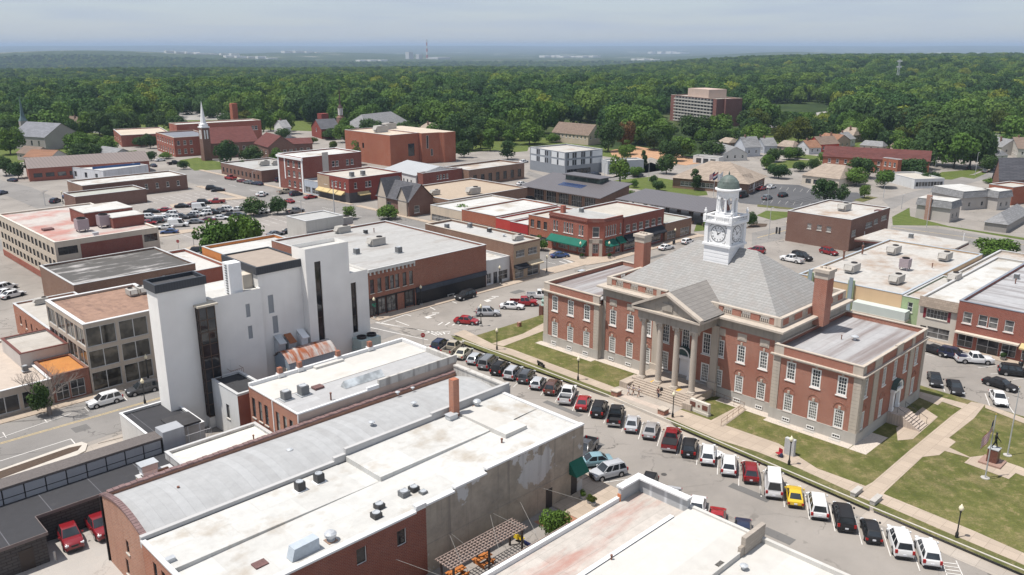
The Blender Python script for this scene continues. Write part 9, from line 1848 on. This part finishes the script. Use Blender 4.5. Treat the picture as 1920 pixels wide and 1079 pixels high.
for p,lab in ((B2(1275,932),'by the black store front'),(B2(1400,905),'further along the black store front')):
 x,y=P(p,.1);r_=thing('pavement_bench','low pale concrete bench on the pavement '+lab,'bench',(x,y,.1));m=MB();m.box(x-.9,x+.9,y-.3,y+.3,.5,.6);m.build('seat',ST['conc'],r_);[(lambda m,d:(m.box(x+d-.12,x+d+.12,y-.22,y+.22,.1,.5),m.build('leg',ST['conc'],r_)))(MB(),d) for d in (-.7,.7)]
def bike():
 x,y=P(C4(1752,425),.0);r_=thing('motorcycle','white touring motorcycle parked below the yellow awning','motorcycle',(x,y,0),None,rad(200))
 def pt(nm,m,mt):o=link(bpy.data.objects.new(nm,m.data(nm,mt)));o.parent=r_
 for dx in (-.75,.75):m=MB();m.tube((dx,-.07,.32),(dx,.07,.32),.32,14);pt('wheel',m,M_TYRE)
 m=MB();m.box(-.7,.45,-.16,.16,.4,.78);m.mesh([(.35,-.25,.6),(.95,-.2,.7),(.95,.2,.7),(.35,.25,.6),(.4,-.22,1.15),(.7,-.15,1.25),(.7,.15,1.25),(.4,.22,1.15)],[(0,1,5,4),(1,2,6,5),(2,3,7,6),(3,0,4,7),(4,5,6,7)]);pt('body',m,PAINT['white'])
 m=MB();m.box(-.65,.2,-.2,.2,.78,.88);pt('saddle',m,M_TRIM);m=MB();m.tube((.45,-.4,1.1),(.45,.4,1.1),.025,5);pt('handlebar',m,M_RIM);m=MB();m.box(-.95,-.45,-.38,-.2,.45,.8);m.box(-.95,-.45,.2,.38,.45,.8);pt('pannier',m,PAINT['white'])
bike()
for i,(p,lab,tp) in enumerate(((B2(1010,985),'person in dark clothes standing by the arched window store front','grey_shirt'),(B3(780,580),'person in a white shirt under the green awnings','white_shirt'),(C4(1930,460),'person in red walking past the red brick shops','red_shirt'),(B3(1090,560),'person in pale clothes on the pavement of the shop row','white_shirt'))):
 person(p,.1,rad(90*i),lab,MATS[tp],MATS['dark_trousers'],dkb,1.72,.2,long=True)
# ---------------------------------------------------------------- the woods beyond the town
def project(x,y,z):
 r_=x*_sy-y*_cy;f_=x*_cy+y*_sy;u_=z-CAM_H
 cz=f_*_ct-u_*_st;cu=f_*_st+u_*_ct
 return 960+F_PX*r_/cz,539.5-F_PX*cu/cz
FRONT=[(-80,264),(60,258),(130,240),(240,236),(330,226),(440,222),(520,228),(600,236),(650,250),(800,252),(840,274),(960,268),(1015,252),(1030,234),(1115,236),(1130,272),(1250,278),(1330,274),(1370,270),(1420,258),(1480,254),(1560,252),(1600,252),(1660,262),(1700,280),(1780,292),(1840,292),(1870,254),(1920,244),(2000,244)]
FX,FY=zip(*FRONT)
CLEAR=[]          # (x, y, radius) kept free of woodland: houses, roads, lawns
for (px_,py_,rr_) in ((1310,228,34),(1345,222,30),(1275,226,22),(1330,210,25),(1075,268,26),(1100,262,18),(1465,183,26),(1500,178,30),(1540,176,26),(1440,184,22),(1570,172,18),(1420,187,20),(1650,167,26),(1730,168,30),(1780,167,24),(1700,200,12),(1895,262,26),(1905,250,18),(1640,160,14)):
 CLEAR.append((*P((px_,py_)),rr_))
BOXES=[]
def boxes():
 for o in COL.objects:
  if o.parent is None and o.type=='EMPTY' and o.get('category') not in ('tree','car','rooftop unit','pole','street lamp'):
   v=[o.location+c.location+Vector(k) for c in o.children if c.type=='MESH' and c.name.split('.')[0] in ('wall','roof','tower','concrete_wall') for k in c.bound_box]
   if v:BOXES.append((min(q.x for q in v)-5,max(q.x for q in v)+5,min(q.y for q in v)-5,max(q.y for q in v)+5))
def forest():
 r=np.random.RandomState(5)
 pts=[]
 def grid(d0,d1,step):
  n=int(2*d1/step)
  g=np.arange(-n//2,n//2)*step
  gx,gy=np.meshgrid(g,g);q=np.stack([gx.ravel(),gy.ravel()],1)+r.uniform(-.42,.42,(gx.size,2))*step
  d=np.hypot(q[:,0],q[:,1]);a=np.abs(np.arctan2(q[:,1],q[:,0])-YAW)
  return q[(d>d0)&(d<d1)&(a<rad(36))]
 for d0,d1,st_ in ((250,950,17),(950,1700,18),(1700,3400,19),(3400,5200,30)):
  q=grid(d0,d1,st_)
  z=terr_z(q[:,0],q[:,1])
  px,py=project(q[:,0],q[:,1],z)
  ok=(py<np.interp(px,FX,FY))&(px>-90)&(px<2010)
  for cx,cy_,rr in CLEAR:ok&=np.hypot(q[:,0]-cx,q[:,1]-cy_)>rr
  for a_,b_,c_,d_ in BOXES:ok&=~((q[:,0]>a_)&(q[:,0]<b_)&(q[:,1]>c_)&(q[:,1]<d_))
  gap=np.sin(q[:,0]*.021+1)*np.sin(q[:,1]*.017+2)+r.uniform(-.5,.5,len(q))
  ok&=(gap<1.12)
  q,z,px,py=q[ok],z[ok],px[ok],py[ok]
  h=r.uniform(12,21,len(q));w=h*r.uniform(1.0,1.5,len(q))*(1.0 if st_<25 else 2.0)
  cap=np.full(len(q),99.0);dd=np.hypot(q[:,0],q[:,1])
  for a_,b_,yl,dm in ((1248,1392,220,640),(1432,1578,190,790)):    # low growth in front of the tower block and the open field
   m_=(px>a_)&(px<b_)&(dd<dm);cap[m_]=np.minimum(cap[m_],48-(yl-85.5)/F_PX*dd[m_])
  keep=cap>3.5;h=np.minimum(h,cap);w=np.minimum(w,h*1.15)
  q,z,h,w=q[keep],z[keep],h[keep],w[keep]
  pts.append(np.stack([q[:,0],q[:,1],z-.3,h,w],1))
 pts=np.concatenate(pts)
 d=np.hypot(pts[:,0],pts[:,1]);pts=pts[np.argsort(d)]
 near,rest=pts[:NEAR_TREES],pts[NEAR_TREES:]
 for x,y,z,h,w in near:
  k=RND.random()
  leaf,lab=(M_LEAF_Y,'yellow green broadleaf tree at the front edge of the far woods') if k<.05 else (M_LEAF_D,'dark green broadleaf tree at the front edge of the far woods') if k<.5 else (M_LEAF_M,'mid green broadleaf tree at the front edge of the far woods') if k<.8 else (None,'broadleaf tree at the front edge of the far woods')
  tree(x,y,h,w,lab,leaf=leaf,z=z,clear=.1,group={M_LEAF_Y:'yellow green',M_LEAF_D:'dark green',M_LEAF_M:'mid green',None:'green'}[leaf]+' trees at the front of the woods',name='broadleaf_tree')
 me=bpy.data.meshes.new('woodland');me.from_pydata(rest[:,:3].tolist(),[],[])
 for nm,col_ in (('h',3),('w',4)):
  a=me.attributes.new(nm,'FLOAT','POINT');a.data.foreach_set('value',rest[:,col_].astype(np.float32))
 ob=link(bpy.data.objects.new('woodland',me));tag(ob,kind='stuff')
 tag(ob,'dense green broadleaf woods covering the land to the river valley','woods')
 ng=bpy.data.node_groups.new('woodland','GeometryNodeTree')
 ng.interface.new_socket('Geometry',in_out='INPUT',socket_type='NodeSocketGeometry');ng.interface.new_socket('Geometry',in_out='OUTPUT',socket_type='NodeSocketGeometry')
 N=lambda t:ng.nodes.new(t);L=ng.links.new
 gi,go=N('NodeGroupInput'),N('NodeGroupOutput')
 ip=N('GeometryNodeInstanceOnPoints');jo=N('GeometryNodeGeometryToInstance')
 for me_ in CROWNS[::-1]:
  src=bpy.data.objects.new('crown_source',me_);oi=N('GeometryNodeObjectInfo');oi.inputs['Object'].default_value=src;oi.inputs['As Instance'].default_value=True
  L(oi.outputs['Geometry'],jo.inputs[0])
 L(gi.outputs[0],ip.inputs['Points']);L(jo.outputs[0],ip.inputs['Instance']);ip.inputs['Pick Instance'].default_value=True
 ri=N('FunctionNodeRandomValue');ri.data_type='INT';ri.inputs['Min'].default_value=0;ri.inputs['Max'].default_value=len(CROWNS)-1
 L([o for o in ri.outputs if o.type=='INT'][0],ip.inputs['Instance Index'])
 ang=N('FunctionNodeRandomValue');ang.data_type='FLOAT_VECTOR';ang.inputs['Min'].default_value=(0,0,0);ang.inputs['Max'].default_value=(0,0,6.28)
 L(ang.outputs['Value'],ip.inputs['Rotation'])
 cb=N('ShaderNodeCombineXYZ')
 for nm,socks in (('h',(2,)),('w',(0,1))):
  na_=N('GeometryNodeInputNamedAttribute');na_.data_type='FLOAT';na_.inputs['Name'].default_value=nm
  for s_ in socks:L(na_.outputs['Attribute'],cb.inputs[s_])
 L(cb.outputs[0],ip.inputs['Scale']);L(ip.outputs[0],go.inputs[0])
 mod=ob.modifiers.new('woodland','NODES');mod.node_group=ng
 print('forest points',len(pts))
NEAR_TREES=50
def infill():
 boxes();r=random.Random(31);spots=[]
 for poly,k in (((0,330,230,272),26),((1370,1910,243,284),34),((400,660,228,262),10),((840,1000,262,282),8)):
  for _ in range(k*6):
   if k<=0:break
   x,y=P((r.uniform(poly[0],poly[1]),r.uniform(poly[2],poly[3])))
   if any(a<x<b and c<y<d for a,b,c,d in BOXES) or any(math.hypot(x-a,y-b)<8 for a,b in spots):continue
   spots.append((x,y));k-=1;h=r.uniform(9,15)
   lf=r.choice([M_LEAF_D,M_LEAF_D,M_LEAF_M,M_LEAF_M,M_LEAF_Y]);nm={M_LEAF_D:'dark green',M_LEAF_M:'mid green',M_LEAF_Y:'yellow green'}[lf];sd_='left' if poly[1]<400 else 'right' if poly[0]>1200 else 'middle'
   tree(x,y,h,h*r.uniform(.85,1.1),nm+' garden tree among the houses on the '+sd_+' side of the town',leaf=lf,name='garden_tree',clear=.1,group=nm+' garden trees on the '+sd_)
infill()
forest()
# ---------------------------------------------------------------- the air
def haze():
 m=MB();m.box(-3500,46000,-24000,46000,-64,97)
 t=NT('haze_air');t.t.nodes.remove(t.b)
 v=t.n('VolumePrincipled');v.inputs['Color'].default_value=(.54,.69,.9,1);v.inputs['Density'].default_value=HAZE
 v.inputs['Anisotropy'].default_value=0.0
 t.t.links.new(v.outputs[0],t.t.nodes['Material Output'].inputs['Volume'])
 try:t.m.volume_intersection_method='FAST'
 except Exception:pass
 o=m.build('haze',t.m);tag(o,kind='stuff');tag(o,'pale blue summer haze over the whole town and country','haze')
HAZE=.000092
haze()
